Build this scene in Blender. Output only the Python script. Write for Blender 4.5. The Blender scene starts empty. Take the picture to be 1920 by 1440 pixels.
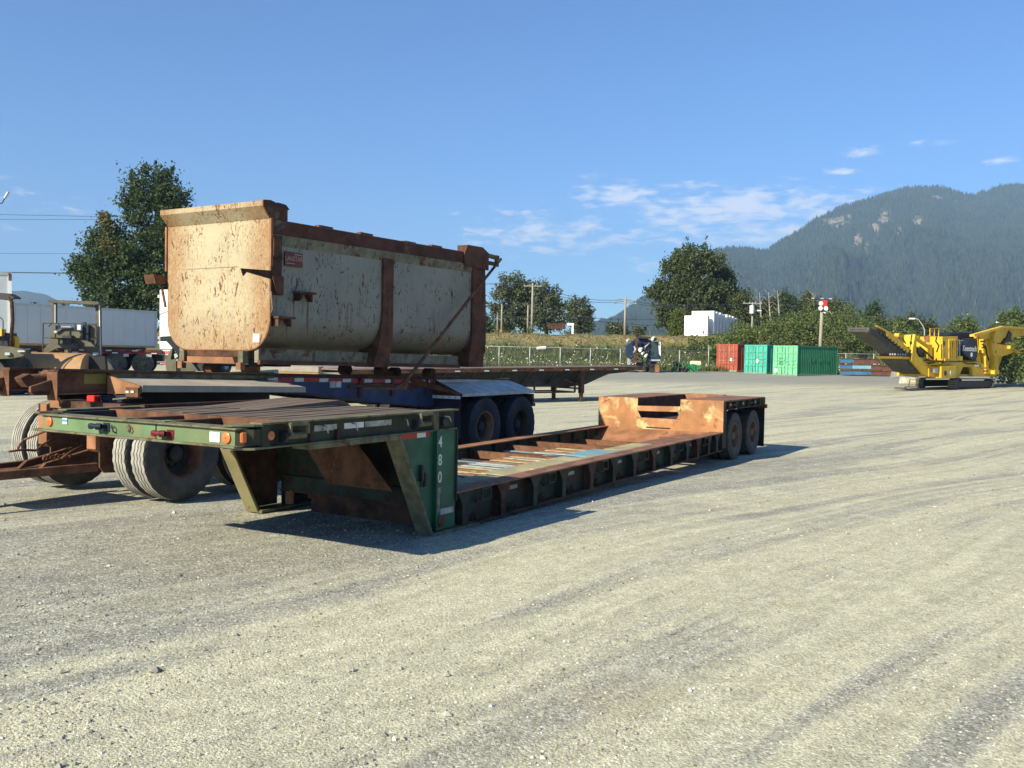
import bpy, bmesh, math, random
import numpy as np
from mathutils import Vector, Matrix
R = math.radians
rng = random.Random(7)
nrs = np.random.RandomState(11)
sc = bpy.context.scene
col = sc.collection

# ---------------------------------------------------------------- camera
CAM_H = 1.8; F = 1718.0; PITCH = R(1.69); ROLL = R(0.95)
fwd = Vector((0, math.cos(PITCH), -math.sin(PITCH)))
r0 = Vector((1, 0, 0)); u0 = r0.cross(fwd)
right = r0*math.cos(ROLL) + u0*math.sin(ROLL)
up = -r0*math.sin(ROLL) + u0*math.cos(ROLL)
cd = bpy.data.cameras.new('camera'); cam = bpy.data.objects.new('camera', cd); col.objects.link(cam)
cam.matrix_world = Matrix(((right.x, up.x, -fwd.x, 0), (right.y, up.y, -fwd.y, 0), (right.z, up.z, -fwd.z, CAM_H), (0, 0, 0, 1)))
cd.sensor_width = 36; cd.lens = 36*F/1920; cd.clip_end = 20000; cd.clip_start = 0.1
sc.camera = cam

# ---------------------------------------------------------------- light
SUN_AZ, SUN_EL = 226.8, 30.4          # compass-like: clockwise from +Y
w = bpy.data.worlds.new('World'); sc.world = w; w.use_nodes = True
nt = w.node_tree; N = nt.nodes; Lk = nt.links; N.clear()
def wn(t, **k):
    n = N.new(t)
    for a, b in k.items(): setattr(n, a, b)
    return n
sky = wn('ShaderNodeTexSky', sky_type='NISHITA', sun_disc=False, sun_elevation=R(SUN_EL), sun_rotation=R(SUN_AZ), altitude=50, air_density=1.0, dust_density=0.1, ozone_density=2.5)
bg = wn('ShaderNodeBackground'); bg.inputs[1].default_value = 0.078
out = wn('ShaderNodeOutputWorld')
tc = wn('ShaderNodeTexCoord')
sep = wn('ShaderNodeSeparateXYZ'); Lk.new(tc.outputs['Generated'], sep.inputs[0])
def wmath(op, a, b=None, c=None):
    n = wn('ShaderNodeMath', operation=op)
    for i, v in enumerate((a, b, c)):
        if v is None: continue
        if isinstance(v, (int, float)): n.inputs[i].default_value = v
        else: Lk.new(v, n.inputs[i])
    return n.outputs[0]
azm = wmath('ARCTAN2', sep.outputs[0], sep.outputs[1])          # radians right of +Y
elv = wmath('ARCSINE', sep.outputs[2])
cmb = wn('ShaderNodeCombineXYZ')
Lk.new(wmath('MULTIPLY', azm, 30.0), cmb.inputs[0]); Lk.new(wmath('MULTIPLY', elv, 100.0), cmb.inputs[1])
cn = wn('ShaderNodeTexNoise'); cn.inputs['Scale'].default_value = 1.0; cn.inputs['Detail'].default_value = 7; cn.inputs['Roughness'].default_value = .56
cn.inputs['Distortion'].default_value = .25
Lk.new(cmb.outputs[0], cn.inputs['Vector'])
def bump2(a0, sa, e0, se, amp):
    x = wmath('DIVIDE', wmath('SUBTRACT', azm, R(a0)), R(sa)); y = wmath('DIVIDE', wmath('SUBTRACT', elv, R(e0)), R(se))
    r2 = wmath('ADD', wmath('MULTIPLY', x, x), wmath('MULTIPLY', y, y))
    return wmath('MULTIPLY', wmath('EXPONENT', wmath('MULTIPLY', r2, -1.0)), amp)
fld = None
for b in ((13.5, 6.0, 9.1, 1.15, .52), (6.5, 2.8, 10.0, .8, .42), (2.0, 4.5, 7.6, 1.2, .36), (16.5, 4.5, 7.7, .9, .38), (9.0, 5.0, 7.7, .6, .3), (20.8, 1.3, 12.0, .30, .34), (19.4, 1.5, 11.0, .2, .22), (24.3, 1.2, 12.3, .16, .16), (9.0, 3.0, 5.7, .35, .3), (27.5, 1.0, 11.1, .16, .14),
          (-38, 8, 8, 1.2, .5), (48, 9, 10, 1.5, .5), (80, 12, 9, 2, .5), (-80, 14, 10, 2, .5), (130, 15, 9, 2, .5), (-140, 15, 9, 2, .5), (175, 12, 10, 2, .5)):
    o_ = bump2(*b); fld = o_ if fld is None else wmath('MAXIMUM', fld, o_)
cl = wmath('ADD', fld, wmath('MULTIPLY', wmath('SUBTRACT', cn.outputs['Fac'], .5), 1.5))
rp = wn('ShaderNodeMapRange', interpolation_type='SMOOTHSTEP'); rp.inputs[1].default_value = .08; rp.inputs[2].default_value = .56
rp.inputs[3].default_value = 0; rp.inputs[4].default_value = .82
Lk.new(wmath('MULTIPLY', cl, wmath('GREATER_THAN', fld, 0.02)), rp.inputs[0])
mx = wn('ShaderNodeMix', data_type='RGBA'); mx.inputs[7].default_value = (7.6, 7.9, 8.8, 1)
tint = wn('ShaderNodeMix', data_type='RGBA', blend_type='MULTIPLY'); tint.inputs[0].default_value = 1; tint.inputs[7].default_value = (.50, .81, 1.18, 1)
Lk.new(sky.outputs[0], tint.inputs[6])
Lk.new(rp.outputs[0], mx.inputs[0]); Lk.new(tint.outputs[2], mx.inputs[6]); Lk.new(mx.outputs[2], bg.inputs[0]); Lk.new(bg.outputs[0], out.inputs[0])

sd = bpy.data.lights.new('sun', 'SUN'); sd.energy = 5.0; sd.angle = R(.5); sd.color = (1.0, .92, .70)
so = bpy.data.objects.new('sun', sd); col.objects.link(so)
sdir = Vector((math.sin(R(SUN_AZ))*math.cos(R(SUN_EL)), math.cos(R(SUN_AZ))*math.cos(R(SUN_EL)), math.sin(R(SUN_EL))))
so.rotation_euler = sdir.to_track_quat('Z', 'Y').to_euler(); so.location = (0, 0, 60)
sc.view_settings.view_transform = 'Standard'; sc.view_settings.look = 'None'
sc.view_settings.gamma = 1; sc.view_settings.use_curve_mapping = False
sc.view_settings.exposure = 0.85
sc.cycles.max_bounces = 5; sc.cycles.diffuse_bounces = 2; sc.cycles.glossy_bounces = 2; sc.cycles.transmission_bounces = 3
sc.cycles.volume_bounces = 0; sc.cycles.transparent_max_bounces = 6

# ---------------------------------------------------------------- terrain height
def sstep(a, b, x):
    t = min(1, max(0, (x-a)/(b-a))); return t*t*(3-2*t)
def gz(x, y):
    z = -.13*min(1, max(0, (y-9)/8))
    z += .20*sstep(-9, -15, x)*sstep(22, 34, y)*(1-sstep(40, 47, y))
    if y > 32: z += .93*min(1, (y-32)/54)**1.5
    if y > 86: z += .004*(min(y, 110)-86)
    z += .62*sstep(-9, -15, x)*sstep(36, 47, y)*(1-sstep(70, 90, y)*.6)
    return z
def ray(px, py):
    d = float(px-960)*right + float(720-py)*up + F*fwd
    return d/d.y
def proj(p):
    d = Vector(p)-Vector((0, 0, CAM_H)); k = d.dot(fwd); return 960+F*d.dot(right)/k, 720-F*d.dot(up)/k
def at(px, py, Y):
    d = ray(px, py); return Vector((d.x*Y, Y, CAM_H+d.z*Y))
def ground_at(px, py):
    d = ray(px, py); y = 5.0
    while y < 400:
        if CAM_H+d.z*y <= gz(d.x*y, y): break
        y *= 1.004
    return Vector((d.x*y, y, gz(d.x*y, y)))
def on_ground(px, Y):
    d = ray(px, 700); x = d.x*Y; return Vector((x, Y, gz(x, Y)))

# ---------------------------------------------------------------- scene tree helpers
def tag(o, label=None, cat=None, group=None, kind=None):
    if label: o['label'] = label
    if cat: o['category'] = cat
    if group: o['group'] = group
    if kind: o['kind'] = kind
    return o
def thing(name, label, cat, loc=(0, 0, 0), rz=0.0, group=None, off=(0, 0, 0)):
    o = bpy.data.objects.new(name, None); col.objects.link(o)
    o.location = loc; o.rotation_euler = (0, 0, rz); o.empty_display_size = .2
    OFF[o.name] = Vector(off)
    return tag(o, label, cat, group)
OFF = {}
class MB:
    """collects shapes; build() links them as one mesh object"""
    def __init__(s): s.v = []; s.f = []
    def add(s, vs, fs):
        b = len(s.v); s.v += [tuple(p) for p in vs]; s.f += [tuple(b+i for i in f) for f in fs]; return s
    def box(s, x0, x1, y0, y1, z0, z1):
        if x0 > x1: x0, x1 = x1, x0
        if y0 > y1: y0, y1 = y1, y0
        if z0 > z1: z0, z1 = z1, z0
        return s.add([(x0, y0, z0), (x1, y0, z0), (x1, y1, z0), (x0, y1, z0), (x0, y0, z1), (x1, y0, z1), (x1, y1, z1), (x0, y1, z1)],
                     [(3, 2, 1, 0), (4, 5, 6, 7), (0, 1, 5, 4), (1, 2, 6, 5), (2, 3, 7, 6), (3, 0, 4, 7)])
    def hexa(s, a, b):
        """two quads, bottom and top, same winding (ccw from above)"""
        return s.add(list(a)+list(b), [(3, 2, 1, 0), (4, 5, 6, 7), (0, 1, 5, 4), (1, 2, 6, 5), (2, 3, 7, 6), (3, 0, 4, 7)])
    def prism(s, pts, lo, hi, ax='y'):
        """polygon extruded along ax. pts: (x,z) for y, (y,z) for x, (x,y) for z"""
        A = sum(pts[i][0]*pts[(i+1) % len(pts)][1]-pts[(i+1) % len(pts)][0]*pts[i][1] for i in range(len(pts)))
        if (A < 0) != (ax == 'y'): pts = pts[::-1]
        n = len(pts)
        def P(p, t): return {'y': (p[0], t, p[1]), 'x': (t, p[0], p[1]), 'z': (p[0], p[1], t)}[ax]
        vs = [P(p, lo) for p in pts]+[P(p, hi) for p in pts]
        fs = [tuple(range(n))[::-1], tuple(range(n, 2*n))]+[(i, (i+1) % n, n+(i+1) % n, n+i) for i in range(n)]
        return s.add(vs, fs)
    def bar(s, p, q, w=.05, h=None, upv=(0, 0, 1)):
        p, q = Vector(p), Vector(q); h = h or w; d = (q-p)
        if d.length < 1e-6: return s
        d.normalize(); sd_ = d.cross(Vector(upv))
        if sd_.length < 1e-3: sd_ = d.cross(Vector((0, 1, 0)))
        sd_.normalize(); u = sd_.cross(d)
        a, b = sd_*w/2, u*h/2
        return s.add([p-a-b, p+a-b, p+a+b, p-a+b, q-a-b, q+a-b, q+a+b, q-a+b],
                     [(0, 1, 2, 3), (7, 6, 5, 4), (4, 5, 1, 0), (5, 6, 2, 1), (6, 7, 3, 2), (7, 4, 0, 3)])
    def tube(s, pts, r=.02, n=8, cap=True):
        pts = [Vector(p) for p in pts]; rs = r if isinstance(r, (list, tuple)) else [r]*len(pts)
        b = len(s.v); prev = None
        for i, p in enumerate(pts):
            d = (pts[min(i+1, len(pts)-1)]-pts[max(i-1, 0)]).normalized()
            a = prev if prev is not None else (Vector((0, 0, 1)) if abs(d.z) < .9 else Vector((1, 0, 0)))
            a = (a-d*a.dot(d)).normalized(); prev = a; c = d.cross(a)
            for k in range(n):
                t = 2*math.pi*k/n; s.v.append(tuple(p+(a*math.cos(t)+c*math.sin(t))*rs[i]))
        for i in range(len(pts)-1):
            for k in range(n):
                k2 = (k+1) % n; s.f.append((b+i*n+k, b+i*n+k2, b+(i+1)*n+k2, b+(i+1)*n+k))
        if cap:
            s.f.append(tuple(b+k for k in range(n))[::-1]); s.f.append(tuple(b+(len(pts)-1)*n+k for k in range(n)))
        return s
    def cyl(s, p, q, r, n=16): return s.tube([p, q], r, n)
    def lathe(s, prof, c, n=48, wav=None):
        """prof: (radius, y offset) closed ring profile, axis along local y at c. wav(i,k,t)->(dr,dy)"""
        b = len(s.v); m = len(prof)
        for k in range(n):
            t = 2*math.pi*k/n
            for i, (r_, y_) in enumerate(prof):
                dr, dy = wav(i, k, t) if wav else (0, 0)
                s.v.append((c[0]+(r_+dr)*math.cos(t), c[1]+y_+dy, c[2]+(r_+dr)*math.sin(t)))
        for k in range(n):
            k2 = (k+1) % n
            for i in range(m):
                i2 = (i+1) % m; s.f.append((b+k*m+i, b+k*m+i2, b+k2*m+i2, b+k2*m+i))
        return s
    def build(s, name, mat, parent=None, smooth=False, bevel=0, label=None):
        me = bpy.data.meshes.new(name)
        off = OFF.get(parent.name) if parent else None
        if off is None and parent is not None and parent.parent is not None: off = OFF.get(parent.parent.name)
        vs = s.v if off is None or off.length == 0 else [(p[0]-off.x, p[1]-off.y, p[2]-off.z) for p in s.v]
        me.from_pydata(vs, [], s.f); me.update()
        bm = bmesh.new(); bm.from_mesh(me); bmesh.ops.recalc_face_normals(bm, faces=bm.faces)
        bm.to_mesh(me); bm.free()
        if smooth:
            me.polygons.foreach_set('use_smooth', [True]*len(me.polygons))
            if smooth is not True: me.set_sharp_from_angle(angle=R(smooth))
        o = bpy.data.objects.new(name, me); col.objects.link(o)
        me.materials.append(mat)
        if parent: o.parent = parent
        if bevel:
            md = o.modifiers.new('bevel', 'BEVEL'); md.width = bevel; md.segments = 1; md.limit_method = 'ANGLE'; md.angle_limit = R(40)
        if label: o['label'] = label
        return o
def copy_tree(o, parent=None):
    c = o.copy(); col.objects.link(c); c.parent = parent
    if o.name in OFF: OFF[c.name] = OFF[o.name]
    for ch in list(o.children): copy_tree(ch, c)
    return c
def text_mesh(txt, size, mat, parent, loc, rot, name='lettering', depth=.002, sx=1.0):
    cu = bpy.data.curves.new('t', 'FONT'); cu.body = txt; cu.size = size; cu.extrude = depth; cu.align_x = 'CENTER'; cu.align_y = 'CENTER'; cu.offset = size*.012
    tmp = bpy.data.objects.new('t', cu); col.objects.link(tmp)
    dg = bpy.context.evaluated_depsgraph_get(); me = bpy.data.meshes.new_from_object(tmp.evaluated_get(dg))
    bpy.data.objects.remove(tmp); bpy.data.curves.remove(cu)
    me.name = name; me.materials.clear(); me.materials.append(mat)
    o = bpy.data.objects.new(name, me); col.objects.link(o); o.parent = parent
    off = OFF.get(parent.name, Vector((0, 0, 0))) if parent else Vector((0, 0, 0))
    o.location = Vector(loc)-off; o.rotation_euler = rot; o.scale = (sx, 1, 1)
    return o

# ---------------------------------------------------------------- materials
def mat(name, base, rough=.75, metal=0.0, var=.18, vs=2.0, rust=0.0, rs=3.0, rustcol=((.16, .062, .026), (.065, .028, .016)), dirt=0.0, dirtcol=(.20, .17, .13),
        streak=0.0, bump=.15, bs=35, spec=.3, speck=0.0, speckcol=(.12, .05, .02), ssc=22, stretch=(1, 1, 1), emit=0, second=None, sec_t=.55, sec_s=1.2, sec_w=.12):
    m = bpy.data.materials.new(name); m.use_nodes = True; nt = m.node_tree; n = nt.nodes; l = nt.links
    bs_ = n['Principled BSDF']; bs_.inputs['Roughness'].default_value = rough; bs_.inputs['Metallic'].default_value = metal
    bs_.inputs['Specular IOR Level'].default_value = spec
    tcn = n.new('ShaderNodeTexCoord'); src = tcn.outputs['Object']
    def noise(scale, det=5, rg=.6, vec=src, st=None, off=0.0, dist=0.0):
        mp = n.new('ShaderNodeMapping'); l.new(vec, mp.inputs[0]); mp.inputs['Location'].default_value = (off, off*1.7, off*.6)
        if st: mp.inputs['Scale'].default_value = st
        q = n.new('ShaderNodeTexNoise'); q.inputs['Scale'].default_value = scale; q.inputs['Detail'].default_value = det; q.inputs['Roughness'].default_value = rg
        q.inputs['Distortion'].default_value = dist
        l.new(mp.outputs[0], q.inputs['Vector']); return q.outputs['Fac']
    def ramp(fac, a, b, x0=0.0, x1=1.0):
        q = n.new('ShaderNodeMapRange'); q.interpolation_type = 'SMOOTHSTEP'; q.inputs[1].default_value = a; q.inputs[2].default_value = b
        q.inputs[3].default_value = x0; q.inputs[4].default_value = x1; l.new(fac, q.inputs[0]); return q.outputs[0]
    def mix(fac, a, b, mode='MIX'):
        q = n.new('ShaderNodeMix'); q.data_type = 'RGBA'; q.blend_type = mode
        if isinstance(fac, (int, float)): q.inputs[0].default_value = fac
        else: l.new(fac, q.inputs[0])
        for i, v in ((6, a), (7, b)):
            if isinstance(v, tuple): q.inputs[i].default_value = (*v[:3], 1)
            else: l.new(v, q.inputs[i])
        return q.outputs[2]
    lo = tuple(c*(1-var) for c in base); hi = tuple(min(1, c*(1+var)) for c in base)
    c = mix(ramp(noise(vs, st=stretch), .3, .7), lo, hi)
    if second: c = mix(ramp(noise(sec_s, off=3.3, dist=.6), sec_t, sec_t+sec_w), c, second)
    if rust:
        rc = mix(ramp(noise(rs*4, off=5), .35, .65), rustcol[1], rustcol[0])
        th = 1-rust
        a = ramp(noise(rs, 8, .68, off=9.1, dist=.4), .25+.5*th-.04, .25+.5*th+.05)
        c = mix(a, c, rc)
    if streak:
        a = ramp(noise(7, 4, .6, st=(1, 1, .09), off=2), .62-.12*streak, .75)
        c = mix(a, c, rustcol[0])
    if speck:
        a = ramp(noise(ssc, 3, .55, st=(1, 1, .45), off=7.7), .70-.12*speck, .74-.12*speck)
        b2 = ramp(noise(1.1, 2, off=4.4), .35, .6, .25, 1)
        mm = n.new('ShaderNodeMath'); mm.operation = 'MULTIPLY'; l.new(a, mm.inputs[0]); l.new(b2, mm.inputs[1])
        c = mix(mm.outputs[0], c, speckcol)
    if dirt:
        a = ramp(noise(1.7, 6, .65, off=12), .75-.5*dirt, .85-.1*dirt, 0, .85)
        c = mix(a, c, dirtcol)
    l.new(c, bs_.inputs['Base Color'])
    if bump:
        bp = n.new('ShaderNodeBump'); bp.inputs['Strength'].default_value = bump; bp.inputs['Distance'].default_value = .02
        l.new(noise(bs, 4, .6, off=1), bp.inputs['Height']); l.new(bp.outputs[0], bs_.inputs['Normal'])
    if emit:
        bs_.inputs['Emission Color'].default_value = (*base, 1); bs_.inputs['Emission Strength'].default_value = emit
    return m
M = {}
M['rust'] = mat('rust', (.135, .062, .033), .85, var=.45, vs=4, rust=.35, rs=6, rustcol=((.20, .085, .038), (.05, .024, .016)), bump=.35, dirt=.25, dirtcol=(.16, .12, .085))
M['rust_dark'] = mat('rust_dark', (.075, .036, .022), .85, var=.5, vs=5, rust=.3, rs=5, bump=.35, dirt=.2, dirtcol=(.10, .075, .055))
M['rust_light'] = mat('rust_light', (.27, .125, .062), .8, var=.3, vs=3, rust=.25, rs=4, rustcol=((.16, .07, .035), (.10, .045, .025)), bump=.25, dirt=.3, dirtcol=(.32, .22, .14))
M['deck_rust'] = mat('deck_rust', (.22, .105, .058), .7, var=.3, vs=2.5, rust=.35, rs=2.2, rustcol=((.12, .06, .04), (.16, .085, .05)), bump=.2, dirt=.35, dirtcol=(.30, .20, .13), spec=.35)
M['green'] = mat('green_paint', (.012, .085, .045), .5, var=.3, vs=3, rust=.12, rs=5, dirt=.15, dirtcol=(.10, .10, .075), bump=.08, spec=.4)
M['green_grimy'] = mat('green_grimy', (.032, .042, .027), .75, var=.4, vs=4, rust=.42, rs=3.5, rustcol=((.07, .035, .02), (.035, .022, .016)), dirt=.35, dirtcol=(.075, .055, .036), bump=.25)
M['green_faded'] = mat('green_faded', (.115, .185, .090), .7, var=.25, vs=1.6, rust=.25, rs=4, rustcol=((.22, .10, .05), (.15, .07, .035)), dirt=.3, dirtcol=(.21, .185, .10), bump=.15, second=(.20, .175, .085), sec_t=.40, sec_s=1.9, sec_w=.34)
M['leg_tan'] = mat('leg_tan', (.16, .17, .075), .75, var=.25, vs=2, rust=.25, rs=5, rustcol=((.16, .09, .045), (.1, .05, .03)), second=(.27, .18, .10), sec_t=.32, sec_s=1.6, sec_w=.3, bump=.2)
M['wheel_rust'] = mat('wheel_rust', (.15, .09, .055), .8, var=.35, vs=7, rust=.2, rs=8, dirt=.3, dirtcol=(.16, .14, .11))
M['flange'] = mat('flange_weathered', (.13, .125, .075), .8, var=.35, vs=6, rust=.35, rs=7, rustcol=((.12, .065, .035), (.07, .04, .025)), dirt=.3, dirtcol=(.17, .14, .09), bump=.25)
M['rearbox'] = mat('rear_box_steel', (.33, .145, .055), .62, var=.3, vs=1.8, rust=.3, rs=2.6, rustcol=((.24, .085, .03), (.17, .06, .024)), bump=.15, second=(.50, .40, .19), sec_t=.52, sec_s=1.7, spec=.45)
M['wood'] = mat('old_timber', (.135, .10, .075), .9, var=.35, vs=5, stretch=(.15, 3, 3), bump=.4, bs=18, dirt=.3, dirtcol=(.19, .15, .115))
M['wood_slat'] = mat('rusty_slat', (.26, .125, .065), .75, var=.3, vs=4, bump=.2, dirt=.3, dirtcol=(.33, .22, .13))
M['slat_white'] = mat('slat_white', (.36, .39, .36), .7, var=.25, vs=6, rust=.2, rs=5, rustcol=((.35, .2, .1), (.25, .13, .07)))
M['slat_blue'] = mat('slat_blue', (.16, .29, .36), .7, var=.25, vs=6, rust=.25, rs=5, rustcol=((.35, .2, .1), (.22, .18, .12)))
M['slat_cream'] = mat('slat_cream', (.42, .34, .17), .7, var=.25, vs=6, rust=.2, rs=5, rustcol=((.3, .17, .09), (.25, .13, .07)))
M['plank_blue'] = mat('plank_blue', (.15, .30, .38), .7, var=.2, vs=3, second=(.30, .27, .16), sec_t=.5, sec_s=2.2, bump=.2)
M['plank_cream'] = mat('plank_cream', (.36, .31, .17), .75, var=.25, vs=3, second=(.24, .29, .24), sec_t=.52, sec_s=2.4, rust=.2, rs=3, rustcol=((.3, .19, .1), (.25, .15, .08)), bump=.2)
M['black'] = mat('black_rubber', (.018, .018, .019), .7, var=.3, bump=.2)
M['dark'] = mat('dark_steel', (.03, .03, .032), .6, var=.4, vs=5, rust=.2, rs=6, rustcol=((.08, .04, .025), (.05, .03, .02)))
M['tyre'] = mat('tyre_rubber', (.065, .061, .055), .85, var=.3, vs=5, dirt=.5, dirtcol=(.14, .13, .11), bump=.2)
M['tyre_dusty'] = mat('tyre_dusty', (.30, .285, .25), .92, var=.22, vs=7, dirt=.3, dirtcol=(.20, .185, .16), bump=.3)
M['tyre_blue'] = mat('tyre_sidewall', (.032, .034, .04), .75, var=.35, vs=3, dirt=.4, dirtcol=(.065, .066, .07), bump=.25)
M['amber'] = mat('amber_lens', (.55, .15, .04), .35, var=.1, spec=.5)
M['red_lens'] = mat('red_lens', (.75, .03, .02), .3, var=.05, spec=.5)
M['white_tape'] = mat('white_tape', (.62, .62, .58), .45, var=.12, vs=12, dirt=.25, dirtcol=(.3, .28, .24))
M['red_tape'] = mat('red_tape', (.42, .03, .02), .45, var=.15, vs=12, dirt=.2, dirtcol=(.2, .08, .06))
M['sticker'] = mat('paper_sticker', (.78, .74, .66), .7, var=.06, vs=20)
M['sticker_blue'] = mat('blue_sticker', (.05, .30, .55), .6, var=.1)
M['stencil'] = mat('stencil_paint', (.62, .62, .56), .7, var=.15, vs=20, rust=.12, rs=30, rustcol=((.1, .12, .08), (.05, .1, .06)))
M['faded_tape'] = mat('faded_tape', (.36, .35, .31), .7, var=.3, vs=14, rust=.25, rs=14, rustcol=((.16, .08, .05), (.1, .07, .05)))
M['galv'] = mat('galvanised', (.42, .42, .41), .45, metal=.6, var=.15, vs=8)
M['blackhub'] = mat('gladhand_blue', (.012, .014, .035), .5)
M['redhub'] = mat('gladhand_red', (.12, .01, .015), .5, var=.3, vs=20)
M['cream'] = mat('dump_cream', (.72, .56, .30), .6, var=.1, vs=2, rust=.0, bump=.12, spec=.35)
# ================================================================= LAND
def node_mat(name):
    m = bpy.data.materials.new(name); m.use_nodes = True; nt = m.node_tree
    return m, nt, nt.nodes, nt.links, nt.nodes['Principled BSDF']
def NZ(n, l, vec, scale, det=5, rg=.6, loc=(0, 0, 0), rot=(0, 0, 0), st=(1, 1, 1), dist=0):
    mp = n.new('ShaderNodeMapping'); mp.inputs['Location'].default_value = loc
    if rot != (0, 0, 0):      # texture mapping turns first and scales after
        mp.vector_type = 'TEXTURE'; mp.inputs['Rotation'].default_value = (0, 0, -rot[2]); mp.inputs['Scale'].default_value = tuple(1/s_ for s_ in st)
    else: mp.inputs['Scale'].default_value = st
    l.new(vec, mp.inputs[0]); q = n.new('ShaderNodeTexNoise'); q.inputs['Scale'].default_value = scale; q.inputs['Detail'].default_value = det
    q.inputs['Roughness'].default_value = rg; q.inputs['Distortion'].default_value = dist; l.new(mp.outputs[0], q.inputs['Vector']); return q.outputs['Fac']
def RM(n, l, fac, a, b, x0=0.0, x1=1.0):
    q = n.new('ShaderNodeMapRange'); q.interpolation_type = 'SMOOTHSTEP'
    for i, v in enumerate((a, b, x0, x1)): q.inputs[i+1].default_value = v
    l.new(fac, q.inputs[0]); return q.outputs[0]
def MX(n, l, fac, a, b, mode='MIX'):
    q = n.new('ShaderNodeMix'); q.data_type = 'RGBA'; q.blend_type = mode
    if isinstance(fac, (int, float)): q.inputs[0].default_value = fac
    else: l.new(fac, q.inputs[0])
    for i, v in ((6, a), (7, b)):
        if isinstance(v, tuple): q.inputs[i].default_value = (*v[:3], 1)
        else: l.new(v, q.inputs[i])
    return q.outputs[2]
def MT(n, l, op, a, b):
    q = n.new('ShaderNodeMath'); q.operation = op
    for i, v in enumerate((a, b)):
        if isinstance(v, (int, float)): q.inputs[i].default_value = v
        else: l.new(v, q.inputs[i])
    return q.outputs[0]

TRACK = R(44)      # direction of the wheel tracks, from +Y towards +X
m, nt, n, l, P_ = node_mat('gravel_yard')
tcn = n.new('ShaderNodeTexCoord'); V = tcn.outputs['Object']
rot = (0, 0, TRACK)
warp = n.new('ShaderNodeTexNoise'); warp.inputs['Scale'].default_value = .09; warp.inputs['Detail'].default_value = 1; l.new(V, warp.inputs['Vector'])
vm = n.new('ShaderNodeVectorMath'); vm.operation = 'MULTIPLY_ADD'; l.new(warp.outputs['Color'], vm.inputs[0]); vm.inputs[1].default_value = (2.2, 2.2, 0); l.new(V, vm.inputs[2])
VW = vm.outputs[0]
tr1 = NZ(n, l, VW, 1.0, 5, .6, rot=rot, st=(1.15, .07, 1), loc=(3, 1, 0))
tr2 = NZ(n, l, VW, 1.0, 3, .6, rot=rot, st=(3.4, .10, 1), loc=(7, 5, 0))
tr3 = NZ(n, l, VW, 1.0, 3, .5, rot=(0, 0, R(58)), st=(.5, .05, 1), loc=(1, 9, 0))
blot = NZ(n, l, V, .35, 5, .62, dist=.4)
blot2 = NZ(n, l, V, 1.6, 5, .65, loc=(9, 2, 0))
fine = NZ(n, l, V, 38, 4, .7); fine2 = NZ(n, l, V, 120, 3, .7, loc=(4, 4, 0)); mid = NZ(n, l, V, 9, 4, .65, loc=(2, 7, 0))
# the lane that the trucks use (dusty, beige) runs from the camera's right foreground to the back of the yard
sepn = n.new('ShaderNodeSeparateXYZ'); l.new(V, sepn.inputs[0])
lane = MT(n, l, 'SUBTRACT', MT(n, l, 'MULTIPLY', sepn.outputs[0], math.cos(R(37))), MT(n, l, 'MULTIPLY', sepn.outputs[1], math.sin(R(37))))
lane = MT(n, l, 'ADD', lane, MT(n, l, 'MULTIPLY', blot, 3.0))
lanef = MT(n, l, 'MULTIPLY', RM(n, l, lane, -4.6, -2.6), RM(n, l, lane, 6, 1.0))
far = RM(n, l, sepn.outputs[1], 14, 26)
dust = MT(n, l, 'ADD', MT(n, l, 'MULTIPLY', RM(n, l, tr1, .42, .58), .70), MT(n, l, 'MULTIPLY', RM(n, l, tr2, .42, .6), .28))
dust = MT(n, l, 'ADD', dust, MT(n, l, 'MULTIPLY', RM(n, l, blot, .35, .65), .25))
dust = MT(n, l, 'MULTIPLY', dust, MT(n, l, 'ADD', MT(n, l, 'MAXIMUM', MT(n, l, 'MULTIPLY', lanef, .6), MT(n, l, 'MULTIPLY', far, .55)), .42))
dust = MT(n, l, 'ADD', dust, MT(n, l, 'MULTIPLY', MT(n, l, 'MAXIMUM', lanef, far), .20))
grey = MX(n, l, RM(n, l, blot2, .3, .7), (.25, .245, .205), (.34, .33, .27))
c = MX(n, l, RM(n, l, dust, .12, .85), grey, (.475, .45, .315))
c = MX(n, l, RM(n, l, tr3, .55, .7, 0, .10), c, (.27, .265, .20))
c = MX(n, l, RM(n, l, NZ(n, l, V, .8, 4, .6, loc=(20, 3, 0)), .6, .75, 0, .4), c, (.36, .29, .17))
sp = n.new('ShaderNodeTexVoronoi'); sp.inputs['Scale'].default_value = 62; l.new(V, sp.inputs['Vector'])
sc_ = n.new('ShaderNodeSeparateColor'); l.new(sp.outputs['Color'], sc_.inputs[0])
amt = RM(n, l, dust, .15, .85, 1.0, .45)
c = MX(n, l, MT(n, l, 'MULTIPLY', RM(n, l, sc_.outputs[0], .62, .98), MT(n, l, 'MULTIPLY', amt, .55)), c, (.66, .64, .56))
c = MX(n, l, MT(n, l, 'MULTIPLY', RM(n, l, sc_.outputs[1], .6, .95), MT(n, l, 'MULTIPLY', amt, .6)), c, (.115, .115, .105))
c = MX(n, l, MT(n, l, 'MULTIPLY', RM(n, l, fine, .48, .72), .30), c, (.17, .165, .14))
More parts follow.
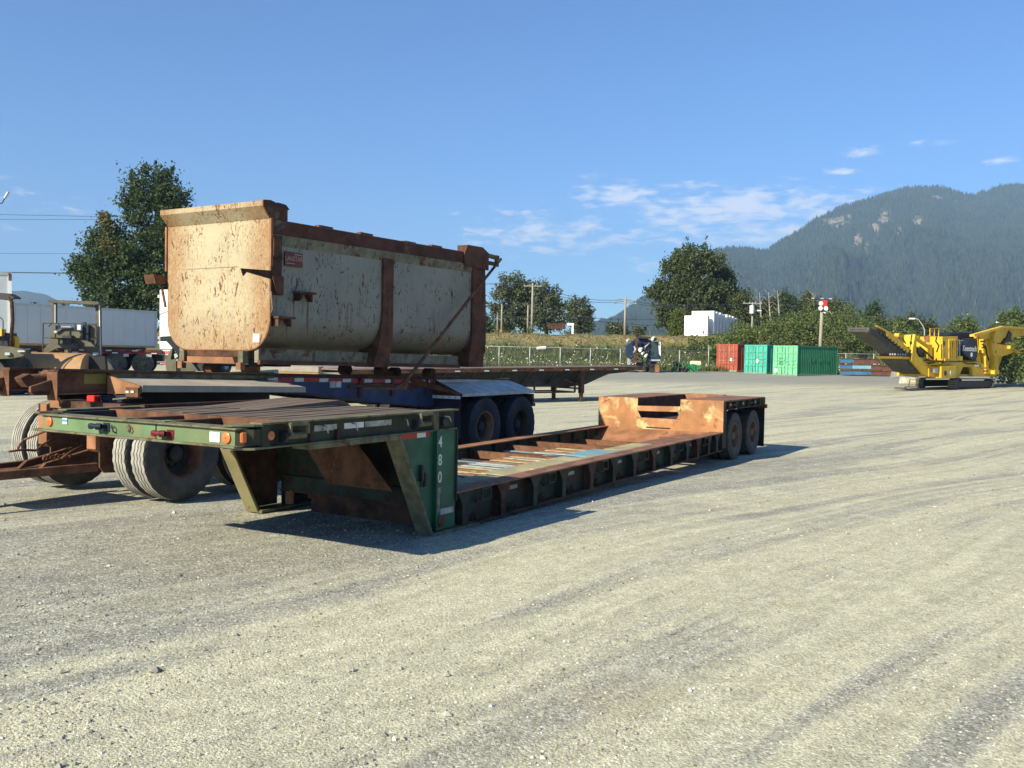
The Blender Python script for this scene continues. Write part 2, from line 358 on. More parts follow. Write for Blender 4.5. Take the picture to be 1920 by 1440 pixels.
def cells(scale, lo, hi, salt):
    v_ = n.new('ShaderNodeTexVoronoi'); v_.inputs['Scale'].default_value = scale
    mp_ = n.new('ShaderNodeMapping'); mp_.inputs['Location'].default_value = (salt, salt*2, 0); l.new(V, mp_.inputs[0]); l.new(mp_.outputs[0], v_.inputs['Vector'])
    s_ = n.new('ShaderNodeSeparateColor'); l.new(v_.outputs['Color'], s_.inputs[0]); q_ = n.new('ShaderNodeMapRange'); q_.inputs[3].default_value = lo; q_.inputs[4].default_value = hi; l.new(s_.outputs[2], q_.inputs[0])
    cc_ = n.new('ShaderNodeCombineColor'); [l.new(q_.outputs[0], cc_.inputs[i]) for i in range(3)]; return cc_.outputs[0]
for scl, lo_, hi_, sl_ in ((78, .78, 1.20, 1.3), (38, .91, 1.09, 4.1)): c = MX(n, l, 1.0, c, cells(scl, lo_, hi_, sl_), 'MULTIPLY')
def shade(fac, a_, b_, lo_, hi_):
    r_ = RM(n, l, fac, a_, b_, lo_, hi_); cc_ = n.new('ShaderNodeCombineColor'); [l.new(r_, cc_.inputs[i]) for i in range(3)]; return cc_.outputs[0]
c = MX(n, l, 1.0, c, shade(NZ(n, l, V, 5, 6, .72, loc=(3, 3, 0)), .3, .7, .90, 1.18), 'MULTIPLY')
c = MX(n, l, 1.0, c, shade(NZ(n, l, VW, 1.0, 4, .65, rot=rot, st=(6.5, .16, 1), loc=(2, 2, 0)), .32, .68, .92, 1.14), 'MULTIPLY')
# distant edge of the yard is greyer loose gravel
edge = RM(n, l, sepn.outputs[1], 56, 68)
c = MX(n, l, MT(n, l, 'MULTIPLY', edge, .85), c, (.25, .245, .215))
grass = MT(n, l, 'MULTIPLY', RM(n, l, MT(n, l, 'ADD', sepn.outputs[1], MT(n, l, 'MULTIPLY', blot2, 6)), 85, 90), .9)
c = MX(n, l, grass, c, (.085, .10, .032))
l.new(c, P_.inputs['Base Color']); P_.inputs['Roughness'].default_value = .95; P_.inputs['Specular IOR Level'].default_value = .12
hgt = MT(n, l, 'ADD', MT(n, l, 'MULTIPLY', fine, .6), MT(n, l, 'MULTIPLY', fine2, .3))
sp2 = n.new('ShaderNodeTexVoronoi'); sp2.inputs['Scale'].default_value = 130; l.new(V, sp2.inputs['Vector'])
hgt = MT(n, l, 'ADD', MT(n, l, 'MULTIPLY', fine, .15), MT(n, l, 'MULTIPLY', fine2, .25))
hgt = MT(n, l, 'ADD', hgt, MT(n, l, 'MULTIPLY', mid, .5)); hgt = MT(n, l, 'ADD', hgt, MT(n, l, 'MULTIPLY', sp.outputs['Distance'], -.7)); hgt = MT(n, l, 'ADD', hgt, MT(n, l, 'MULTIPLY', sp2.outputs['Distance'], -.4))
hgt = MT(n, l, 'ADD', hgt, MT(n, l, 'MULTIPLY', tr2, 1.2))
bp = n.new('ShaderNodeBump'); bp.inputs['Strength'].default_value = .45; bp.inputs['Distance'].default_value = .018; l.new(hgt, bp.inputs['Height']); l.new(bp.outputs[0], P_.inputs['Normal'])
M['ground'] = m

def grid_mesh(name, xs, ys, zf, material, smooth=True):
    X, Y = np.meshgrid(xs, ys); Z = np.array([[zf(x, y) for x in xs] for y in ys])
    nv = X.size; ny, nx = X.shape
    me = bpy.data.meshes.new(name)
    idx = np.arange(nv).reshape(ny, nx)
    q = np.stack([idx[:-1, :-1], idx[:-1, 1:], idx[1:, 1:], idx[1:, :-1]], -1).reshape(-1, 4)
    me.from_pydata(np.stack([X, Y, Z], -1).reshape(-1, 3).tolist(), [], q.tolist()); me.update()
    me.polygons.foreach_set('use_smooth', [smooth]*len(me.polygons)); me.materials.append(material)
    o = bpy.data.objects.new(name, me); col.objects.link(o); return o
from mathutils import noise as mn
def gzn(x, y):
    z = gz(x, y)
    if -20 < x < 60 and 1 < y < 80:
        u = x*math.cos(TRACK)-y*math.sin(TRACK); v = x*math.sin(TRACK)+y*math.cos(TRACK)
        z += .018*mn.noise(Vector((u*1.1, v*.12, 0)))*min(1, y/3)
    return z-.004
xs = np.concatenate([-np.geomspace(26, 7000, 26)[::-1], np.linspace(-25, 25, 201), np.geomspace(26, 7000, 40)])
ys = np.concatenate([-np.geomspace(8, 900, 10)[::-1], np.linspace(-6, 34, 161), np.geomspace(34.6, 110, 60), np.geomspace(120, 7000, 16)])
g = grid_mesh('ground', xs, ys, gzn, M['ground']); tag(g, 'pale grey gravel yard with dusty beige wheel tracks', None, kind='structure')

def np_mesh(name, verts, faces, material, kind=None, label=None, cat=None, parent=None, smooth=False):
    """verts (n,3) array, faces (m,k) array of one size"""
    me = bpy.data.meshes.new(name); m_, k = faces.shape
    me.vertices.add(len(verts)); me.vertices.foreach_set('co', np.ascontiguousarray(verts, dtype=np.float32).ravel())
    me.loops.add(m_*k); me.loops.foreach_set('vertex_index', np.ascontiguousarray(faces, dtype=np.int32).ravel())
    me.polygons.add(m_); me.polygons.foreach_set('loop_start', np.arange(0, m_*k, k, dtype=np.int32))
    me.polygons.foreach_set('use_smooth', np.full(m_, smooth)); me.update(calc_edges=True); me.validate()
    me.materials.append(material)
    o = bpy.data.objects.new(name, me); col.objects.link(o); o.parent = parent
    return tag(o, label, cat, kind=kind)

# loose stones lying on the yard
Ns = 165000
yy = 2.6+28*nrs.rand(Ns)**2.0; xx = (nrs.rand(Ns)*2-1)*(yy*.72+2.5)+.3
keep = []
for i in range(Ns):
    u = xx[i]*math.cos(TRACK)-yy[i]*math.sin(TRACK); v = xx[i]*math.sin(TRACK)+yy[i]*math.cos(TRACK)
    if mn.noise(Vector((u*2.1, v*.16, 11))) > .28: keep.append(True); continue
    d_ = mn.noise(Vector((u*.9, v*.10, 3)))+.8*mn.noise(Vector((xx[i]*.5, yy[i]*.5, 7)))
    keep.append(nrs.rand() < .36+.9*d_+.30*(xx[i] < -.5))
keep = np.array(keep); xx = xx[keep]; yy = yy[keep]; n_ = len(xx)
sz = np.clip(np.exp(nrs.randn(n_)*.5-5.45), .002, .030); big = nrs.rand(n_) < .0012; sz[big] *= 2.2
octv = np.array([(1, 0, 0), (0, 1, 0), (-1, 0, 0), (0, -1, 0), (0, 0, 1), (0, 0, -1)], float)
octf = np.array([(0, 1, 4), (1, 2, 4), (2, 3, 4), (3, 0, 4), (1, 0, 5), (2, 1, 5), (3, 2, 5), (0, 3, 5)])
vv = octv[None]*(.7+.6*nrs.rand(n_, 6, 1)); vv = vv*sz[:, None, None]*np.array([1.1, 1, .75])
a = nrs.rand(n_)*6.283; ca, sa = np.cos(a)[:, None], np.sin(a)[:, None]
vx = vv[..., 0]*ca-vv[..., 1]*sa; vy = vv[..., 0]*sa+vv[..., 1]*ca
zz = np.array([gzn(x, y) for x, y in zip(xx, yy)])
vv = np.stack([vx+xx[:, None], vy+yy[:, None], vv[..., 2]+(zz+sz*.30)[:, None]], -1)
ff = (octf[None]+(np.arange(n_)*6)[:, None, None]).reshape(-1, 3)
def island_mat(name, ca_, cb_, rough=.85, cc=None, th=.8, trans=0.0, spec=.3, noise_s=0):
    m, nt, n, l, P_ = node_mat(name)
    ge = n.new('ShaderNodeNewGeometry'); r_ = ge.outputs['Random Per Island']
    c = MX(n, l, r_, ca_, cb_)
    if noise_s:
        tcn = n.new('ShaderNodeTexCoord'); c = MX(n, l, RM(n, l, NZ(n, l, tcn.outputs['Object'], noise_s, 3), .35, .65, 0, .6), c, cb_)
    if cc:
        r2 = MT(n, l, 'FRACT', MT(n, l, 'MULTIPLY', r_, 37.7), 0); c = MX(n, l, MT(n, l, 'GREATER_THAN', r2, th), c, cc)
    l.new(c, P_.inputs['Base Color']); P_.inputs['Roughness'].default_value = rough; P_.inputs['Specular IOR Level'].default_value = spec
    if trans:
        tr = n.new('ShaderNodeBsdfTranslucent'); l.new(MX(n, l, .5, c, (.16, .2, .04)), tr.inputs[0]); ms = n.new('ShaderNodeMixShader'); ms.inputs[0].default_value = trans
        l.new(P_.outputs[0], ms.inputs[1]); l.new(tr.outputs[0], ms.inputs[2]); l.new(ms.outputs[0], n['Material Output'].inputs[0])
    return m
M['stones'] = island_mat('crushed_stone', (.18, .175, .15), (.42, .40, .33), .9, (.62, .59, .5), .86)
np_mesh('gravel', vv.reshape(-1, 3), ff, M['stones'], 'stuff', 'loose crushed stones scattered over the yard', 'gravel')

# ---- embankment with the road on top
m, nt, n, l, P_ = node_mat('embankment_grass'); tcn = n.new('ShaderNodeTexCoord'); V = tcn.outputs['Object']
sepn = n.new('ShaderNodeSeparateXYZ'); l.new(V, sepn.inputs[0])
hz_ = MT(n, l, 'ADD', sepn.outputs[2], MT(n, l, 'MULTIPLY', NZ(n, l, V, .25, 4), 2.6))
c = MX(n, l, RM(n, l, hz_, 4.2, 5.4), (.085, .105, .038), (.235, .175, .08))
c = MX(n, l, RM(n, l, NZ(n, l, V, 1.3, 5, st=(.5, 1, 1)), .5, .65, 0, .8), c, (.11, .115, .035))
c = MX(n, l, RM(n, l, NZ(n, l, V, 4, 4, st=(.3, 1, 1)), .5, .7, 0, .5), c, (.30, .22, .09))
l.new(c, P_.inputs['Base Color']); P_.inputs['Roughness'].default_value = .95
M['berm'] = m
def berm_z(x, y):
    t = sstep(91.5, 101, y+1.2*mn.noise(Vector((x*.07, 0, 4)))); z = 1.0+3.35*t
    return z+.22*mn.noise(Vector((x*.35, y*.35, 1)))*(t > 0)+.12*mn.noise(Vector((x*1.2, y*1.2, 5)))-(.4 if y < 91 else 0)
o = grid_mesh('embankment', np.concatenate([-np.geomspace(61, 700, 14)[::-1], np.linspace(-60, 90, 301), np.geomspace(91, 800, 14)]), np.concatenate([np.linspace(90, 104, 36), np.geomspace(106, 900, 14)]), berm_z, M['berm'])
tag(o, 'long grassy embankment with dry tan top behind the yard fence', kind='structure')

def cards(n_, pos, size, flat=0.0, aspect=1.0):
    """n random quads at pos (n,3)"""
    a = nrs.randn(n_, 3); a /= np.linalg.norm(a, axis=1)[:, None]
    b = nrs.randn(n_, 3); b[:, 2] *= (1-flat); b -= a*(a*b).sum(1)[:, None]; b /= np.linalg.norm(b, axis=1)[:, None]
    s = (size*(.6+.8*nrs.rand(n_)))[:, None] if np.isscalar(size) else size[:, None]
    a = a*s*aspect; b = b*s
    v = np.stack([pos-a*.5-b*.5, pos+a*.5-b*.35, pos+a*.45+b*.5, pos-a*.35+b*.5], 1)
    return v.reshape(-1, 3), np.arange(n_*4).reshape(-1, 4)
def blades(n_, pos, h, wd):
    a = nrs.rand(n_)*math.pi; d_ = np.stack([np.cos(a), np.sin(a), np.zeros(n_)], 1)*wd
    le = nrs.randn(n_, 3)*.22; le[:, 2] = 1; le = le*(h*(.5+nrs.rand(n_)))[:, None]
    v = np.stack([pos-d_, pos+d_, pos+le+d_*.3, pos+le-d_*.3], 1); return v.reshape(-1, 3), np.arange(n_*4).reshape(-1, 4)
M['weeds'] = island_mat('weed_leaves', (.05, .085, .02), (.13, .15, .05), .8, (.19, .17, .07), .85, trans=.3)
M['drygrass'] = island_mat('dry_grass', (.22, .165, .075), (.16, .145, .06), .9, (.085, .11, .035), .5, trans=.2)
M['flower'] = island_mat('flower_white', (.75, .76, .62), (.6, .62, .5), .8)
nw = 75000; px_ = -26+92*nrs.rand(nw); py_ = 85.2+11.5*nrs.rand(nw)
pz_ = np.array([(gz(x, y) if y < 91 else berm_z(x, y)) for x, y in zip(px_, py_)])
v, f = blades(nw, np.stack([px_, py_, pz_-.05], 1), .40, .05)
np_mesh('weed_field', v, f, M['weeds'], 'stuff', 'green weeds with white flowers between the wire fence and embankment', 'weeds')
nf = 3600; fx = -26+92*nrs.rand(nf); fy = 85.2+11*nrs.rand(nf); cl_ = np.array([mn.noise(Vector((x*.5, y*.8, 2))) for x, y in zip(fx, fy)]) > -.12
fx = fx[cl_]; fy = fy[cl_]; fzv = np.array([(gz(x, y) if y < 91 else berm_z(x, y)) for x, y in zip(fx, fy)])+.3+.35*nrs.rand(len(fx))
v, f = cards(len(fx), np.stack([fx, fy, fzv], 1), .085)
np_mesh('wild_flowers', v, f, M['flower'], 'stuff', 'small white wild flowers dotting the green weeds', 'flowers')
nw = 34000; px_ = -45+115*nrs.rand(nw); py_ = 95.0+7.5*nrs.rand(nw); pz_ = np.array([berm_z(x, y) for x, y in zip(px_, py_)])
v, f = blades(nw, np.stack([px_, py_, pz_-.03], 1), .11, .06)
np_mesh('dry_grass', v, f, M['drygrass'], 'stuff', 'tan and green grass tufts covering the embankment slope', 'grass')

# ---- mountains
m, nt, n, l, P_ = node_mat('forested_mountain'); tcn = n.new('ShaderNodeTexCoord'); V = tcn.outputs['Object']
c = MX(n, l, RM(n, l, NZ(n, l, V, .02, 8, .7), .35, .65), (.028, .045, .024), (.06, .078, .035))
at_ = n.new('ShaderNodeAttribute'); at_.attribute_name = 'rock'
rk = MT(n, l, 'MULTIPLY', at_.outputs['Fac'], RM(n, l, NZ(n, l, V, .018, 7, .7, st=(1, 1, .5)), .42, .50))
c = MX(n, l, rk, c, (.34, .275, .20))
l.new(c, P_.inputs['Base Color']); P_.inputs['Roughness'].default_value = .95; P_.inputs['Specular IOR Level'].default_value = .1
bp = n.new('ShaderNodeBump'); bp.inputs['Strength'].default_value = 1; bp.inputs['Distance'].default_value = 9; l.new(NZ(n, l, V, .03, 8, .75), bp.inputs['Height']); l.new(bp.outputs[0], P_.inputs['Normal'])
M['mountain'] = m
def interp(pts, x): return float(np.interp(x, [p[0] for p in pts], [p[1] for p in pts]))
ROCKS = [(1568, 421, 26, 10), (1655, 410, 11, 14), (1640, 430, 12, 14), (1605, 455, 10, 14), (1620, 470, 9, 10), (1720, 416, 12, 9), (1755, 372, 14, 5), (1590, 408, 10, 4), (1683, 430, 8, 7), (1790, 380, 8, 4)]
def mountain(name, ridge, x0, x1, nx, Yb, Yr, label, mat_, namp=110, seed=0, nt_=70, power=1.25, trees=0, th=22, tmin=.12):
    vs = []; rock = []; rows = []
    cols = np.linspace(x0, x1, nx)
    prof = []
    for i, px in enumerate(cols):
        ry = interp(ridge, px)+3.2*mn.fractal(Vector((px*.012, seed, 0)), .6, 2.0, 6)
        yr = Yr*(1+.10*math.sin(px*.004+seed)); e = at(px, ry, yr)
        prof.append((px, e.z, yr))
    def pt(i, t):
        px, zr, yr = prof[i]
        Y = Yb+(yr-Yb)*t; d = ray(px, 660); x = d.x*Y
        zz_ = zr*(.18*t+.82*t**power)
        amp = namp*math.sin(math.pi*min(1, t))**.7*(1-.55*t)
        g_ = mn.fractal(Vector((px*.007+.6*t, t*1.6, seed)), .7, 2.1, 5)
        zz_ += amp*g_-amp*.7*abs(mn.noise(Vector((px*.011+t*.8, t*1.2, seed+4))))+amp*.2
        return Vector((x, Y, max(zz_, -5)+(-5)*(1-t)))
    for j in range(nt_+1):
        for i in range(nx):
            p = pt(i, j/nt_); vs.append(p)
    for i in range(nx):                                   # far side falls away behind the ridge
        p = pt(i, 1.0); vs.append(Vector((p.x*1.25, p.y*1.25, -5)))
    me = bpy.data.meshes.new(name)
    fs = [(j*nx+i, j*nx+i+1, (j+1)*nx+i+1, (j+1)*nx+i) for j in range(nt_+1) for i in range(nx-1)]
    me.from_pydata([tuple(v) for v in vs], [], fs); me.polygons.foreach_set('use_smooth', [True]*len(fs)); me.materials.append(mat_)
    rv = []
    for v in vs:
        q = proj(v) if v.y > 10 else (0, 0)
        rv.append(max(math.exp(-((q[0]-a)/b)**2-((q[1]-c_)/d)**2) for a, c_, b, d in ROCKS) if name == 'mountain' else 0)
    at2 = me.attributes.new('rock', 'FLOAT', 'POINT'); at2.data.foreach_set('value', [min(1, 1.5*r_) for r_ in rv])
    o = bpy.data.objects.new(name, me); col.objects.link(o); tag(o, label, kind='structure')
    if trees:
        P = []; 
        while len(P) < trees:
            i = nrs.rand()*(nx-1.01); t = tmin+(1-tmin)*nrs.rand()**.8
            i0 = int(i); fr = i-i0
            j = t*nt_; j0 = min(int(j), nt_-1); fj = j-j0
            a_ = vs[j0*nx+i0].lerp(vs[j0*nx+i0+1], fr); b_ = vs[(j0+1)*nx+i0].lerp(vs[(j0+1)*nx+i0+1], fr); p = a_.lerp(b_, fj)
            r_ = rv[j0*nx+i0]
            if r_ > .22 and nrs.rand() < .55+r_*.6: continue
            P.append(p)
        P = np.array([tuple(p) for p in P]); k = 5
        H_ = th*(.55+.8*nrs.rand(len(P))); Rr = H_*(.17+.1*nrs.rand(len(P)))
        ang = np.arange(k)*2*math.pi/k
        ring = np.stack([np.cos(ang), np.sin(ang), np.zeros(k)], 1)
        jit = .7+.6*nrs.rand(len(P), k, 1)
        base = P[:, None]+ring[None]*Rr[:, None, None]*jit-np.array([0, 0, 2.0])+np.array([0, 0, 1])*(H_*.12)[:, None, None]
        top = P[:, None]+np.array([0, 0, 1])*H_[:, None, None]
        V_ = np.concatenate([base, top], 1).reshape(-1, 3)
        f0 = np.array([(a_, (a_+1) % k, k) for a_ in range(k)]); Fc = (f0[None]+(np.arange(len(P))*(k+1))[:, None, None]).reshape(-1, 3)
        np_mesh('conifer_forest', V_, Fc, M['conifer'], 'stuff', 'dark conifer forest covering the mountainside', 'forest')
    return o
M['conifer'] = island_mat('conifer_needles', (.012, .022, .017), (.040, .058, .030), .95, (.055, .07, .03), .95, spec=.1, noise_s=.009)
RIDGE = [(1060, 640), (1100, 630), (1150, 604), (1200, 566), (1222, 552), (1290, 505), (1342, 471), (1361, 466), (1395, 468), (1429, 474), (1440, 466), (1492, 434), (1530, 411), (1575, 389), (1631, 372), (1695, 354), (1751, 352), (1785, 360), (1819, 366), (1845, 357), (1875, 348), (1920, 347), (2000, 352), (2150, 380), (2400, 430), (2800, 520), (3200, 600)]
mountain('mountain', RIDGE, 1060, 3200, 420, 1500, 3200, 'big forested mountain rising on the right with pale rock faces', M['mountain'], trees=170000, th=14)
LEFT = [(-1400, 560), (-700, 520), (-300, 545), (0, 546), (25, 544), (48, 543), (62, 548), (85, 552), (105, 562), (128, 575), (180, 612), (260, 640), (420, 650)]
mountain('hill', LEFT, -1400, 420, 160, 2600, 4600, 'low blue hill far behind the white trailers', M['mountain'], namp=20, seed=5, nt_=20)
# ---- haze
hb = MB().box(-6500, 6500, -400, 6300, -6.5, 800)
hm = bpy.data.materials.new('haze'); hm.use_nodes = True; hn = hm.node_tree.nodes; hn.clear()
pv = hn.new('ShaderNodeVolumePrincipled'); pv.inputs['Color'].default_value = (.46, .68, 1.0, 1); pv.inputs['Density'].default_value = .00016; pv.inputs['Anisotropy'].default_value = .0
ho = hn.new('ShaderNodeOutputMaterial'); hm.node_tree.links.new(pv.outputs[0], ho.inputs['Volume'])
o = hb.build('haze', hm); tag(o, 'thin blue summer haze over the valley', kind='stuff')
# ================================================================= TREES, BUSHES, POLES, FENCE
def leafm(name, a, b, c=None, th=.9, tr=.28): M[name] = island_mat(name, a, b, .65, c, th, trans=tr, spec=.35, noise_s=.5)
leafm('leaf_poplar', (.026, .052, .020), (.055, .088, .032), (.08, .11, .04), .93)
leafm('leaf_cotton', (.042, .060, .028), (.10, .122, .06), (.22, .24, .15), .88)
leafm('leaf_olive', (.045, .064, .022), (.085, .108, .038), (.13, .15, .06), .9)
leafm('leaf_bush', (.050, .082, .022), (.115, .155, .042), (.24, .25, .07), .95)
leafm('leaf_yellowing', (.10, .085, .035), (.20, .15, .05), (.07, .09, .03), .6)
leafm('leaf_lime', (.07, .10, .022), (.12, .15, .035))
M['bark'] = mat('bark', (.085, .068, .052), .95, var=.35, vs=6, stretch=(2, 2, .3), bump=.5, bs=12)
M['bark_pale'] = mat('bark_pale', (.30, .27, .22), .9, var=.25, vs=6, stretch=(2, 2, .3), bump=.4, bs=12)
def crown_pts(lumps, Y, depth, n_clump, per, crad, inner=.35):
    P = []; ctrs = []; ex = []
    for (px, py, rx, ry) in lumps:
        for _ in range(4):
            a_ = nrs.rand()*math.pi*2; s_ = .28+.22*nrs.rand(); ex.append((px+rx*.85*math.cos(a_), py-ry*.75*math.sin(a_)-ry*.1, rx*s_*.8, ry*s_*1.15))
    lumps = [(px, py, rx*.84, ry*.88) for px, py, rx, ry in lumps]+ex
    tot = sum(a[2]*a[3] for a in lumps)
    for (px, py, rx, ry) in lumps:
        c = at(px, py, Y); wx = rx*Y/F; wz = ry*Y/F; wy = min(wx, wz*1.2)*depth
        k = max(3, int(n_clump*rx*ry/tot))
        u = nrs.randn(k, 3); u /= np.linalg.norm(u, axis=1)[:, None]; rad = (inner+(1-inner)*nrs.rand(k)**.45)[:, None]
        q = np.array([c.x, c.y, c.z])+u*rad*np.array([wx, wy, wz]); ctrs.append(q)
    C = np.concatenate(ctrs); n_ = len(C)*per
    out = np.repeat(C, per, 0)+nrs.randn(n_, 3)*(crad*(.5+.7*np.repeat(nrs.rand(len(C)), per)))[:, None]*np.array([1, 1, .8])
    return C, out
def tree(name, label, px, py, Y, lumps, leaf, mt='leaf_poplar', clumps=220, per=60, crad=.45, depth=1.0, trunk=.3, cat='tree', group=None, limbs=14, base=None, barkm='bark', inner=.35, snag=None):
    b = base if base is not None else on_ground(px, Y)
    if base is None and Y > 91: b.z = berm_z(b.x, b.y)
    t = thing(name, label, cat, b, group=group)
    C, pts = crown_pts(lumps, Y, depth, clumps, per, crad, inner)
    # ragged shoots that stick up and out of the crown
    ns_ = max(8, len(C)//4); cc = C.mean(0); hi_ = C[nrs.permutation(len(C))[:ns_]]
    dv_ = hi_-cc; dv_ /= (np.linalg.norm(dv_, axis=1)[:, None]+1e-6); dv_[:, 2] = np.abs(dv_[:, 2])+.7; dv_ /= np.linalg.norm(dv_, axis=1)[:, None]
    k_ = 26; tt = nrs.rand(ns_, k_, 1)*(crad*2.2*(.5+nrs.rand(ns_, 1, 1)))
    sh_ = (hi_[:, None]+dv_[:, None]*(tt+crad*.5)+nrs.randn(ns_, k_, 3)*crad*.22).reshape(-1, 3)
    pts = np.concatenate([pts, sh_])
    v, f = cards(len(pts), pts-np.array(b), leaf, aspect=.75)
    np_mesh('crown', v, f, M[mt], parent=t)
    top = C[:, 2].max()-b.z; mbx = MB()
    cx = (at(lumps[0][0], lumps[0][1], Y).x-b.x)
    ax = [Vector((0, 0, -.2)), Vector((cx*.25, 0, top*.3)), Vector((cx*.7, 0, top*.6)), Vector((cx, 0, top*.92))]
    mbx.tube(ax, [trunk, trunk*.75, trunk*.45, trunk*.1], 8)
    for i in range(limbs):
        q = C[nrs.randint(len(C))]-np.array(b); h0 = max(.12*top, min(q[2]*.65, top*.8)); fr = h0/top
        s0 = ax[0].lerp(ax[3], fr); s0.x = np.interp(h0, [a.z for a in ax], [a.x for a in ax]); s0.z = h0
        e0 = Vector(q); mid_ = s0.lerp(e0, .5)+Vector((0, 0, -.04*top)); mbx.tube([s0, mid_, e0], [trunk*.32, trunk*.2, trunk*.05], 5)
    mbx.build('trunk', M[barkm], t, smooth=True)
    return t
# big poplar on the left
tree('poplar_tree', 'tall dark poplar behind the long grey trailer wall, left of the dump body', 262, 660, 74,
     [(298, 345, 30, 42), (258, 375, 30, 50), (325, 380, 26, 40), (300, 420, 46, 40), (262, 470, 62, 50), (205, 455, 34, 48), (190, 500, 40, 40), (300, 500, 50, 60), (235, 540, 70, 40), (160, 508, 26, 18), (190, 560, 40, 22), (300, 570, 55, 40), (245, 585, 60, 25)],
     .17, 'leaf_poplar', 760, 60, .42, trunk=.45, limbs=30, inner=.2)
tree('poplar_tree', 'browning thin tree top against the left flank of the tall dark poplar', 206, 650, 73.0,
     [(197, 425, 8, 22), (206, 445, 12, 18), (216, 470, 18, 18)], .15, 'leaf_yellowing', 14, 30, .3, trunk=.12, limbs=5, group=None)
# cottonwoods on the embankment
G_ = 'cottonwoods beyond the road on the embankment'
tree('cottonwood_tree', 'pale green cottonwood nearest the dump body, leaning left on the embankment', 952, 628, 128,
     [(958, 535, 20, 22), (945, 565, 22, 24), (935, 545, 12, 10), (962, 590, 30, 30), (940, 610, 22, 16), (930, 580, 14, 16), (975, 545, 14, 16)], .21, 'leaf_cotton', 150, 52, .40, trunk=.3, group=G_, limbs=24)
tree('cottonwood_tree', 'dark cottonwood directly behind the tall wooden utility pole', 985, 628, 131,
     [(985, 560, 20, 26), (988, 595, 24, 30), (978, 545, 12, 14)], .21, 'leaf_poplar', 115, 52, .40, trunk=.3, group=G_, limbs=10)
tree('cottonwood_tree', 'bushy cottonwood right of the tall wooden utility pole with a notched top', 1024, 628, 127,
     [(1018, 545, 14, 22), (1036, 552, 12, 24), (1022, 580, 26, 26), (1035, 600, 24, 22), (1010, 605, 24, 20), (1044, 575, 10, 14)], .21, 'leaf_cotton', 165, 52, .40, trunk=.32, group=G_, limbs=20)
tree('cottonwood_tree', 'narrow single cottonwood standing alone left of the dark blue mountain', 1086, 631, 126,
     [(1088, 575, 17, 18), (1086, 595, 22, 20), (1088, 615, 20, 14), (1100, 605, 12, 18)], .21, 'leaf_cotton', 100, 52, .40, trunk=.28, group=G_, limbs=14)
tree('small_tree', 'small round tree at the foot of the crossarm pole above the drill rig', 1159, 632, 138, [(1159, 618, 13, 9), (1162, 626, 14, 7)], .22, 'leaf_cotton', 40, 50, .5, trunk=.15)
tree('small_tree', 'tiny round tree just above the drill rig on the embankment road', 1199, 633, 150, [(1199, 624, 8, 8)], .22, 'leaf_olive', 18, 50, .45, trunk=.12)
tree('small_tree', 'low dark tree just right of the dump body at the embankment edge', 914, 628, 140, [(914, 612, 15, 12), (925, 618, 12, 8)], .22, 'leaf_poplar', 50, 50, .5, trunk=.15)
# the big pair at the mountain foot
tree('cottonwood_tree', 'very tall broad cottonwood left of the stacked white crates', 1270, 634, 124,
     [(1285, 482, 22, 20), (1262, 500, 16, 24), (1300, 510, 40, 40), (1265, 540, 34, 40), (1315, 560, 42, 50), (1250, 580, 30, 40), (1232, 550, 14, 12), (1280, 600, 40, 34), (1330, 490, 20, 24)], .22, 'leaf_olive', 500, 54, .46, trunk=.5, limbs=40, inner=.2)
tree('cottonwood_tree', 'tall cottonwood touching the right side of the very broad one', 1350, 634, 128,
     [(1345, 500, 18, 24), (1360, 520, 16, 16), (1345, 545, 30, 36), (1370, 560, 16, 30), (1350, 590, 36, 32)], .22, 'leaf_olive', 260, 54, .46, trunk=.4, limbs=24)
tree('conifer_tree', 'small lime green pointed conifer left of the stacked white crates', 1272, 636, 112,
     [(1272, 600, 6, 12), (1272, 615, 11, 12), (1272, 626, 15, 10)], .18, 'leaf_lime', 90, 50, .35, trunk=.14)
# woodland row behind the containers
rows = [(1385, 545, 26, 122, 'leaf_olive', 'mid green tree right of the tall broad pair at the woodland edge'),
        (1422, 575, 24, 122, 'leaf_olive', 'woodland tree just behind the transformer pole'),
        (1448, 560, 20, 126, 'leaf_poplar', 'dark narrow woodland tree right of the transformer pole'),
        (1478, 553, 24, 124, 'leaf_poplar', 'rounded dark woodland tree above the teal container gap'),
        (1508, 556, 22, 128, 'leaf_olive', 'woodland tree with a flat top left of the lamp mast'),
        (1530, 575, 16, 118, 'leaf_olive', 'thin woodland tree close behind the lamp mast'),
        (1565, 562, 20, 124, 'leaf_olive', 'woodland tree immediately right of the lamp mast'),
        (1592, 580, 18, 120, 'leaf_bush', 'light green woodland tree behind the far right container corner'),
        (1633, 577, 19, 118, 'leaf_poplar', 'round dark tree above the crusher conveyor tip'),
        (1675, 606, 18, 112, 'leaf_bush', 'low tree behind the crusher conveyor'),
        (1702, 600, 16, 116, 'leaf_olive', 'low olive tree left of the street lamp over the crusher'),
        (1737, 600, 17, 118, 'leaf_olive', 'round tree beside the street lamp over the crusher'),
        (1815, 618, 24, 108, 'leaf_bush', 'low bushy tree behind the dark crusher hood'),
        (1900, 590, 24, 104, 'leaf_bush', 'pointed green tree behind the crusher hopper at the right edge')]
for (x, ty, r_, Y, mt_, lb) in rows:
    bot = 650; hh = (bot-ty)/2
    lumps = [(x, ty+r_*.7, r_*.7, r_*.75), (x-r_*.4, ty+hh, r_, hh*.7), (x+r_*.4, ty+hh*1.25, r_, hh*.7), (x, bot-20, r_*1.2, 26)]
    b = on_ground(x, Y); b.z = 1.0 if Y > 91 else b.z
    tree('woodland_tree', lb, x, bot, Y, lumps, .19, mt_, 190, 50, .46, trunk=.22, limbs=8, base=b, group='trees at the woodland edge')
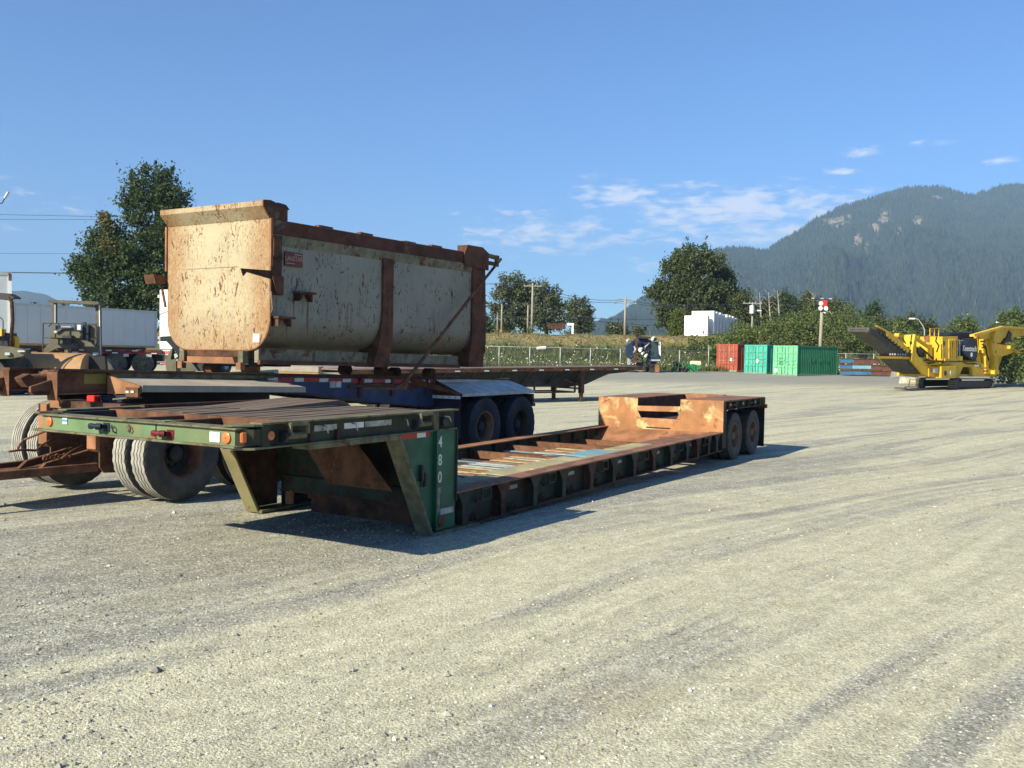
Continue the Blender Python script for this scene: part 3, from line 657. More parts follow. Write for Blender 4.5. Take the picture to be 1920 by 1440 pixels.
for i, (x, ty) in enumerate([(1424, 548), (1441, 548), (1458, 545), (1524, 549)]):
    b = on_ground(x, 121); b.z = 1.0; t = thing('dead_tree', ['bare grey snag left of the forked one above the woodland', 'pale forked bare snag above the woodland', 'bare leaning snag right of the forked one', 'bare broken snag just left of the lamp mast'][i], 'dead tree', b)
    tp = at(x, ty, 121)-b; mb = MB().tube([(0, 0, 0), (.1, 0, tp.z*.6), (tp.x*1, 0, tp.z)], [.18, .13, .03], 6)
    for k in range(7):
        h0 = tp.z*(.72+.04*k); s_ = 1 if k % 2 else -1; mb.tube([(tp.x*h0/tp.z, 0, h0), (tp.x*h0/tp.z+s_*(.5+.3*rng.random()), .1, h0+.5+.5*rng.random())], [.05, .015], 4)
    mb.build('trunk', M['bark_pale'], t, smooth=True)
# thicket
def thicket(name, label, blobs, mt_, n_clump, per, leaf, Yf):
    C = []
    for (px, py, rx, ry, Y) in blobs:
        c = at(px, py, Y); wx, wz = rx*Y/F, ry*Y/F; k = int(n_clump*rx*ry/900)
        u = nrs.randn(k, 3); u /= np.linalg.norm(u, axis=1)[:, None]; C.append(np.array([c.x, c.y, c.z])+u*(.5+.5*nrs.rand(k)**.4)[:, None]*np.array([wx, wx*.8, wz]))
    C = np.concatenate(C); n_ = len(C)*per; P = np.repeat(C, per, 0)+nrs.randn(n_, 3)*.33
    P[:, 2] = np.maximum(P[:, 2], .55)
    v, f = cards(n_, P, leaf, aspect=.75); np_mesh(name, v, f, M[mt_], 'stuff', label, 'shrubs')
tb = []
for i in range(64):
    x = 1330+i*9.2+rng.uniform(-6, 6); top_ = interp([(1330, 634), (1390, 612), (1430, 606), (1490, 596), (1540, 590), (1600, 596), (1660, 616), (1720, 632), (1800, 645), (1920, 640)], x)+rng.uniform(-8, 10)
    Y = rng.uniform(93, 108); ry = max(14, (676-top_)/2); tb.append((x, (top_+676)/2, rng.uniform(18, 26), ry, Y))
thicket('shrub_thicket', 'dense green shrub thicket behind the containers and crusher', tb, 'leaf_bush', 19, 54, .16, 100)
thicket('shrub_thicket', 'darker green bushes filling in behind the thicket', [(x+5, y-10, rx, ry, Y+10) for (x, y, rx, ry, Y) in tb[::2]], 'leaf_olive', 19, 46, .18, 110)
thicket('shrub_thicket', 'yellow flowering shrubs scattered through the thicket', [(1480, 622, 16, 12, 92), (1515, 640, 14, 10, 91), (1430, 640, 24, 10, 91), (1620, 612, 14, 10, 92), (1590, 628, 12, 12, 92), (1405, 655, 10, 8, 91), (1665, 612, 18, 6, 96), (1735, 618, 14, 5, 100)], 'leaf_yellowing', 9, 30, .15, 92)
thicket('shrub_thicket', 'low green bushes on the embankment below the white crates', [(1322, 640, 24, 8, 97), (1345, 645, 26, 10, 96), (1300, 652, 20, 6, 95), (1135, 655, 14, 5, 94), (1080, 652, 10, 4, 94), (1060, 648, 14, 4, 94), (1350, 660, 20, 14, 93), (1380, 650, 20, 16, 95), (975, 622, 26, 5, 120), (1060, 622, 14, 5, 120), (940, 622, 14, 5, 120)], 'leaf_bush', 30, 40, .2, 95)
thicket('shrub_thicket', 'leafy bushes at the right edge beside the crusher', [(1905, 640, 26, 30, 66), (1885, 690, 22, 26, 66), (1915, 700, 24, 26, 64), (1945, 660, 30, 50, 66), (1862, 700, 10, 22, 68), (1850, 676, 10, 20, 70)], 'leaf_bush', 24, 46, .15, 66)
thicket('shrub_thicket', 'bushes behind the left trailers', [(120, 573, 8, 6, 95), (72, 573, 5, 5, 100), (232, 575, 20, 8, 90), (30, 600, 30, 12, 96)], 'leaf_poplar', 40, 40, .2, 90)

# ---- utility poles, lamps, wires
M['pole'] = mat('weathered_pole', (.30, .27, .22), .9, var=.2, vs=3, stretch=(2, 2, .2))
M['wire'] = mat('wire', (.05, .05, .06), .6, bump=0)
M['white'] = mat('white_paint', (.72, .73, .72), .5, var=.05, vs=2, dirt=.12, dirtcol=(.5, .48, .42), bump=.03)
M['white_bright'] = mat('bright_white_paint', (.82, .82, .78), .45, var=.03, vs=2, bump=.02)
M['galvw'] = mat('grey_metal', (.45, .46, .46), .5, metal=.3, var=.1, bump=0)
def pole(label, px, pyb, pyt, Y, r=.13, arms=(), base_z=None, name='utility_pole'):
    b = on_ground(px, Y); b.z = base_z if base_z is not None else berm_z(b.x, b.y)
    top = at(px+0.3, pyt, Y); t = thing(name, label, 'utility pole', b); H_ = top.z-b.z
    MB().tube([(0, 0, -.2), (0, 0, H_)], [r, r*.7], 8).build('pole', M['pole'], t, smooth=True)
    for (dz, wd) in arms:
        a_ = MB().box(-wd/2, wd/2, -.06, .06, H_-dz-.08, H_-dz+.04)
        ar = a_.build('crossarm', M['pole'], t)
        ins = MB()
        for k in range(4): x = -wd*.45+wd*.3*k; ins.cyl((x, 0, H_-dz+.04), (x, 0, H_-dz+.20), .045, 6)
        ins.build('insulator', M['galvw'], ar)
    return t, H_
pole('tall wooden utility pole with a crossarm among the cottonwoods', 996, 628, 531, 120, .17, [(.35, 2.4)])
pole('shorter wooden pole just left of the tall crossarm pole', 988, 628, 572, 122, .13)
pole('wooden pole with an orange base left of the cottonwoods', 939, 628, 570, 120, .13)
pole('thin grey pole left of the orange based pole', 931, 628, 588, 124, .09)
pole('wooden pole with double crossarms standing alone before the blue mountain flank', 1170, 632, 558, 122, .17, [(.2, 2.2), (.75, 3.0)])
pole('wooden transformer pole sticking out of the woodland', 1408, 640, 567, 112, .14, [(.1, 2.3)], base_z=1.0)
b = on_ground(1408, 112); t = thing('transformer', 'white can transformer hung on the woodland pole', 'transformer', at(1410, 580, 111.6)); MB().cyl((0, 0, -.5), (0, 0, .45), .28, 12).build('tank', M['white'], t, smooth=30)
MB().cyl((.0, 0, .45), (0, 0, .7), .05, 6).build('bushing', M['galvw'], t)
def lamp(label, px0, py0, px1, py1, Y, base_py=640):
    b = on_ground(px1, Y); b.z = 1.0; t = thing('street_lamp', label, 'street lamp', b)
    e = at(px0, py0, Y)-b; s_ = at(px1, py1, Y)-b
    MB().tube([(0, 0, 0), (0, 0, s_.z-.4), s_, s_.lerp(e, .5)+Vector((0, 0, .35)), e], [.09, .07, .06, .05, .045], 7).build('pole', M['galvw'], t, smooth=True)
    MB().hexa([(e.x-.45, -.13, e.z-.10), (e.x+.15, -.13, e.z-.10), (e.x+.15, .13, e.z-.10), (e.x-.45, .13, e.z-.10)], [(e.x-.38, -.10, e.z+.05), (e.x+.15, -.10, e.z+.05), (e.x+.15, .10, e.z+.05), (e.x-.38, .10, e.z+.05)]).build('lamp_head', M['white'], t)
lamp('curved street lamp right of the transformer pole', 1425, 582, 1409, 590, 112)
lamp('curved street lamp right of the red lamp mast', 1546, 586, 1562, 592, 108)
lamp('curved street lamp standing above the middle of the crusher', 1712, 597, 1731, 612, 104)
lamp('curved street lamp half hidden above the crusher hopper', 1874, 604, 1892, 612, 110)
# red and white siren mast
b = on_ground(1536, 90); b.z = gz(b.x, b.y); tp = at(1541, 578, 90)-b
t = thing('floodlight_mast', 'bare wooden mast topped with a red box and white floodlights', 'mast', b)
MB().tube([(0, 0, 0), (tp.x, 0, tp.z)], [.19, .14], 10).build('pole', M['pole'], t, smooth=True)
x, z = tp.x, tp.z
MB().box(x-.05, x+.45, -.3, .2, z+.15, z+.75).build('lamp_housing', M['red_lens'], t, bevel=.04)
MB().box(x-.95, x+.9, -.07, .05, z+.8, z+.88).build('crossarm', M['dark'], t)
for dx, dz in ((-.22, .45), (-.25, -.02), (.28, -.02)):
    MB().tube([(x+dx, -.35, z+dz), (x+dx, -.12, z+dz)], [.22, .10], 10).build('floodlight', M['white_bright'], t, smooth=40)
for dx in (-.9, .0, .8): MB().box(x+dx-.12, x+dx+.12, -.12, .12, z+.88, z+1.0).build('sensor', M['galvw'], t)
# lamp at the far left edge
b = at(-30, 400, 42); bz = gz(b.x, b.y); t = thing('yard_light', 'small floodlight on a curved arm at the upper left edge', 'yard light', (b.x, b.y, bz))
e = at(9, 372, 42)-Vector((b.x, b.y, bz)); c_ = at(4, 381, 42)-Vector((b.x, b.y, bz))
MB().tube([(0, 0, 0), (0, 0, c_.z-.1), (c_.x*.5, 0, c_.z-.02), c_, e], [.08, .06, .03, .025, .025], 7).build('pole', M['dark'], t, smooth=True)
h_ = at(16, 360, 42)-Vector((b.x, b.y, bz)); MB().bar(e, h_, .16, .07).build('lamp_head', M['galvw'], t, bevel=.01)
def wire(label, pts, r=.022, sag=0.0):
    P = [at(*p) for p in pts]; Q = []
    for a_, b_ in zip(P[:-1], P[1:]):
        for k in range(8):
            t_ = k/8; q = a_.lerp(b_, t_); q.z -= sag*4*t_*(1-t_); Q.append(q)
    Q.append(P[-1]); o0 = P[0].copy()
    o = MB().tube([q-o0 for q in Q], r, 4).build('power_line', M['wire']); o.location = o0
    tag(o, label, 'power line')
wire('upper of the twin power lines crossing the left sky', [(-60, 401, 150), (230, 407, 150), (420, 411, 150)], .03)
wire('lower of the twin power lines crossing the left sky', [(-60, 411, 150), (230, 412, 150), (420, 416, 150)], .03)
wire('thin lone power line at mid height in the left sky', [(-60, 475, 150), (230, 476, 150)], .025)
wire('thick power line meeting the poplar from the left edge', [(-60, 510, 100), (200, 513, 100)], .05)
wire('power line from behind the dump body to the tall pole top', [(760, 533, 120), (996, 532, 120)], .035)
wire('upper power line sagging from the tall pole to the double crossarm pole', [(996, 531, 120), (1170, 562, 122), (1420, 566, 122)], .028, .8)
wire('lower power line sagging from the tall pole to the double crossarm pole', [(996, 535, 120), (1170, 565, 122), (1420, 569, 122)], .028, .9)
wire('power line at mid height from the orange based pole to the right', [(939, 571, 120), (988, 573, 122), (1100, 595, 120), (1170, 598, 122), (1240, 598, 122)], .03, .1)
wire('lowest dark cable passing the double crossarm pole', [(760, 590, 120), (930, 592, 120), (1060, 595, 120), (1170, 606, 122), (1240, 610, 122)], .035, .1)
wire('dark power line crossing the trees above the white crates', [(1230, 572, 110), (1408, 570, 112), (1520, 566, 114)], .03)
# sign gantry and small posts on the road
b = on_ground(1072, 118); b.z = berm_z(b.x, b.y); t = thing('road_sign', 'white road sign post with a brown arm beside the narrow cottonwood', 'road sign', b)
H_ = at(1072, 606, 118).z-b.z; MB().box(-.12, .12, -.1, .1, 0, H_).build('post', M['white_bright'], t)
MB().box(-3.2, -.9, -.08, .08, H_-.75, H_-.05).build('sign_panel', M['rust_dark'], t); MB().box(-.7, .15, -.15, .05, H_-.3, H_).build('sign_cap', M['white_bright'], t)
MB().box(-.7, .9, -.3, .3, -.3, .35).build('footing', M['white_bright'], t)
o = MB().cyl((-.5, 0, .15), (.5, 0, .25), .18, 8).build('white_pipe', M['white_bright']); o.location = at(1015, 634, 96); o.location.z = berm_z(o.location.x, 96)+.1; tag(o, 'short white pipe lying on the dry embankment slope', 'pipe')
M['orange'] = mat('orange_marker', (.45, .16, .07), .6)
o = MB().box(-.16, .16, -.1, .1, 0, .9).build('marker_board', M['orange']); b = on_ground(938, 117); o.location = (b.x, 117, berm_z(b.x, 117)); tag(o, 'small orange marker at the foot of a pole on the embankment', 'marker')

# ---- chain link fence
M['mesh_wire'] = mat('fence_wire', (.33, .34, .33), .5, metal=.4, bump=0)
def fence(label, p0, p1, n_posts, h=1.85, tall_end=None):
    a_ = Vector((p0[0], p0[1], gz(*p0[:2]))); b_ = Vector((p1[0], p1[1], gz(*p1[:2]))); t = thing('chain_link_fence', label, 'fence', a_)
    d = b_-a_; L_ = d.length; post = None
    for k in range(n_posts):
        q = d*(k/(n_posts-1)); hh = h+.05
        if tall_end and k == tall_end: hh = h+.55
        if post is None or hh != h+.05:
            o = MB().tube([(0, 0, -.1), (0, 0, hh)], .038, 8).build('post', M['galvw'], t, smooth=True)
            if post is None: post = o
        else: o = post.copy(); col.objects.link(o); o.parent = t
        o.location = q
    MB().tube([(0, 0, h), d+Vector((0, 0, h))], .028, 6).build('top_rail', M['galvw'], t, smooth=True)
    mb = MB(); s = .26; n_ = int(L_/s); u = d/L_
    for k in range(-8, n_):
        for sg in (1, -1):
            x0 = k*s; x1 = x0+h-.06; za, zb_ = (.03, h-.03) if sg == 1 else (h-.03, .03)
            if x0 < 0: za += (-x0)*sg; x0 = 0
            if x1 > L_: zb_ -= (x1-L_)*sg; x1 = L_
            if x1 <= x0: continue
            mb.bar(u*x0+Vector((0, 0, za)), u*x1+Vector((0, 0, zb_)), .006)
    tag(mb.build('wire_mesh', M['mesh_wire'], t), kind='stuff')
    return t
p_l = on_ground(700, 83); p_m = on_ground(1328, 87)
fence('chain link fence left of the red container, behind the drill rig', (p_l.x, 83), (p_m.x, 87), 12, tall_end=11)
p_a = on_ground(1480, 90); p_b = on_ground(1690, 90)
fence('chain link fence behind the stacked blue and brown beams', (p_a.x, 90), (p_b.x, 90), 5)
p_c = on_ground(1850, 72); p_d = on_ground(2000, 70)
fence('short chain link fence at the right edge behind the bushes', (p_c.x, 75), (p_d.x, 73), 4)
# ================================================================= LOW-BED TRAILER (frame: x = length, y = to the far side, z up)
AZ = R(30.704); RZ = math.pi/2-AZ
LX = Vector((math.sin(AZ), math.cos(AZ), 0)); WX = Vector((-math.cos(AZ), math.sin(AZ), 0)); ORG = Vector((-.776, 9.101, 0))
def fr(l_, w_, z=0): return ORG+LX*l_+WX*w_+Vector((0, 0, z))
M['plank_mix'] = mat('plank_mix', (.30, .26, .15), .75, var=.25, vs=4, second=(.15, .30, .38), sec_t=.48, sec_s=1.6, bump=.2)
T = thing('lowbed_trailer', 'long low green and rust trailer with stencilled numbers resting its front on the gravel', 'trailer', ORG, RZ)
def arc_pts(c, r, a0, a1, n, f): return [f(c[0]+r*math.cos(a0+(a1-a0)*k/n), c[1]+r*math.sin(a0+(a1-a0)*k/n)) for k in range(n+1)]
M['worn'] = mat('worn_paint', (.27, .21, .15), .8, var=.4, vs=30, rust=.3, rs=20)
# --- gooseneck front beam
fb = MB(); fb.prism([(-2.47, 1.078), (-2.47, 1.205), (-2.455, 1.205), (-2.455, 1.078)], .10, 2.57)
fb.build('front_beam', M['green_faded'], T)
pl = MB()
pl.prism([(-2.50, 1.203), (-2.50, 1.218), (-2.36, 1.224), (-2.36, 1.209)], .06, 2.60); pl.build('top_flange', M['flange'], T, bevel=.004)
pl = MB().prism([(-2.515, 1.062), (-2.515, 1.08), (-2.38, 1.08), (-2.38, 1.062)], .06, 2.66); pl.build('bottom_flange', M['flange'], T, bevel=.004)
cn = MB().prism([(-2.47, .10), (-2.36, .012), (-2.29, .006), (-2.29, .02), (-2.35, .03), (-2.455, .11)], 1.08, 1.205, 'z'); cn.build('corner_plate', M['green_grimy'], T)
MB().prism([(-2.50, .11), (-2.37, .0), (-2.28, -.01), (-2.28, .12), (-2.40, .2), (-2.5, .2)], 1.225, 1.243, 'z').build('corner_cap', M['flange'], T, bevel=.004)
MB().prism([(-2.505, .11), (-2.37, -.01), (-2.25, -.01), (-2.25, .1), (-2.5, .2)], 1.046, 1.062, 'z').build('corner_foot', M['flange'], T)
MB().box(-2.478, -2.4705, 1.012, 1.017, 1.08, 1.203).build('seam', M['dark'], T)
MB().prism([(-2.50, 2.57), (-2.5, 2.66), (-2.36, 2.6), (-2.36, 2.5)], 1.218, 1.236, 'z').build('corner_cap', M['flange'], T)
def disc(c, r, th, m_, par, nm, ax='x', hole=True):
    d_ = {'x': Vector((-1, 0, 0)), 'y': Vector((0, -1, 0))}[ax]; c = Vector(c)
    mb = MB().tube([c, c+d_*th*.7, c+d_*th], [r, r, r*.78], 20); o = mb.build(nm, m_, par, smooth=35)
    if hole: MB().tube([c+d_*th, c+d_*(th+.003)], r*.12, 8).build('screw', M['dark'], o)
    return o
disc((-2.47, 2.46, 1.150), .042, .018, M['amber'], T, 'marker_light'); disc((-2.47, .185, 1.138), .044, .018, M['amber'], T, 'marker_light')
disc((-2.19, .008, 1.148), .036, .016, M['amber'], T, 'marker_light', 'y')
MB().bar((-2.43, .052, 1.10), (-2.43, .052, 1.19), .06, .03).build('marker_light', M['amber'], T, bevel=.012)
MB().box(-2.478, -2.4705, 2.20, 2.265, 1.14, 1.196).build('sticker', M['sticker'], T)
MB().box(-2.480, -2.4785, 2.20, 2.265, 1.160, 1.182).build('sticker', M['sticker_blue'], T)
MB().box(-2.478, -2.4705, .262, .372, 1.098, 1.176).build('sticker', M['sticker'], T)
for nm, y, z, m_ in (('gladhand', 1.66, 1.150, 'blackhub'), ('gladhand', .845, 1.135, 'redhub')):
    g_ = MB().tube([(-2.47, y, z), (-2.52, y, z)], .018, 10).tube([(-2.52, y, z+.0), (-2.545, y+.035, z)], .028, 12)
    g_.tube([(-2.545, y+.02, z), (-2.545, y+.10, z+.005)], [.02, .022], 10).tube([(-2.535, y+.10, z), (-2.56, y+.10, z)], .026, 12)
    go = g_.build(nm, M[m_], T, smooth=40)
    MB().box(-2.476, -2.471, y-.05, y+.035, z-.045, z+.03).build('mount_plate', M[m_], go)
MB().tube([(-2.472, 1.53, 1.10), (-2.50, 1.53, 1.115), (-2.505, 1.535, 1.155), (-2.49, 1.56, 1.165), (-2.485, 1.575, 1.14)], .006, 6).build('hook', M['dark'], T, smooth=True)
sk = disc((-2.47, 1.365, 1.152), .030, .016, M['flange'], T, 'electric_socket'); MB().tube([(-2.485, 1.33, 1.17), (-2.495, 1.31, 1.14), (-2.485, 1.33, 1.115)], .006, 6).build('wire_bail', M['rust'], sk)
MB().prism([(1.12, 1.085), (1.0, 1.085), (1.055, 1.13)], -2.476, -2.4705, 'x').build('warning_triangle', M['rust_light'], T)
# --- gooseneck side beams
for y0, sg in ((0, 1), (2.60, -1)):
    y = lambda d: y0+sg*d
    MB().box(-2.29, .43, y(.045), y(.06), 1.06, 1.236).build('side_web', M['green_grimy'], T)
    MB().box(-2.30, .44, y(-.01), y(.12), 1.236, 1.252).build('top_flange', M['flange'], T, bevel=.004)
    MB().box(-2.28, .43, y(0), y(.10), 1.046, 1.060).build('bottom_flange', M['flange'], T, bevel=.003)
    MB().box(-1.75, -.50, y(.004), y(.20), 1.00, 1.045).build('lower_flange', M['flange'], T, bevel=.004)
MB().box(-2.29, -2.20, .0, .045, 1.06, 1.236).build('beam_block', M['green_grimy'], T)
MB().box(.02, .10, .005, .045, 1.06, 1.236).build('beam_block', M['flange'], T)
MB().box(-1.72, -1.70, .03, .045, 1.06, 1.236).build('stiffener', M['rust_dark'], T)
for l0, l1 in ((-1.66, -1.38), (-1.28, -1.02), (-1.0, -.62)):
    MB().box(l0, l1, .038, .0445, 1.145, 1.195).build('reflective_tape', M['faded_tape' if l0 < -1.3 else ('white_tape' if l0 < -1.1 else 'faded_tape')], T)
MB().box(-1.4, -1.385, .01, .045, 1.06, 1.15).build('stiffener', M['rust_dark'], T)
def winch(l0):
    o = MB().tube([(l0, .012, 1.13), (l0+.24, .012, 1.13)], .028, 12).build('winch_roller', M['flange'], T, smooth=40)
    MB().tube([(l0-.02, .012, 1.13), (l0+.01, .012, 1.13)], .05, 12).build('ratchet_wheel', M['dark'], o, smooth=40)
    mb = MB(); z0, z1 = 1.145, 1.228
    for a_, b_ in (((l0+.03, -.03, z0), (l0+.03, -.03, z1)), ((l0+.03, -.03, z1), (l0+.23, -.03, z1)), ((l0+.23, -.03, z1), (l0+.23, -.03, z0)), ((l0+.03, -.03, z0+.0), (l0+.06, -.03, z0))): mb.bar(a_, b_, .018, .03)
    mb.bar((l0+.03, -.03, z1), (l0+.03, .045, z1), .02).bar((l0+.23, -.03, z1), (l0+.23, .045, z1), .02)
    mb.build('winch_bracket', M['flange'], o)
winch(-2.04); winch(-.28)
for x in (-1.56, -1.18, -.44): MB().tube([(x, .04, 1.19), (x, -.01, 1.185), (x+.01, -.012, 1.14), (x+.03, 0, 1.125)], .007, 6).build('tie_hook', M['galv'], T, smooth=True)
MB().tube([(.22, .04, 1.13), (.22, 0, 1.13)], .045, 14).build('pin_boss', M['dark'], T, smooth=40)
MB().tube([(.20, .01, 1.19), (.25, -.02, 1.18), (.28, -.02, 1.13)], .008, 6).build('tie_hook', M['galv'], T, smooth=True)
# --- deck of the gooseneck
MB().box(-2.45, .33, .06, 2.54, 1.062, 1.074).build('belly_plate', M['dark'], T)
MB().prism([(-1.86, 1.10), (-1.86, 1.238), (-1.76, 1.238), (-1.76, 1.10)], .13, 2.48).build('crossmember', M['rust'], T, bevel=.004)
MB().box(-2.455, -1.86, .93, 1.03, 1.11, 1.226).build('stringer', M['rust'], T); MB().box(-2.455, -1.86, 1.42, 1.52, 1.11, 1.226).build('stringer', M['rust'], T)
MB().box(-2.455, -2.33, .93, 1.04, 1.2265, 1.229).build('paint_patch', M['green_faded'], T)
MB().box(-2.455, -2.33, 1.41, 1.53, 1.2265, 1.229).build('paint_patch', M['green_faded'], T)
MB().box(-2.3, -1.86, .13, .20, 1.13, 1.225).build('stringer', M['rust'], T)
MB().box(-2.45, .42, 2.38, 2.44, 1.06, 1.232).build('stringer', M['dark'], T)
b0 = None; y = .13
for k in range(13):
    wd = .165+.02*rng.random(); l1 = .40 if y < 1.3 else (.16 if y < 1.7 else .30)
    bm_ = MB(); n_ = 10
    zt = [1.232+.002*math.sin(k*1.7+i*.9)+.002*rng.random()+(.008 if 1.2 < y < 2.2 else 0) for i in range(n_+1)]
    for i in range(n_):
        a_, c_ = -1.755+(l1+1.755)*i/n_, -1.755+(l1+1.755)*(i+1)/n_
        bm_.hexa([(a_, y, 1.19), (c_, y, 1.19), (c_, y+wd, 1.19), (a_, y+wd, 1.19)], [(a_, y+.006, zt[i]), (c_, y+.006, zt[i+1]), (c_, y+wd-.006, zt[i+1]-.003), (a_, y+wd-.006, zt[i]-.003)])
    if y+wd < 2.40: bm_.build('deck_board', M['wood'], T)
    y += wd+.006
for k, yy_ in enumerate((1.45, 1.66, 1.87, 2.08)):
    MB().prism([(-.9, 1.24), (.25, 1.295), (.33, 1.285), (.50, 1.20), (.50, 1.13), (.2, 1.2), (-.9, 1.22)], yy_, yy_+.195).build('deck_board', M['wood'], T)
MB().box(-1.6, .43, 2.30, 2.36, 1.25, 1.275).build('edge_strip', M['rust_dark'], T)
# --- legs of the gooseneck
for y0, sg in ((0, 1), (2.60, -1)):
    y = lambda d: y0+sg*d
    MB().prism([(-.50, 1.046), (.11, 1.046), (.13, .03), (.03, .02)], min(y(.055), y(.07)), max(y(.055), y(.07))).build('leg_web', M['green' if sg == 1 else 'rust_dark'], T)  # far web in dark rust: the shade on it is put into the colour
    a_, b_ = min(y(-.004), y(.185)), max(y(-.004), y(.185))
    MB().prism([(-.555, 1.046), (-.52, 1.046), (.035, .0), (.0, -.012)], a_, b_).build('leg_flange', M['flange' if sg == 1 else 'leg_tan'], T, bevel=.004)
    MB().box(.105, .435, min(y(.02), y(.05)), max(y(.02), y(.05)), .03, 1.046).build('leg_post', M['green' if sg == 1 else 'rust_dark'], T, bevel=.005)  # far post darkened the same way, shade carried by its colour
    MB().box(.425, .445, min(y(0), y(.25)), max(y(0), y(.25)), .30, 1.046).build('leg_back', M['green_grimy'], T)
    MB().box(.085, .105, min(y(.01), y(.07)), max(y(.01), y(.07)), .04, 1.046).build('leg_rib', M['green'], T)
    MB().prism([(-.005, -.012), (.02, .022), (.85, .016), (.86, -.014)], min(y(-.02), y(.24)), max(y(-.02), y(.24))).build('skid', M['flange'], T, bevel=.004)
for i, (ch, z) in enumerate((('4', .925), ('8', .742), ('0', .567))):
    text_mesh(ch, .158, M['stencil'], T, (.150, .0175, z), (math.pi/2, 0, 0), 'numeral', sx=.86)
for z, hh, w_ in ((.44, .06, .055), (.39, .03, .03), (.30, .17, .035)): MB().box(.118, .118+w_, .0165, .0195, z-hh/2, z+hh/2).build('worn_paint_patch', M['worn'], T)
for l0, l1, m_ in ((-.46, -.20, 'red_tape'), (-.197, -.055, 'white_tape'), (-.052, .01, 'red_tape')):
    MB().box(l0, l1, .050, .0545, .992, 1.038).build('reflective_tape', M[m_], T)
bk = MB().box(-.16, -.13, .01, .055, .56, .72).box(-.10, -.06, .02, .055, .50, .64).build('bracket', M['dark'], T)
MB().box(-.13, -.03, .045, .0545, .50, .66).build('bracket', M['green'], T)
disc((.18, .02, .125), .06, .02, M['rust'], T, 'hinge_boss', 'y')
MB().box(.17, .40, .0165, .0195, .185, .245).build('reflective_tape', M['faded_tape'], T)
# --- underside of the gooseneck
MB().prism([(.36, .39), (.33, .39), (.33, .22), (.36, .22)], .24, 2.36).build('cross_plate', M['green_grimy'], T)
MB().prism([(.40, .21), (.36, .21), (.36, .0), (.40, .0)], .24, 1.95).build('cross_plate', M['rust_dark'], T)
MB().box(.32, .42, .2, 2.4, .205, .222).build('cross_ledge', M['rust_dark'], T)
MB().prism([(.385, 1.20), (.375, 1.20), (.375, .38), (.385, .38)], .24, 2.36).build('bulkhead', M['green_grimy'], T)
pl = MB(); pl.prism([(.52, .40), (1.40, .40), (1.95, 1.05), (1.18, 1.05)], .02, .04, 'x')
pl.build('neck_plate', M['rust'], T)
MB().prism([(-1.7, 1.19), (-1.7, 1.02), (.37, .98), (.37, 1.19)], 1.2, 1.22).build('neck_web', M['dark'], T)
MB().prism([(-1.7, 1.19), (-1.7, 1.02), (.37, .98), (.37, 1.19)], .6, .62).build('neck_web', M['dark'], T)
MB().box(.37, .42, 2.28, 2.36, .05, .38).build('cross_strut', M['rust_light'], T)
for x in (-1.4, -.9, -.4): MB().box(x, x+.07, .07, 2.5, 1.06, 1.19).build('crossmember', M['rust_dark'], T)
# --- low deck rails
def rz(l_): return .388+.0075*l_      # top of the rail
def rb(l_): return -.012+.0135*l_     # bottom of the rail
RL0, RL1 = .43, 9.30
for y0, sg, m_ in ((0, 1, 'deck_rust'), (2.60, -1, 'rust_light')):
    y = lambda d: y0+sg*d
    for a_, b_, nm, mm, za in ((-.006, .24, 'rail_top', m_, None), (.115, .13, 'rail_web', 'green_grimy', 1), (0, .22, 'rail_bottom', 'rust_dark', 2)):
        lo, hi = min(y(a_), y(b_)), max(y(a_), y(b_)); l0 = RL0 if za != 2 else .86
        if za is None: q = [(l0, rz(l0)-.016), (RL1, rz(RL1)-.016), (RL1, rz(RL1)), (l0, rz(l0))]
        elif za == 1: q = [(l0, rb(l0)+.018), (RL1, rb(RL1)+.018), (RL1, rz(RL1)-.016), (l0, rz(l0)-.016)]
        else: q = [(l0, rb(l0)), (RL1, rb(RL1)), (RL1, rb(RL1)+.018), (l0, rb(l0)+.018)]
        MB().prism(q, lo, hi).build(nm, M[mm], T)
pos = [.60, 1.38, 2.12, 2.86, 3.66, 4.39, 5.12, 5.88, 6.63, 7.37, 7.91, 8.48, 8.93]
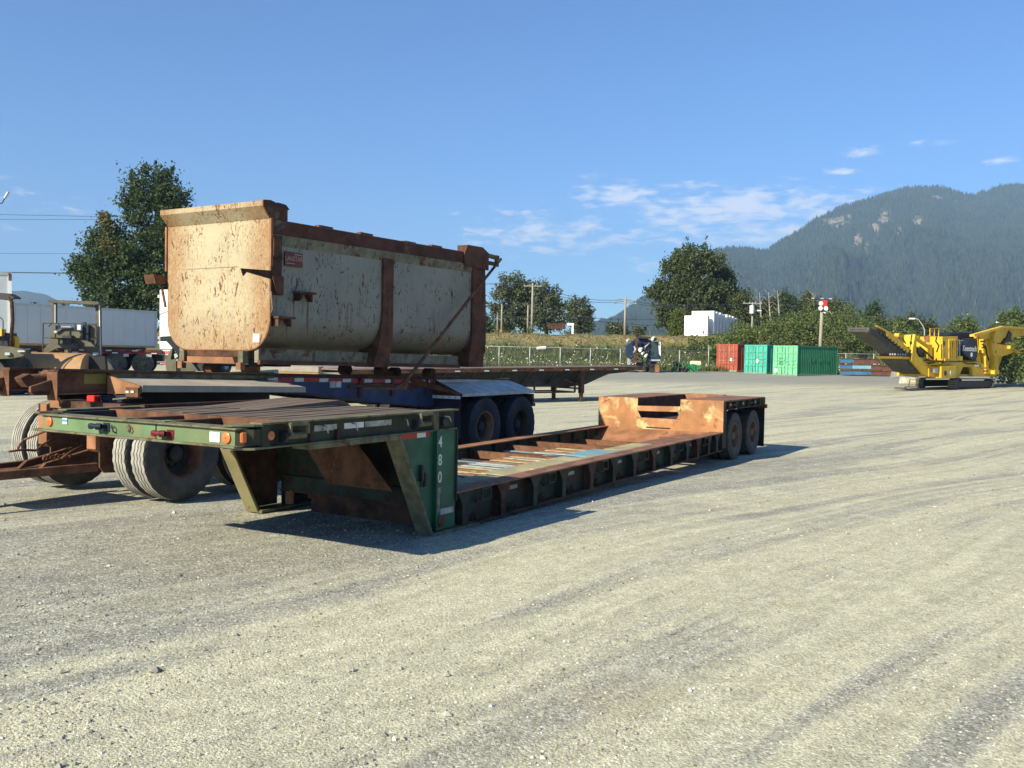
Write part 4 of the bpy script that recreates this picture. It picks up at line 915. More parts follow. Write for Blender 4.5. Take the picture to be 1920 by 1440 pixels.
for i, x in enumerate(pos):
    zt, zb = rz(x)-.017, rb(x)+.018; m_ = M[('green_grimy', 'rust_dark', 'green_grimy')[i % 3]]
    g_ = MB().prism([(x-.15, zt), (x+.15, zt), (x+.055, zt-.13), (x-.055, zt-.13)], -.004, .006).build('gusset', m_, T)
    MB().box(x-.014, x+.014, .0065, .115, zb, zt).build('post', m_, T)
    MB().prism([(x-.05, zb), (x+.05, zb), (x+.05, zt-.13), (x-.05, zt-.13)], .001, .0055).build('post_plate', m_, T)
    if i % 2 == 0 and i < 12:       # stake loops
        a_ = x+.30; mb = MB()
        for p, q in (((a_, -.012, zt-.12), (a_, -.012, zt-.005)), ((a_, -.012, zt-.005), (a_+.17, -.012, zt-.005)), ((a_+.17, -.012, zt-.005), (a_+.17, -.012, zt-.12)), ((a_+.17, -.012, zt-.12), (a_, -.012, zt-.12))): mb.bar(p, q, .018, .02)
        lo_ = mb.build('stake_loop', M['green_grimy'], T); MB().tube([(a_-.05, .03, zt-.14), (a_+.12, .03, zt-.14)], .018, 8).build('spool', M['rust_dark'], lo_, smooth=True)
    else:
        MB().box(x+.26, x+.48, .108, .114, zt-.12, zt-.075).build('reflective_tape', M['faded_tape'], T)
        if i == 1: MB().box(x+.26, x+.31, .1, .1075, zt-.12, zt-.075).build('reflective_tape', M['red_tape'], T)
    for dx in ((.22, .38) if i % 2 else (.30,)):
        if x+dx < 9.2: MB().tube([(x+dx-.04, .10, zb+.0), (x+dx-.042, .085, zb+.05), (x+dx, .08, zb+.09), (x+dx+.042, .085, zb+.05), (x+dx+.04, .10, zb)], .011, 6).build('tie_ring', M['rust_dark'], T, smooth=True)
    for k in (1,): MB().box(x-.012, x+.012, 2.42, 2.475, zb, zt).build('stiffener', M['green_grimy'], T)
for k in range(6): x = 1.2+k*1.35; disc((x, .10, rz(x)+.0005), .018, .002, M['dark'], T, 'bolt_hole', 'y', False) if False else MB().cyl((x, .12, rz(x)-.002), (x, .12, rz(x)+.003), .022, 10).build('bolt_hole', M['dark'], T)
# inner cross-members and slats
for i, x in enumerate((.9, 2.0, 4.42, 5.50, 6.28, 7.2, 8.1)):
    MB().box(x, x+.09, .14, 2.46, rz(x)-(.19 if 1 < i < 5 else .28), rz(x)-(.08 if 1 < i < 5 else .18)).build('crossmember', M['rust'], T)
for yb_ in (1.44, 2.0): MB().prism([(RL0, rz(RL0)-.26), (7.3, rz(7.3)-.26), (7.3, rz(7.3)-.20), (RL0, rz(RL0)-.20)], yb_, yb_+.07).build('centre_beam', M['rust_dark'], T)
seq = ['slat_cream', 'wood_slat', 'slat_white', 'slat_cream', 'slat_blue', 'slat_cream', 'slat_white', 'slat_white', 'wood_slat', 'slat_cream', 'wood_slat', 'slat_cream', 'slat_white', 'slat_white', 'slat_white', 'wood_slat']
k = 0; x = .52
while x < 5.45:
    if not (4.0 < x < 4.5):
        mm = seq[k % len(seq)]; zt = rz(x)-.052-.006*rng.random()
        MB().box(x, x+.088, .24, 1.44, zt-.008, zt).build('slat', M[mm], T)
        MB().box(x+.02, x+.11, 1.452, 2.44, zt-.11, zt-.10).build('slat', M['rust_dark' if k % 3 else 'slat_blue'], T)
    x += .178; k += 1
def plate(l0, l1, w0, w1, dz, m_, sk=0.0):
    MB().hexa([(l0, w0, rz(l0)+dz), (l1, w0, rz(l1)+dz), (l1-sk, w1, rz(l1)+dz), (l0+sk, w1, rz(l0)+dz)], [(l0, w0, rz(l0)+dz+.012), (l1, w0, rz(l1)+dz+.012), (l1-sk, w1, rz(l1)+dz+.012), (l0+sk, w1, rz(l0)+dz+.012)]).build('deck_plate', M[m_], T)
plate(.55, 1.95, .26, .66, -.044, 'plank_mix', .08); plate(1.97, 4.25, .262, .72, -.038, 'plank_cream', .05)
plate(2.6, 4.4, .26, .36, -.024, 'plank_cream'); plate(4.35, 5.45, .264, .80, -.04, 'plank_blue', .06); plate(5.47, 6.7, .262, .70, -.044, 'plank_cream', .05)
plate(4.7, 5.5, 1.0, 1.5, -.15, 'slat_blue'); plate(6.72, 8.1, .262, .66, -.044, 'deck_rust'); plate(8.12, 8.9, .262, .62, -.044, 'deck_rust')
cab = [(.45, .24), (.9, .30), (1.3, .23), (1.9, .31), (2.5, .24), (3.0, .31), (3.5, .25), (4.1, .33), (4.9, .26), (5.6, .31), (6.3, .24), (7.0, .32), (7.8, .26), (8.6, .33), (9.2, .24)]
CP = []
for i in range(len(cab)-1):
    for s_ in range(5):
        t_ = s_/5; t2 = t_*t_*(3-2*t_); CP.append((cab[i][0]+(cab[i+1][0]-cab[i][0])*t_, 2.462, cab[i][1]+(cab[i+1][1]-cab[i][1])*t2))
MB().tube(CP, .009, 5).build('air_hose', M['rust'], T, smooth=True)
# --- rear box and bogie
zt = 1.038; RB = 'rearbox'
MB().box(9.30, 9.315, 1.74, 2.585, .435, zt).build('front_plate', M[RB], T)
MB().box(9.30, 9.315, .175, .86, .435, zt).build('front_plate', M[RB], T)
MB().box(9.302, 9.317, .015, .173, .435, zt).build('front_plate', M[RB], T)
MB().prism([(1.739, .655), (1.739, .435), (.861, .435), (.861, .655)], 9.301, 9.314, 'x').build('cross_plate', M[RB], T)
MB().prism([(.861, .80), (.861, .905), (1.739, .885), (1.739, .785)], 9.285, 9.3005, 'x').build('cross_plate', M[RB], T)
MB().prism([(.861, .66), (.861, .80), (.93, .66)], 9.301, 9.312, 'x').build('gusset', M[RB], T); MB().prism([(1.739, .66), (1.739, .79), (1.67, .66)], 9.301, 9.312, 'x').build('gusset', M[RB], T)
MB().box(9.283, 9.2995, 1.06, 1.55, .466, .484).build('slot', M['dark'], T)
MB().hexa([(8.55, .25, .13), (8.56, .25, .13), (8.56, 2.45, .13), (8.55, 2.45, .13)], [(9.27, .02, .436), (9.298, .02, .436), (9.298, 2.58, .436), (9.27, 2.58, .436)]).build('ramp_plate', M['rust_light'], T)
for (y0, y1) in ((.015, .86), (1.74, 2.585)):
    k = 0; x = 9.32
    while x < 12.05:
        x1 = min(12.08, x+.29); MB().box(x, x1-.012, y0, y1, zt-.02, zt+.003+.004*rng.random()).build('deck_plate', M['deck_rust'], T); x = x1
MB().box(9.315, 11.4, .84, .86, .60, zt-.002).build('well_side', M['rust_light'], T); MB().prism([(9.315, .6), (9.315, zt-.002), (11.95, zt-.002), (11.75, .8), (11.2, .6)], 1.74, 1.755).build('well_side', M['rust_dark'], T)
MB().box(11.95, 12.08, .862, 1.738, .90, zt+.02).build('well_end', M['rust_light'], T)
MB().box(9.4, 11.9, .87, 1.73, .60, .615).build('well_floor', M['rust_dark'], T)
MB().box(9.32, 12.08, .06, .075, .88, zt-.022).build('side_web', M['green_grimy'], T)
MB().box(9.32, 12.09, .0, .12, .865, .882).build('side_flange', M['rust_dark'], T)
MB().box(9.32, 12.08, 2.53, 2.545, .865, zt-.022).build('side_web', M['green_grimy'], T)
for i, x in enumerate((9.36, 9.62, 10.05, 10.45, 10.9, 11.3, 11.7, 12.05)):
    MB().box(x, x+.03, .005, .06, .882, zt-.022).build('stiffener', M['rust_light' if i in (0, 7) else 'green_grimy'], T)
for x in (9.75, 10.55, 11.4): MB().box(x, x+.18, .052, .0595, .93, .97).build('reflective_tape', M['faded_tape'], T)
for x in (9.95, 11.05): MB().tube([(x, .03, .95), (x+.16, .03, .95)], .022, 8).build('spool', M['rust'], T, smooth=True)
MB().box(9.318, 9.50, .03, .06, -.0+.15, .86).build('side_plate', M['green_grimy'], T)
MB().box(9.52, 9.56, .03, .3, .12, .86).build('hanger', M['rust_dark'], T)
MB().box(9.315, 9.33, .03, 2.5, .15, .43).build('lower_plate', M['rust_dark'], T)
for yy_ in (.86, 1.70): MB().box(9.33, 12.0, yy_, yy_+.06, .40, .60).build('chassis_beam', M['rust_dark'], T)
MB().box(12.06, 12.10, .0, 2.58, .80, 1.035).build('rear_beam', M['rust_dark'], T)
for y0, y1 in ((.02, .62), (1.96, 2.56)): MB().box(12.13, 12.142, y0, y1, -.02, .86).build('mud_flap', M['black'], T)
MB().box(12.10, 12.20, -.02, .1, .80, .88).build('tail_light', M['dark'], T)

def tyre_profile(Ro, Ri, wd, grooves=4, gd=.012, gw=.014):
    """closed ring section (radius, y) from the inner bead over the tread to the other bead"""
    h = wd/2; P = [(Ri, -h*.80), (Ri+.25*(Ro-Ri), -h*.96), (Ri+.62*(Ro-Ri), -h*1.0), (Ro-.030, -h*.93), (Ro-.008, -h*.84)]
    tags_ = [0]*len(P); t0, t1 = -h*.80, h*.80
    for g_ in range(grooves+1):
        a_ = t0+(t1-t0)*g_/(grooves+1)+(gw/2 if g_ else 0); b_ = t0+(t1-t0)*(g_+1)/(grooves+1)-(gw/2 if g_ < grooves else 0)
        P += [(Ro, a_), (Ro, b_)]; tags_ += [1, 1]
        if g_ < grooves: P += [(Ro-gd, b_+.002), (Ro-gd, b_+gw-.002)]; tags_ += [1, 1]
    Q = [(r_, -y_) for r_, y_ in P[:5]][::-1]; P += Q; tags_ += [0]*5
    P += [(Ri-.015, h*.75), (Ri-.015, -h*.75)]; tags_ += [0, 0]
    return P, tags_
def tyre(mb, c, Ro, Ri, wd, zig=.006, nz=28, n=112, grooves=4, gd=.012):
    P, tg = tyre_profile(Ro, Ri, wd, grooves, gd)
    def wav(i, k, t):
        if tg[i] and zig: return (0, zig*(1 if (k//2) % 2 else -1))
        return (0, 0)
    return mb.lathe(P, c, n, wav)
def wheel(par, c, Ro, Ri, wd, dish, side=-1, zig=.006, rimm='rust', tm='tyre', hubm='rust_dark', spokes=6, hubout=.0, gd=.012, grooves=4, name='wheel', n=112, tread=None):
    """dish: how far the disc sits inside from the outer face. side -1: outer face towards -y"""
    w_ = bpy.data.objects.new(name, None); col.objects.link(w_); w_.parent = par; OFF[w_.name] = Vector((0, 0, 0))
    off = OFF.get(par.name, Vector((0, 0, 0))); w_.location = Vector(c)-off; w_.empty_display_size = .2
    to = tyre(MB(), (0, 0, 0), Ro, Ri, wd, zig, n=n, grooves=grooves, gd=gd).build('tyre', M[tm], w_, smooth=32)
    if tread:
        to.data.materials.append(M[tread]); 
        for p in to.data.polygons:
            r_ = min(math.hypot(to.data.vertices[v].co.x, to.data.vertices[v].co.z) for v in p.vertices)
            if r_ > Ro-.004: p.material_index = 1
    s = side; h = wd/2; e = s*h*.80
    rim = MB().lathe([(Ri-.002, e*1.0), (Ri+.012, e*1.06), (Ri-.014, e*1.04), (Ri-.03, e*.8), (Ri-.035, -e*.9), (Ri-.012, -e*1.0), (Ri-.004, -e*.9), (Ri-.006, e*.8)], (0, 0, 0), 48)
    rim.build('rim', M[rimm], w_, smooth=35)
    yd = s*(h-dish); hub = MB()
    hub.lathe([(Ri-.034, yd), (Ri-.06, yd-s*.01), (Ri*.62, yd-s*.02), (Ri*.45, yd+s*.005), (.02, yd+s*.005), (.02, yd-s*.03), (Ri*.45, yd-s*.03), (Ri-.034, yd-s*.03)], (0, 0, 0), 36)
    hub.tube([(0, yd, 0), (0, yd+s*.07, 0), (0, yd+s*(.09+hubout), 0)], [Ri*.36, Ri*.34, Ri*.20], 18)
    hub.build('hub', M[hubm], w_, smooth=35)
    nb = MB()
    for k in range(10):
        a_ = k*math.pi/5; nb.cyl((Ri*.52*math.cos(a_), yd-s*.0, Ri*.52*math.sin(a_)), (Ri*.52*math.cos(a_), yd+s*.03, Ri*.52*math.sin(a_)), .016, 6)
    tag(nb.build('wheel_nuts', M[hubm], w_), kind='stuff')
    return w_
GZR = -.13
for x in (10.18, 11.42):
    for yc, sd_, dd in ((.16, -1, .12), (.45, -1, .05), (2.44, 1, .12), (2.15, 1, .05)):
        wheel(T, (x, yc, GZR+.455), .46, .245, .25, dd, sd_, rimm='wheel_rust', tm='tyre', hubm='wheel_rust', zig=.004)
    MB().tube([(x, .5, GZR+.455), (x, 2.1, GZR+.455)], .07, 12).build('axle', M['rust_dark'], T, smooth=40)
for yy_ in (.78, 1.82):
    MB().prism([(9.9, .42), (10.18, .30), (11.42, .30), (11.7, .42), (11.42, .46), (10.8, .38), (10.18, .46)], yy_-.04, yy_+.04).build('leaf_spring', M['rust_dark'], T)
# ================================================================= BLUE BIN TRAILER (same frame as the low-bed, further back)
M['blue'] = mat('blue_paint', (.030, .058, .135), .55, var=.3, vs=3, rust=.3, rs=3.2, rustcol=((.085, .05, .038), (.05, .03, .028)), dirt=.25, dirtcol=(.09, .085, .085), bump=.12)
M['fender'] = mat('fender_plate', (.33, .29, .235), .7, var=.15, vs=3, dirt=.35, dirtcol=(.27, .25, .22), bump=.15, second=(.44, .33, .2), sec_t=.66, sec_s=.8)
M['fender_pale'] = mat('fender_plate_pale', (.46, .45, .42), .65, var=.2, vs=4, dirt=.3, dirtcol=(.26, .25, .23), bump=.15)
M['navy'] = mat('navy_rubber', (.010, .014, .035), .6, var=.3, vs=4, bump=.1)
B = thing('bin_trailer', 'blue and rust frame trailer with flat plate fenders carrying the dump body', 'trailer', fr(0, 5.1), RZ, off=(0, 5.1, 0))
def pz(l_): return 1.572-.0225*(l_+1.1)            # top of the frame
def beam(y, l0, front=True):
    segs = [(l0, 1.30), (-.5, 1.305), (1.9, 1.26), (2.97, 1.19), (4.22, 1.035), (6.08, .88), (7.0, .86), (8.95, .98)]
    segs = [s_ for s_ in segs if s_[0] >= l0]
    for (a_, b_, m_) in ((l0, 1.95, 'rust'), (1.95, 8.95, 'blue')):
        pts = [p for p in segs if a_ <= p[0] <= b_]
        if a_ == 1.95: pts = [(1.95, 1.258)]+pts
        else: pts = pts+[(1.95, 1.258)]
        pts = sorted(set(pts)); q = pts+[(b_, pz(b_)-.028), (a_, pz(a_)-.028)]
        MB().prism(q, y-.012, y+.012).build('frame_web', M[m_], B)
        MB().prism([(p[0], p[1]-.018) for p in pts]+[(p[0], p[1]) for p in pts[::-1]], y-.07, y+.07).build('frame_flange', M['rust_dark' if m_ == 'blue' else 'rust'], B)
    MB().prism([(l0, pz(l0)-.028), (8.98, pz(8.98)-.028), (8.98, pz(8.98)), (l0, pz(l0))], y-.09, y+.06).build('top_rail', M['rust_dark'], B)
beam(4.5, -1.13); beam(5.75, -.95)
for y, l0 in ((4.5, -1.13), (5.75, -.95)):
    MB().box(l0-.012, l0, y-.09, y+.10, 1.22, pz(l0)-.03).build('end_plate', M['rust'], B)
    MB().prism([(l0-.02, 1.45), (l0-.02, 1.34), (l0-.26, 1.32), (l0-.26, 1.38)], y+.01, y+.05).build('guide_horn', M['rust'], B)
    MB().prism([(l0-.012, 1.42), (l0-.012, 1.28), (l0-.20, 1.28), (l0-.24, 1.34)], y+.051, y+.11).build('guide_horn', M['rust_dark'], B)
for x in (-.6, .6, 2.2, 3.8, 5.4, 6.8, 8.2): MB().box(x, x+.08, 4.515, 5.735, pz(x)-.20, pz(x)-.04).build('crossmember', M['rust_dark'], B)
# hitch drum between the beams
hd = MB().tube([(-1.10, 5.1, 1.435), (-.85, 5.1, 1.435), (-.84, 5.1, 1.435)], [.065, .075, .075], 18).build('hitch_drum', M['rust'], B, smooth=35)
MB().tube([(-.85, 5.1, 1.43), (-.70, 5.1, 1.43)], .125, 24).build('drum_flange', M['rust'], hd, smooth=35)
MB().tube([(-.70, 5.1, 1.43), (-.55, 5.1, 1.43)], .095, 20).build('drum_flange', M['rust_dark'], hd, smooth=35)
MB().prism([(-1.08, 1.51), (-1.19, 1.46), (-1.16, 1.41), (-1.10, 1.35), (-1.06, 1.41)], 5.03, 5.17).build('latch', M['rust'], hd)
for k in range(5): MB().tube([(-.75+.03*k, 4.90, 1.50-.035*k), (-.72+.03*k, 4.84, 1.47-.04*k)], .02, 6).build('hose_fitting', M['rust_light'], hd)
MB().box(-.76, -.47, 4.478, 4.487, 1.40, 1.52).build('sticker', mat('yellow_plate', (.24, .20, .05), .7), B)
MB().tube([(-.32, 4.48, 1.41), (-.32, 4.44, 1.41)], .065, 16).build('gauge', M['fender'], B, smooth=40)
MB().box(-.1, .02, 4.45, 4.487, 1.34, 1.42).build('valve_box', M['rust'], B)
def fender(l0, l1, zi, zo, m_, lip, z_drop=.0, l_in=0.0):
    yo, yi = 3.84, 4.43
    MB().hexa([(l0, yo, zo-.02), (l1, yo, zo-.02-z_drop), (l1-l_in*0, yi, zi-.02-z_drop), (l0+.02, yi, zi-.02)], [(l0, yo, zo), (l1, yo, zo-z_drop), (l1, yi, zi-z_drop), (l0+.02, yi, zi)]).build('fender', M[m_], B)
    MB().hexa([(l0, yo-.012, zo-lip), (l1, yo-.012, zo-lip-z_drop), (l1, yo, zo-lip-z_drop), (l0, yo, zo-lip)], [(l0, yo-.012, zo+.004), (l1, yo-.012, zo+.004-z_drop), (l1, yo, zo+.004-z_drop), (l0, yo, zo+.004)]).build('fender_lip', M[m_], B)
    MB().box(l0+.02, l1-.02, yi, yi+.045, zi-.04, zi+.05).build('fender_rail', M['flange' if l0 < 1 else 'fender_pale'], B)
    yo2, yi2 = 6.42, 5.83
    MB().hexa([(l0, yo2, zo-.02), (l1, yo2, zo-.02), (l1, yi2, zi-.02), (l0, yi2, zi-.02)], [(l0, yo2, zo), (l1, yo2, zo), (l1, yi2, zi), (l0, yi2, zi)]).build('fender', M[m_], B)
fender(-.46, 2.24, 1.475, 1.395, 'fender', .075, z_drop=.07); fender(6.25, 8.88, 1.31, 1.125, 'fender_pale', .055)
MB().prism([(3.84, 1.392), (3.84, 1.30), (4.43, 1.28), (4.43, 1.50)], -.49, -.462, 'x').build('fender_front', M['rust_light'], B)
MB().prism([(3.83, 1.37), (3.83, 1.26), (4.05, 1.26), (4.05, 1.37)], -.52, -.4905, 'x').build('lamp_bracket', M['rust'], B)
for y, zz_, w_ in ((3.90, 1.325, .05), (3.99, 1.32, .05)): MB().box(-.526, -.5205, y, y+w_, zz_-.015, zz_+.01).build('slot', M['white_tape'], B)
MB().prism([(3.9, 1.245), (4.15, 1.22), (4.15, 1.24), (3.9, 1.262)], -.62, -.40, 'x').build('bent_plate', M['flange'], B)
MB().box(-.58, -.50, 4.56, 4.70, 1.18, 1.255).build('marker_light', M['red_lens'], B, bevel=.01)
MB().prism([(4.0, 1.20), (4.6, 1.17), (4.6, 1.26), (4.0, 1.28)], -.50, -.47, 'x').build('light_bar', M['navy'], B)
MB().prism([(3.84, 1.12), (3.84, 1.05), (4.43, 1.10), (4.43, 1.36)], 6.22, 6.248, 'x').build('fender_front', M['rust_dark'], B)
MB().hexa([(5.55, 4.44, 1.28), (6.23, 3.86, 1.10), (6.25, 3.87, 1.10), (5.6, 4.45, 1.28)], [(5.4, 4.44, 1.44), (6.23, 3.86, 1.135), (6.25, 3.87, 1.135), (5.45, 4.45, 1.44)]).build('fender_brace', M['rust'], B)
fl = MB().box(6.17, 6.19, 3.84, 4.42, .30, 1.04).build('mud_flap', M['navy'], B)
fr_ = MB().box(6.155, 6.168, 3.83, 4.43, 1.03, 1.085).build('flap_bar', M['white'], fl)
for k in range(4): MB().cyl((6.15, 3.92+.14*k, 1.058), (6.156, 3.92+.14*k, 1.058), .012, 8).build('bolt', M['dark'], fl)
MB().box(5.0, 5.02, 4.1, 4.7, .45, .80).build('mud_flap', M['fender'], B) if False else None
MB().box(4.3, 4.9, 4.62, 5.0, .42, .86).build('tool_box', mat('grey_box', (.25, .25, .25), .7), B)
MB().box(8.90, 8.98, 3.9, 6.35, .84, 1.05).build('rear_bumper', M['rust_dark'], B); MB().box(8.86, 8.99, 3.87, 4.0, .80, .86).build('tail_light', M['dark'], B)
# conspicuity tape: alternating white and red
x = 2.15; k = 0
while x < 6.6:
    wd = .20 if k % 2 == 0 else .34
    if not (4.05 < x < 4.2): MB().box(x, x+wd-.004, 4.478, 4.4865, pz(x)-.112, pz(x)-.055).build('reflective_tape', M['white_tape' if k % 2 == 0 else 'red_tape'], B)
    x += wd; k += 1
MB().tube([(3.62, 4.487, 1.32), (3.62, 4.44, 1.32)], .05, 14).build('valve', M['white_tape'], B, smooth=40); MB().box(3.46, 3.72, 4.465, 4.487, 1.27, 1.37).build('valve_plate', M['fender_pale'], B)
for x in (4.15, 5.0, 6.0): MB().box(x, x+.07, 4.455, 4.487, 1.10, pz(x)-.03).build('stiffener', M['rust_dark'], B)
MB().tube([(3.9, 4.46, 1.28), (4.6, 4.45, 1.30), (5.2, 4.45, 1.27), (5.9, 4.47, 1.24)], .022, 6).build('tie_bar', M['rust'], B, smooth=True)
MB().prism([(5.15, .86), (5.25, .86), (5.33, .55), (5.23, .50)], 4.5, 4.56).build('landing_leg', M['rust_light'], B)
MB().box(-.30, 2.15, 4.44, 4.455, .95, 1.30).build('splash_plate', M['black'], B)
MB().box(-.30, 2.6, 5.80, 5.815, .80, 1.34).build('splash_plate', M['black'], B)
# axles and wheels
for x, zc in ((.07, .555), (1.42, .54)):
    g0 = 0
    for yc, sd_, dd in ((3.88, -1, .20), (4.22, -1, .02), (6.30, 1, .20), (5.96, 1, .02)):
        first = x < 1
        wheel(B, (x, yc, zc), .56, .285, .27, dd, sd_, rimm='rust', tm='tyre', hubm='dark' if dd > .1 else 'rust_dark', zig=.005 if (first and yc != 6.30) else .0, gd=.016, grooves=3 if yc < 5 else 4, n=128, tread='tyre_dusty')
    MB().tube([(x, 4.2, zc), (x, 5.98, zc)], .075, 12).build('axle', M['rust_dark'], B, smooth=40)
for x, zc in ((7.08, .475), (8.42, .455)):
    for yc, sd_, dd in ((3.98, -1, .17), (4.31, -1, .02), (6.25, 1, .17), (5.92, 1, .02)):
        wheel(B, (x, yc, zc), .555, .295, .26, dd, sd_, rimm='rust_light' if x < 8 else 'rust_dark', tm='tyre_blue', hubm='dark', zig=.006, gd=.012, n=96)
    MB().tube([(x, 4.3, zc), (x, 5.95, zc)], .075, 12).build('axle', M['rust_dark'], B, smooth=40)
for y in (4.72, 5.5):
    MB().prism([(.1, .62), (1.4, .62), (1.65, .9), (.75, .72), (-.2, .9)], y-.05, y+.05).build('walking_beam', M['rust_dark'], B)
    MB().prism([(6.9, .5), (8.6, .5), (8.7, .7), (7.75, .62), (6.7, .7)], y-.05, y+.05).build('walking_beam', M['rust_dark'], B)
    MB().prism([(.55, .7), (.95, .7), (1.15, 1.28), (.35, 1.28)], y-.04, y+.04).build('hanger', M['rust_dark'], B)
    MB().prism([(7.5, .6), (8.0, .6), (8.15, .92), (7.35, .92)], y-.04, y+.04).build('hanger', M['rust_dark'], B)
# drawbar bogie frame: two uprights, gusset plates and the A-frame that runs out to the left foreground
for y in (4.55, 5.52):
    MB().prism([(-.62, 1.12), (-.62, .62), (-.56, .58), (-.56, 1.12)], y-.085, y+.085).build('upright', M['rust_light'], B, bevel=.004)
    MB().prism([(-.56, 1.12), (-.56, .40), (-.50, .33), (-.10, .30), (.15, .55), (.15, 1.12)], y-.084, y-.06).build('side_plate', M['rust'], B)
    MB().tube([(-.35, y-.085, .95), (-.35, y-.11, .95)], .05, 12).build('bolt_boss', M['rust_dark'], B, smooth=40)
MB().prism([(5.02, 1.09), (5.24, 1.09), (5.24, 1.22), (5.10, 1.22)], -.70, -.665, 'x').build('horn', M['rust_light'], B)
MB().box(-.66, -.30, 3.95, 5.24, 1.04, 1.18).build('bolster', M['rust_dark'], B)
for s_, ye in ((-1, 4.62), (1, 5.55)):
    ymid = 5.08
    MB().hexa([(-3.4, ymid+s_*.10-.04, .33), (-.5, ye-.04, .34), (-.5, ye+.04, .34), (-3.4, ymid+s_*.10+.04, .33)], [(-3.4, ymid+s_*.10-.04, .42), (-.5, ye-.04, .44), (-.5, ye+.04, .44), (-3.4, ymid+s_*.10+.04, .42)]).build('drawbar_arm', M['rust'], B, bevel=.004)
MB().prism([(-1.9, 4.86), (-.62, 4.6), (-.62, 5.56), (-1.9, 5.3)], .36, .38, 'z').build('drawbar_plate', M['rust'], B)
for y0, y1 in ((4.80, 4.86), (5.18, 5.24)):
    MB().prism([(-1.12, .385), (-1.02, .47), (-.45, .585), (-.45, .50), (-.95, .40)], y0, y1).build('drawbar_rib', M['rust'], B)
for (p, q) in (((-.6, 5.3, .70), (-1.0, 5.05, .60)), ((-1.0, 5.05, .60), (-1.35, 5.0, .62)), ((-.6, 4.75, .64), (-.9, 4.7, .52)), ((-.66, 5.0, .88), (-1.05, 5.2, .72)), ((-.66, 5.0, .88), (-.66, 4.95, 1.0)), ((-1.05, 5.2, .72), (-1.12, 5.22, .60))):
    MB().tube([p, Vector(p).lerp(Vector(q), .5)+Vector((0, .01, .012)), q], .014, 6).build('brake_rod', M['rust'], B, smooth=True)
for k in range(7): MB().lathe([(.032, -.008), (.032, .008), (.018, .008), (.018, -.008)], (-.75-.05*k, 4.78, .53+.012*(k % 2)), 12).build('chain_link', M['rust'], B, smooth=True)

# ================================================================= DUMP BODY standing on the trailer
def dump_mat(name, base, orange, dark, front):
    m, nt, n, l, P_ = node_mat(name); tcn = n.new('ShaderNodeTexCoord'); V = tcn.outputs['Object']
    sp_ = n.new('ShaderNodeSeparateXYZ'); l.new(V, sp_.inputs[0])
    c = MX(n, l, RM(n, l, NZ(n, l, V, 1.4, 5, .6), .3, .7), base, tuple(x*.84 for x in base))
    big_ = RM(n, l, NZ(n, l, V, 1.3, 5, .65, loc=(1, 2, 8)), .45, .75, .0, .75)
    if front:                      # rust creeps in from the edges of the sheet
        e1 = RM(n, l, MT(n, l, 'ABSOLUTE', sp_.outputs[1], 0), .35, 1.05, 0, 1); e2 = RM(n, l, sp_.outputs[2], 1.0, .25, 0, .75); e3 = RM(n, l, sp_.outputs[2], 1.95, 2.3, 0, .35)
        big_ = MT(n, l, 'MAXIMUM', MT(n, l, 'MULTIPLY', big_, .6), MT(n, l, 'MAXIMUM', e3, MT(n, l, 'MAXIMUM', e1, e2)))
        big_ = MT(n, l, 'MULTIPLY', big_, RM(n, l, NZ(n, l, V, 3.5, 5, .65, st=(1, 1, .5), loc=(5, 1, 2)), .2, .7, .45, 1.25))
        c = MX(n, l, MT(n, l, 'MULTIPLY', big_, .62), c, orange)
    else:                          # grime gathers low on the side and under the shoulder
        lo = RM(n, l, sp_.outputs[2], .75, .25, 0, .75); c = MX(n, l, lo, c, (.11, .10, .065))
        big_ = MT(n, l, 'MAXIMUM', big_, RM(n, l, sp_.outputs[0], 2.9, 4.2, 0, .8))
    st_ = NZ(n, l, V, 9, 5, .6, st=(1, 1, .10), loc=(3, 0, 0))
    c = MX(n, l, RM(n, l, st_, .5, .78, 0, .45 if front else .25), c, tuple(x*.6 for x in base) if not front else (.46, .33, .15))
    f1 = MT(n, l, 'ADD', NZ(n, l, V, 40, 5, .8, st=(1, 1, .8)), MT(n, l, 'MULTIPLY', big_, .12))
    c = MX(n, l, MT(n, l, 'MULTIPLY', RM(n, l, f1, .56, .64), .75 if front else .25), c, orange)
    clus = RM(n, l, NZ(n, l, V, 2.3, 4, .6, loc=(7, 3, 1)), .40, .56)
    f2 = NZ(n, l, V, 30, 3, .6, st=(1, 1, .55), loc=(5, 5, 5)); a2 = MT(n, l, 'MULTIPLY', RM(n, l, f2, .60, .64), clus); c = MX(n, l, a2, c, dark)
    f3 = NZ(n, l, V, 15, 3, .55, st=(1.1, 1.1, .42), loc=(9, 1, 4), dist=.8); a3 = MT(n, l, 'MULTIPLY', RM(n, l, f3, .61, .64), clus); c = MX(n, l, a3, c, dark)
    f4 = NZ(n, l, V, 4.6, 3, .5, st=(1.6, 1.6, 1.0), loc=(2, 6, 4), dist=1.6); c = MX(n, l, RM(n, l, f4, .70, .72, 0, .8), c, dark)
    dr = MT(n, l, 'MULTIPLY', RM(n, l, NZ(n, l, V, 16, 2, .5, st=(1, 1, .04), loc=(2, 8, 4)), .56, .70), clus)
    c = MX(n, l, MT(n, l, 'MULTIPLY', dr, .6), c, orange)
    l.new(c, P_.inputs['Base Color']); P_.inputs['Roughness'].default_value = .6; P_.inputs['Specular IOR Level'].default_value = .35
    h_ = MT(n, l, 'ADD', NZ(n, l, V, 2.2, 3, .5), MT(n, l, 'MULTIPLY', NZ(n, l, V, 40, 3, .6), .06))
    bp = n.new('ShaderNodeBump'); bp.inputs['Strength'].default_value = .5; bp.inputs['Distance'].default_value = .03; l.new(h_, bp.inputs['Height']); l.new(bp.outputs[0], P_.inputs['Normal'])
    M[name] = m
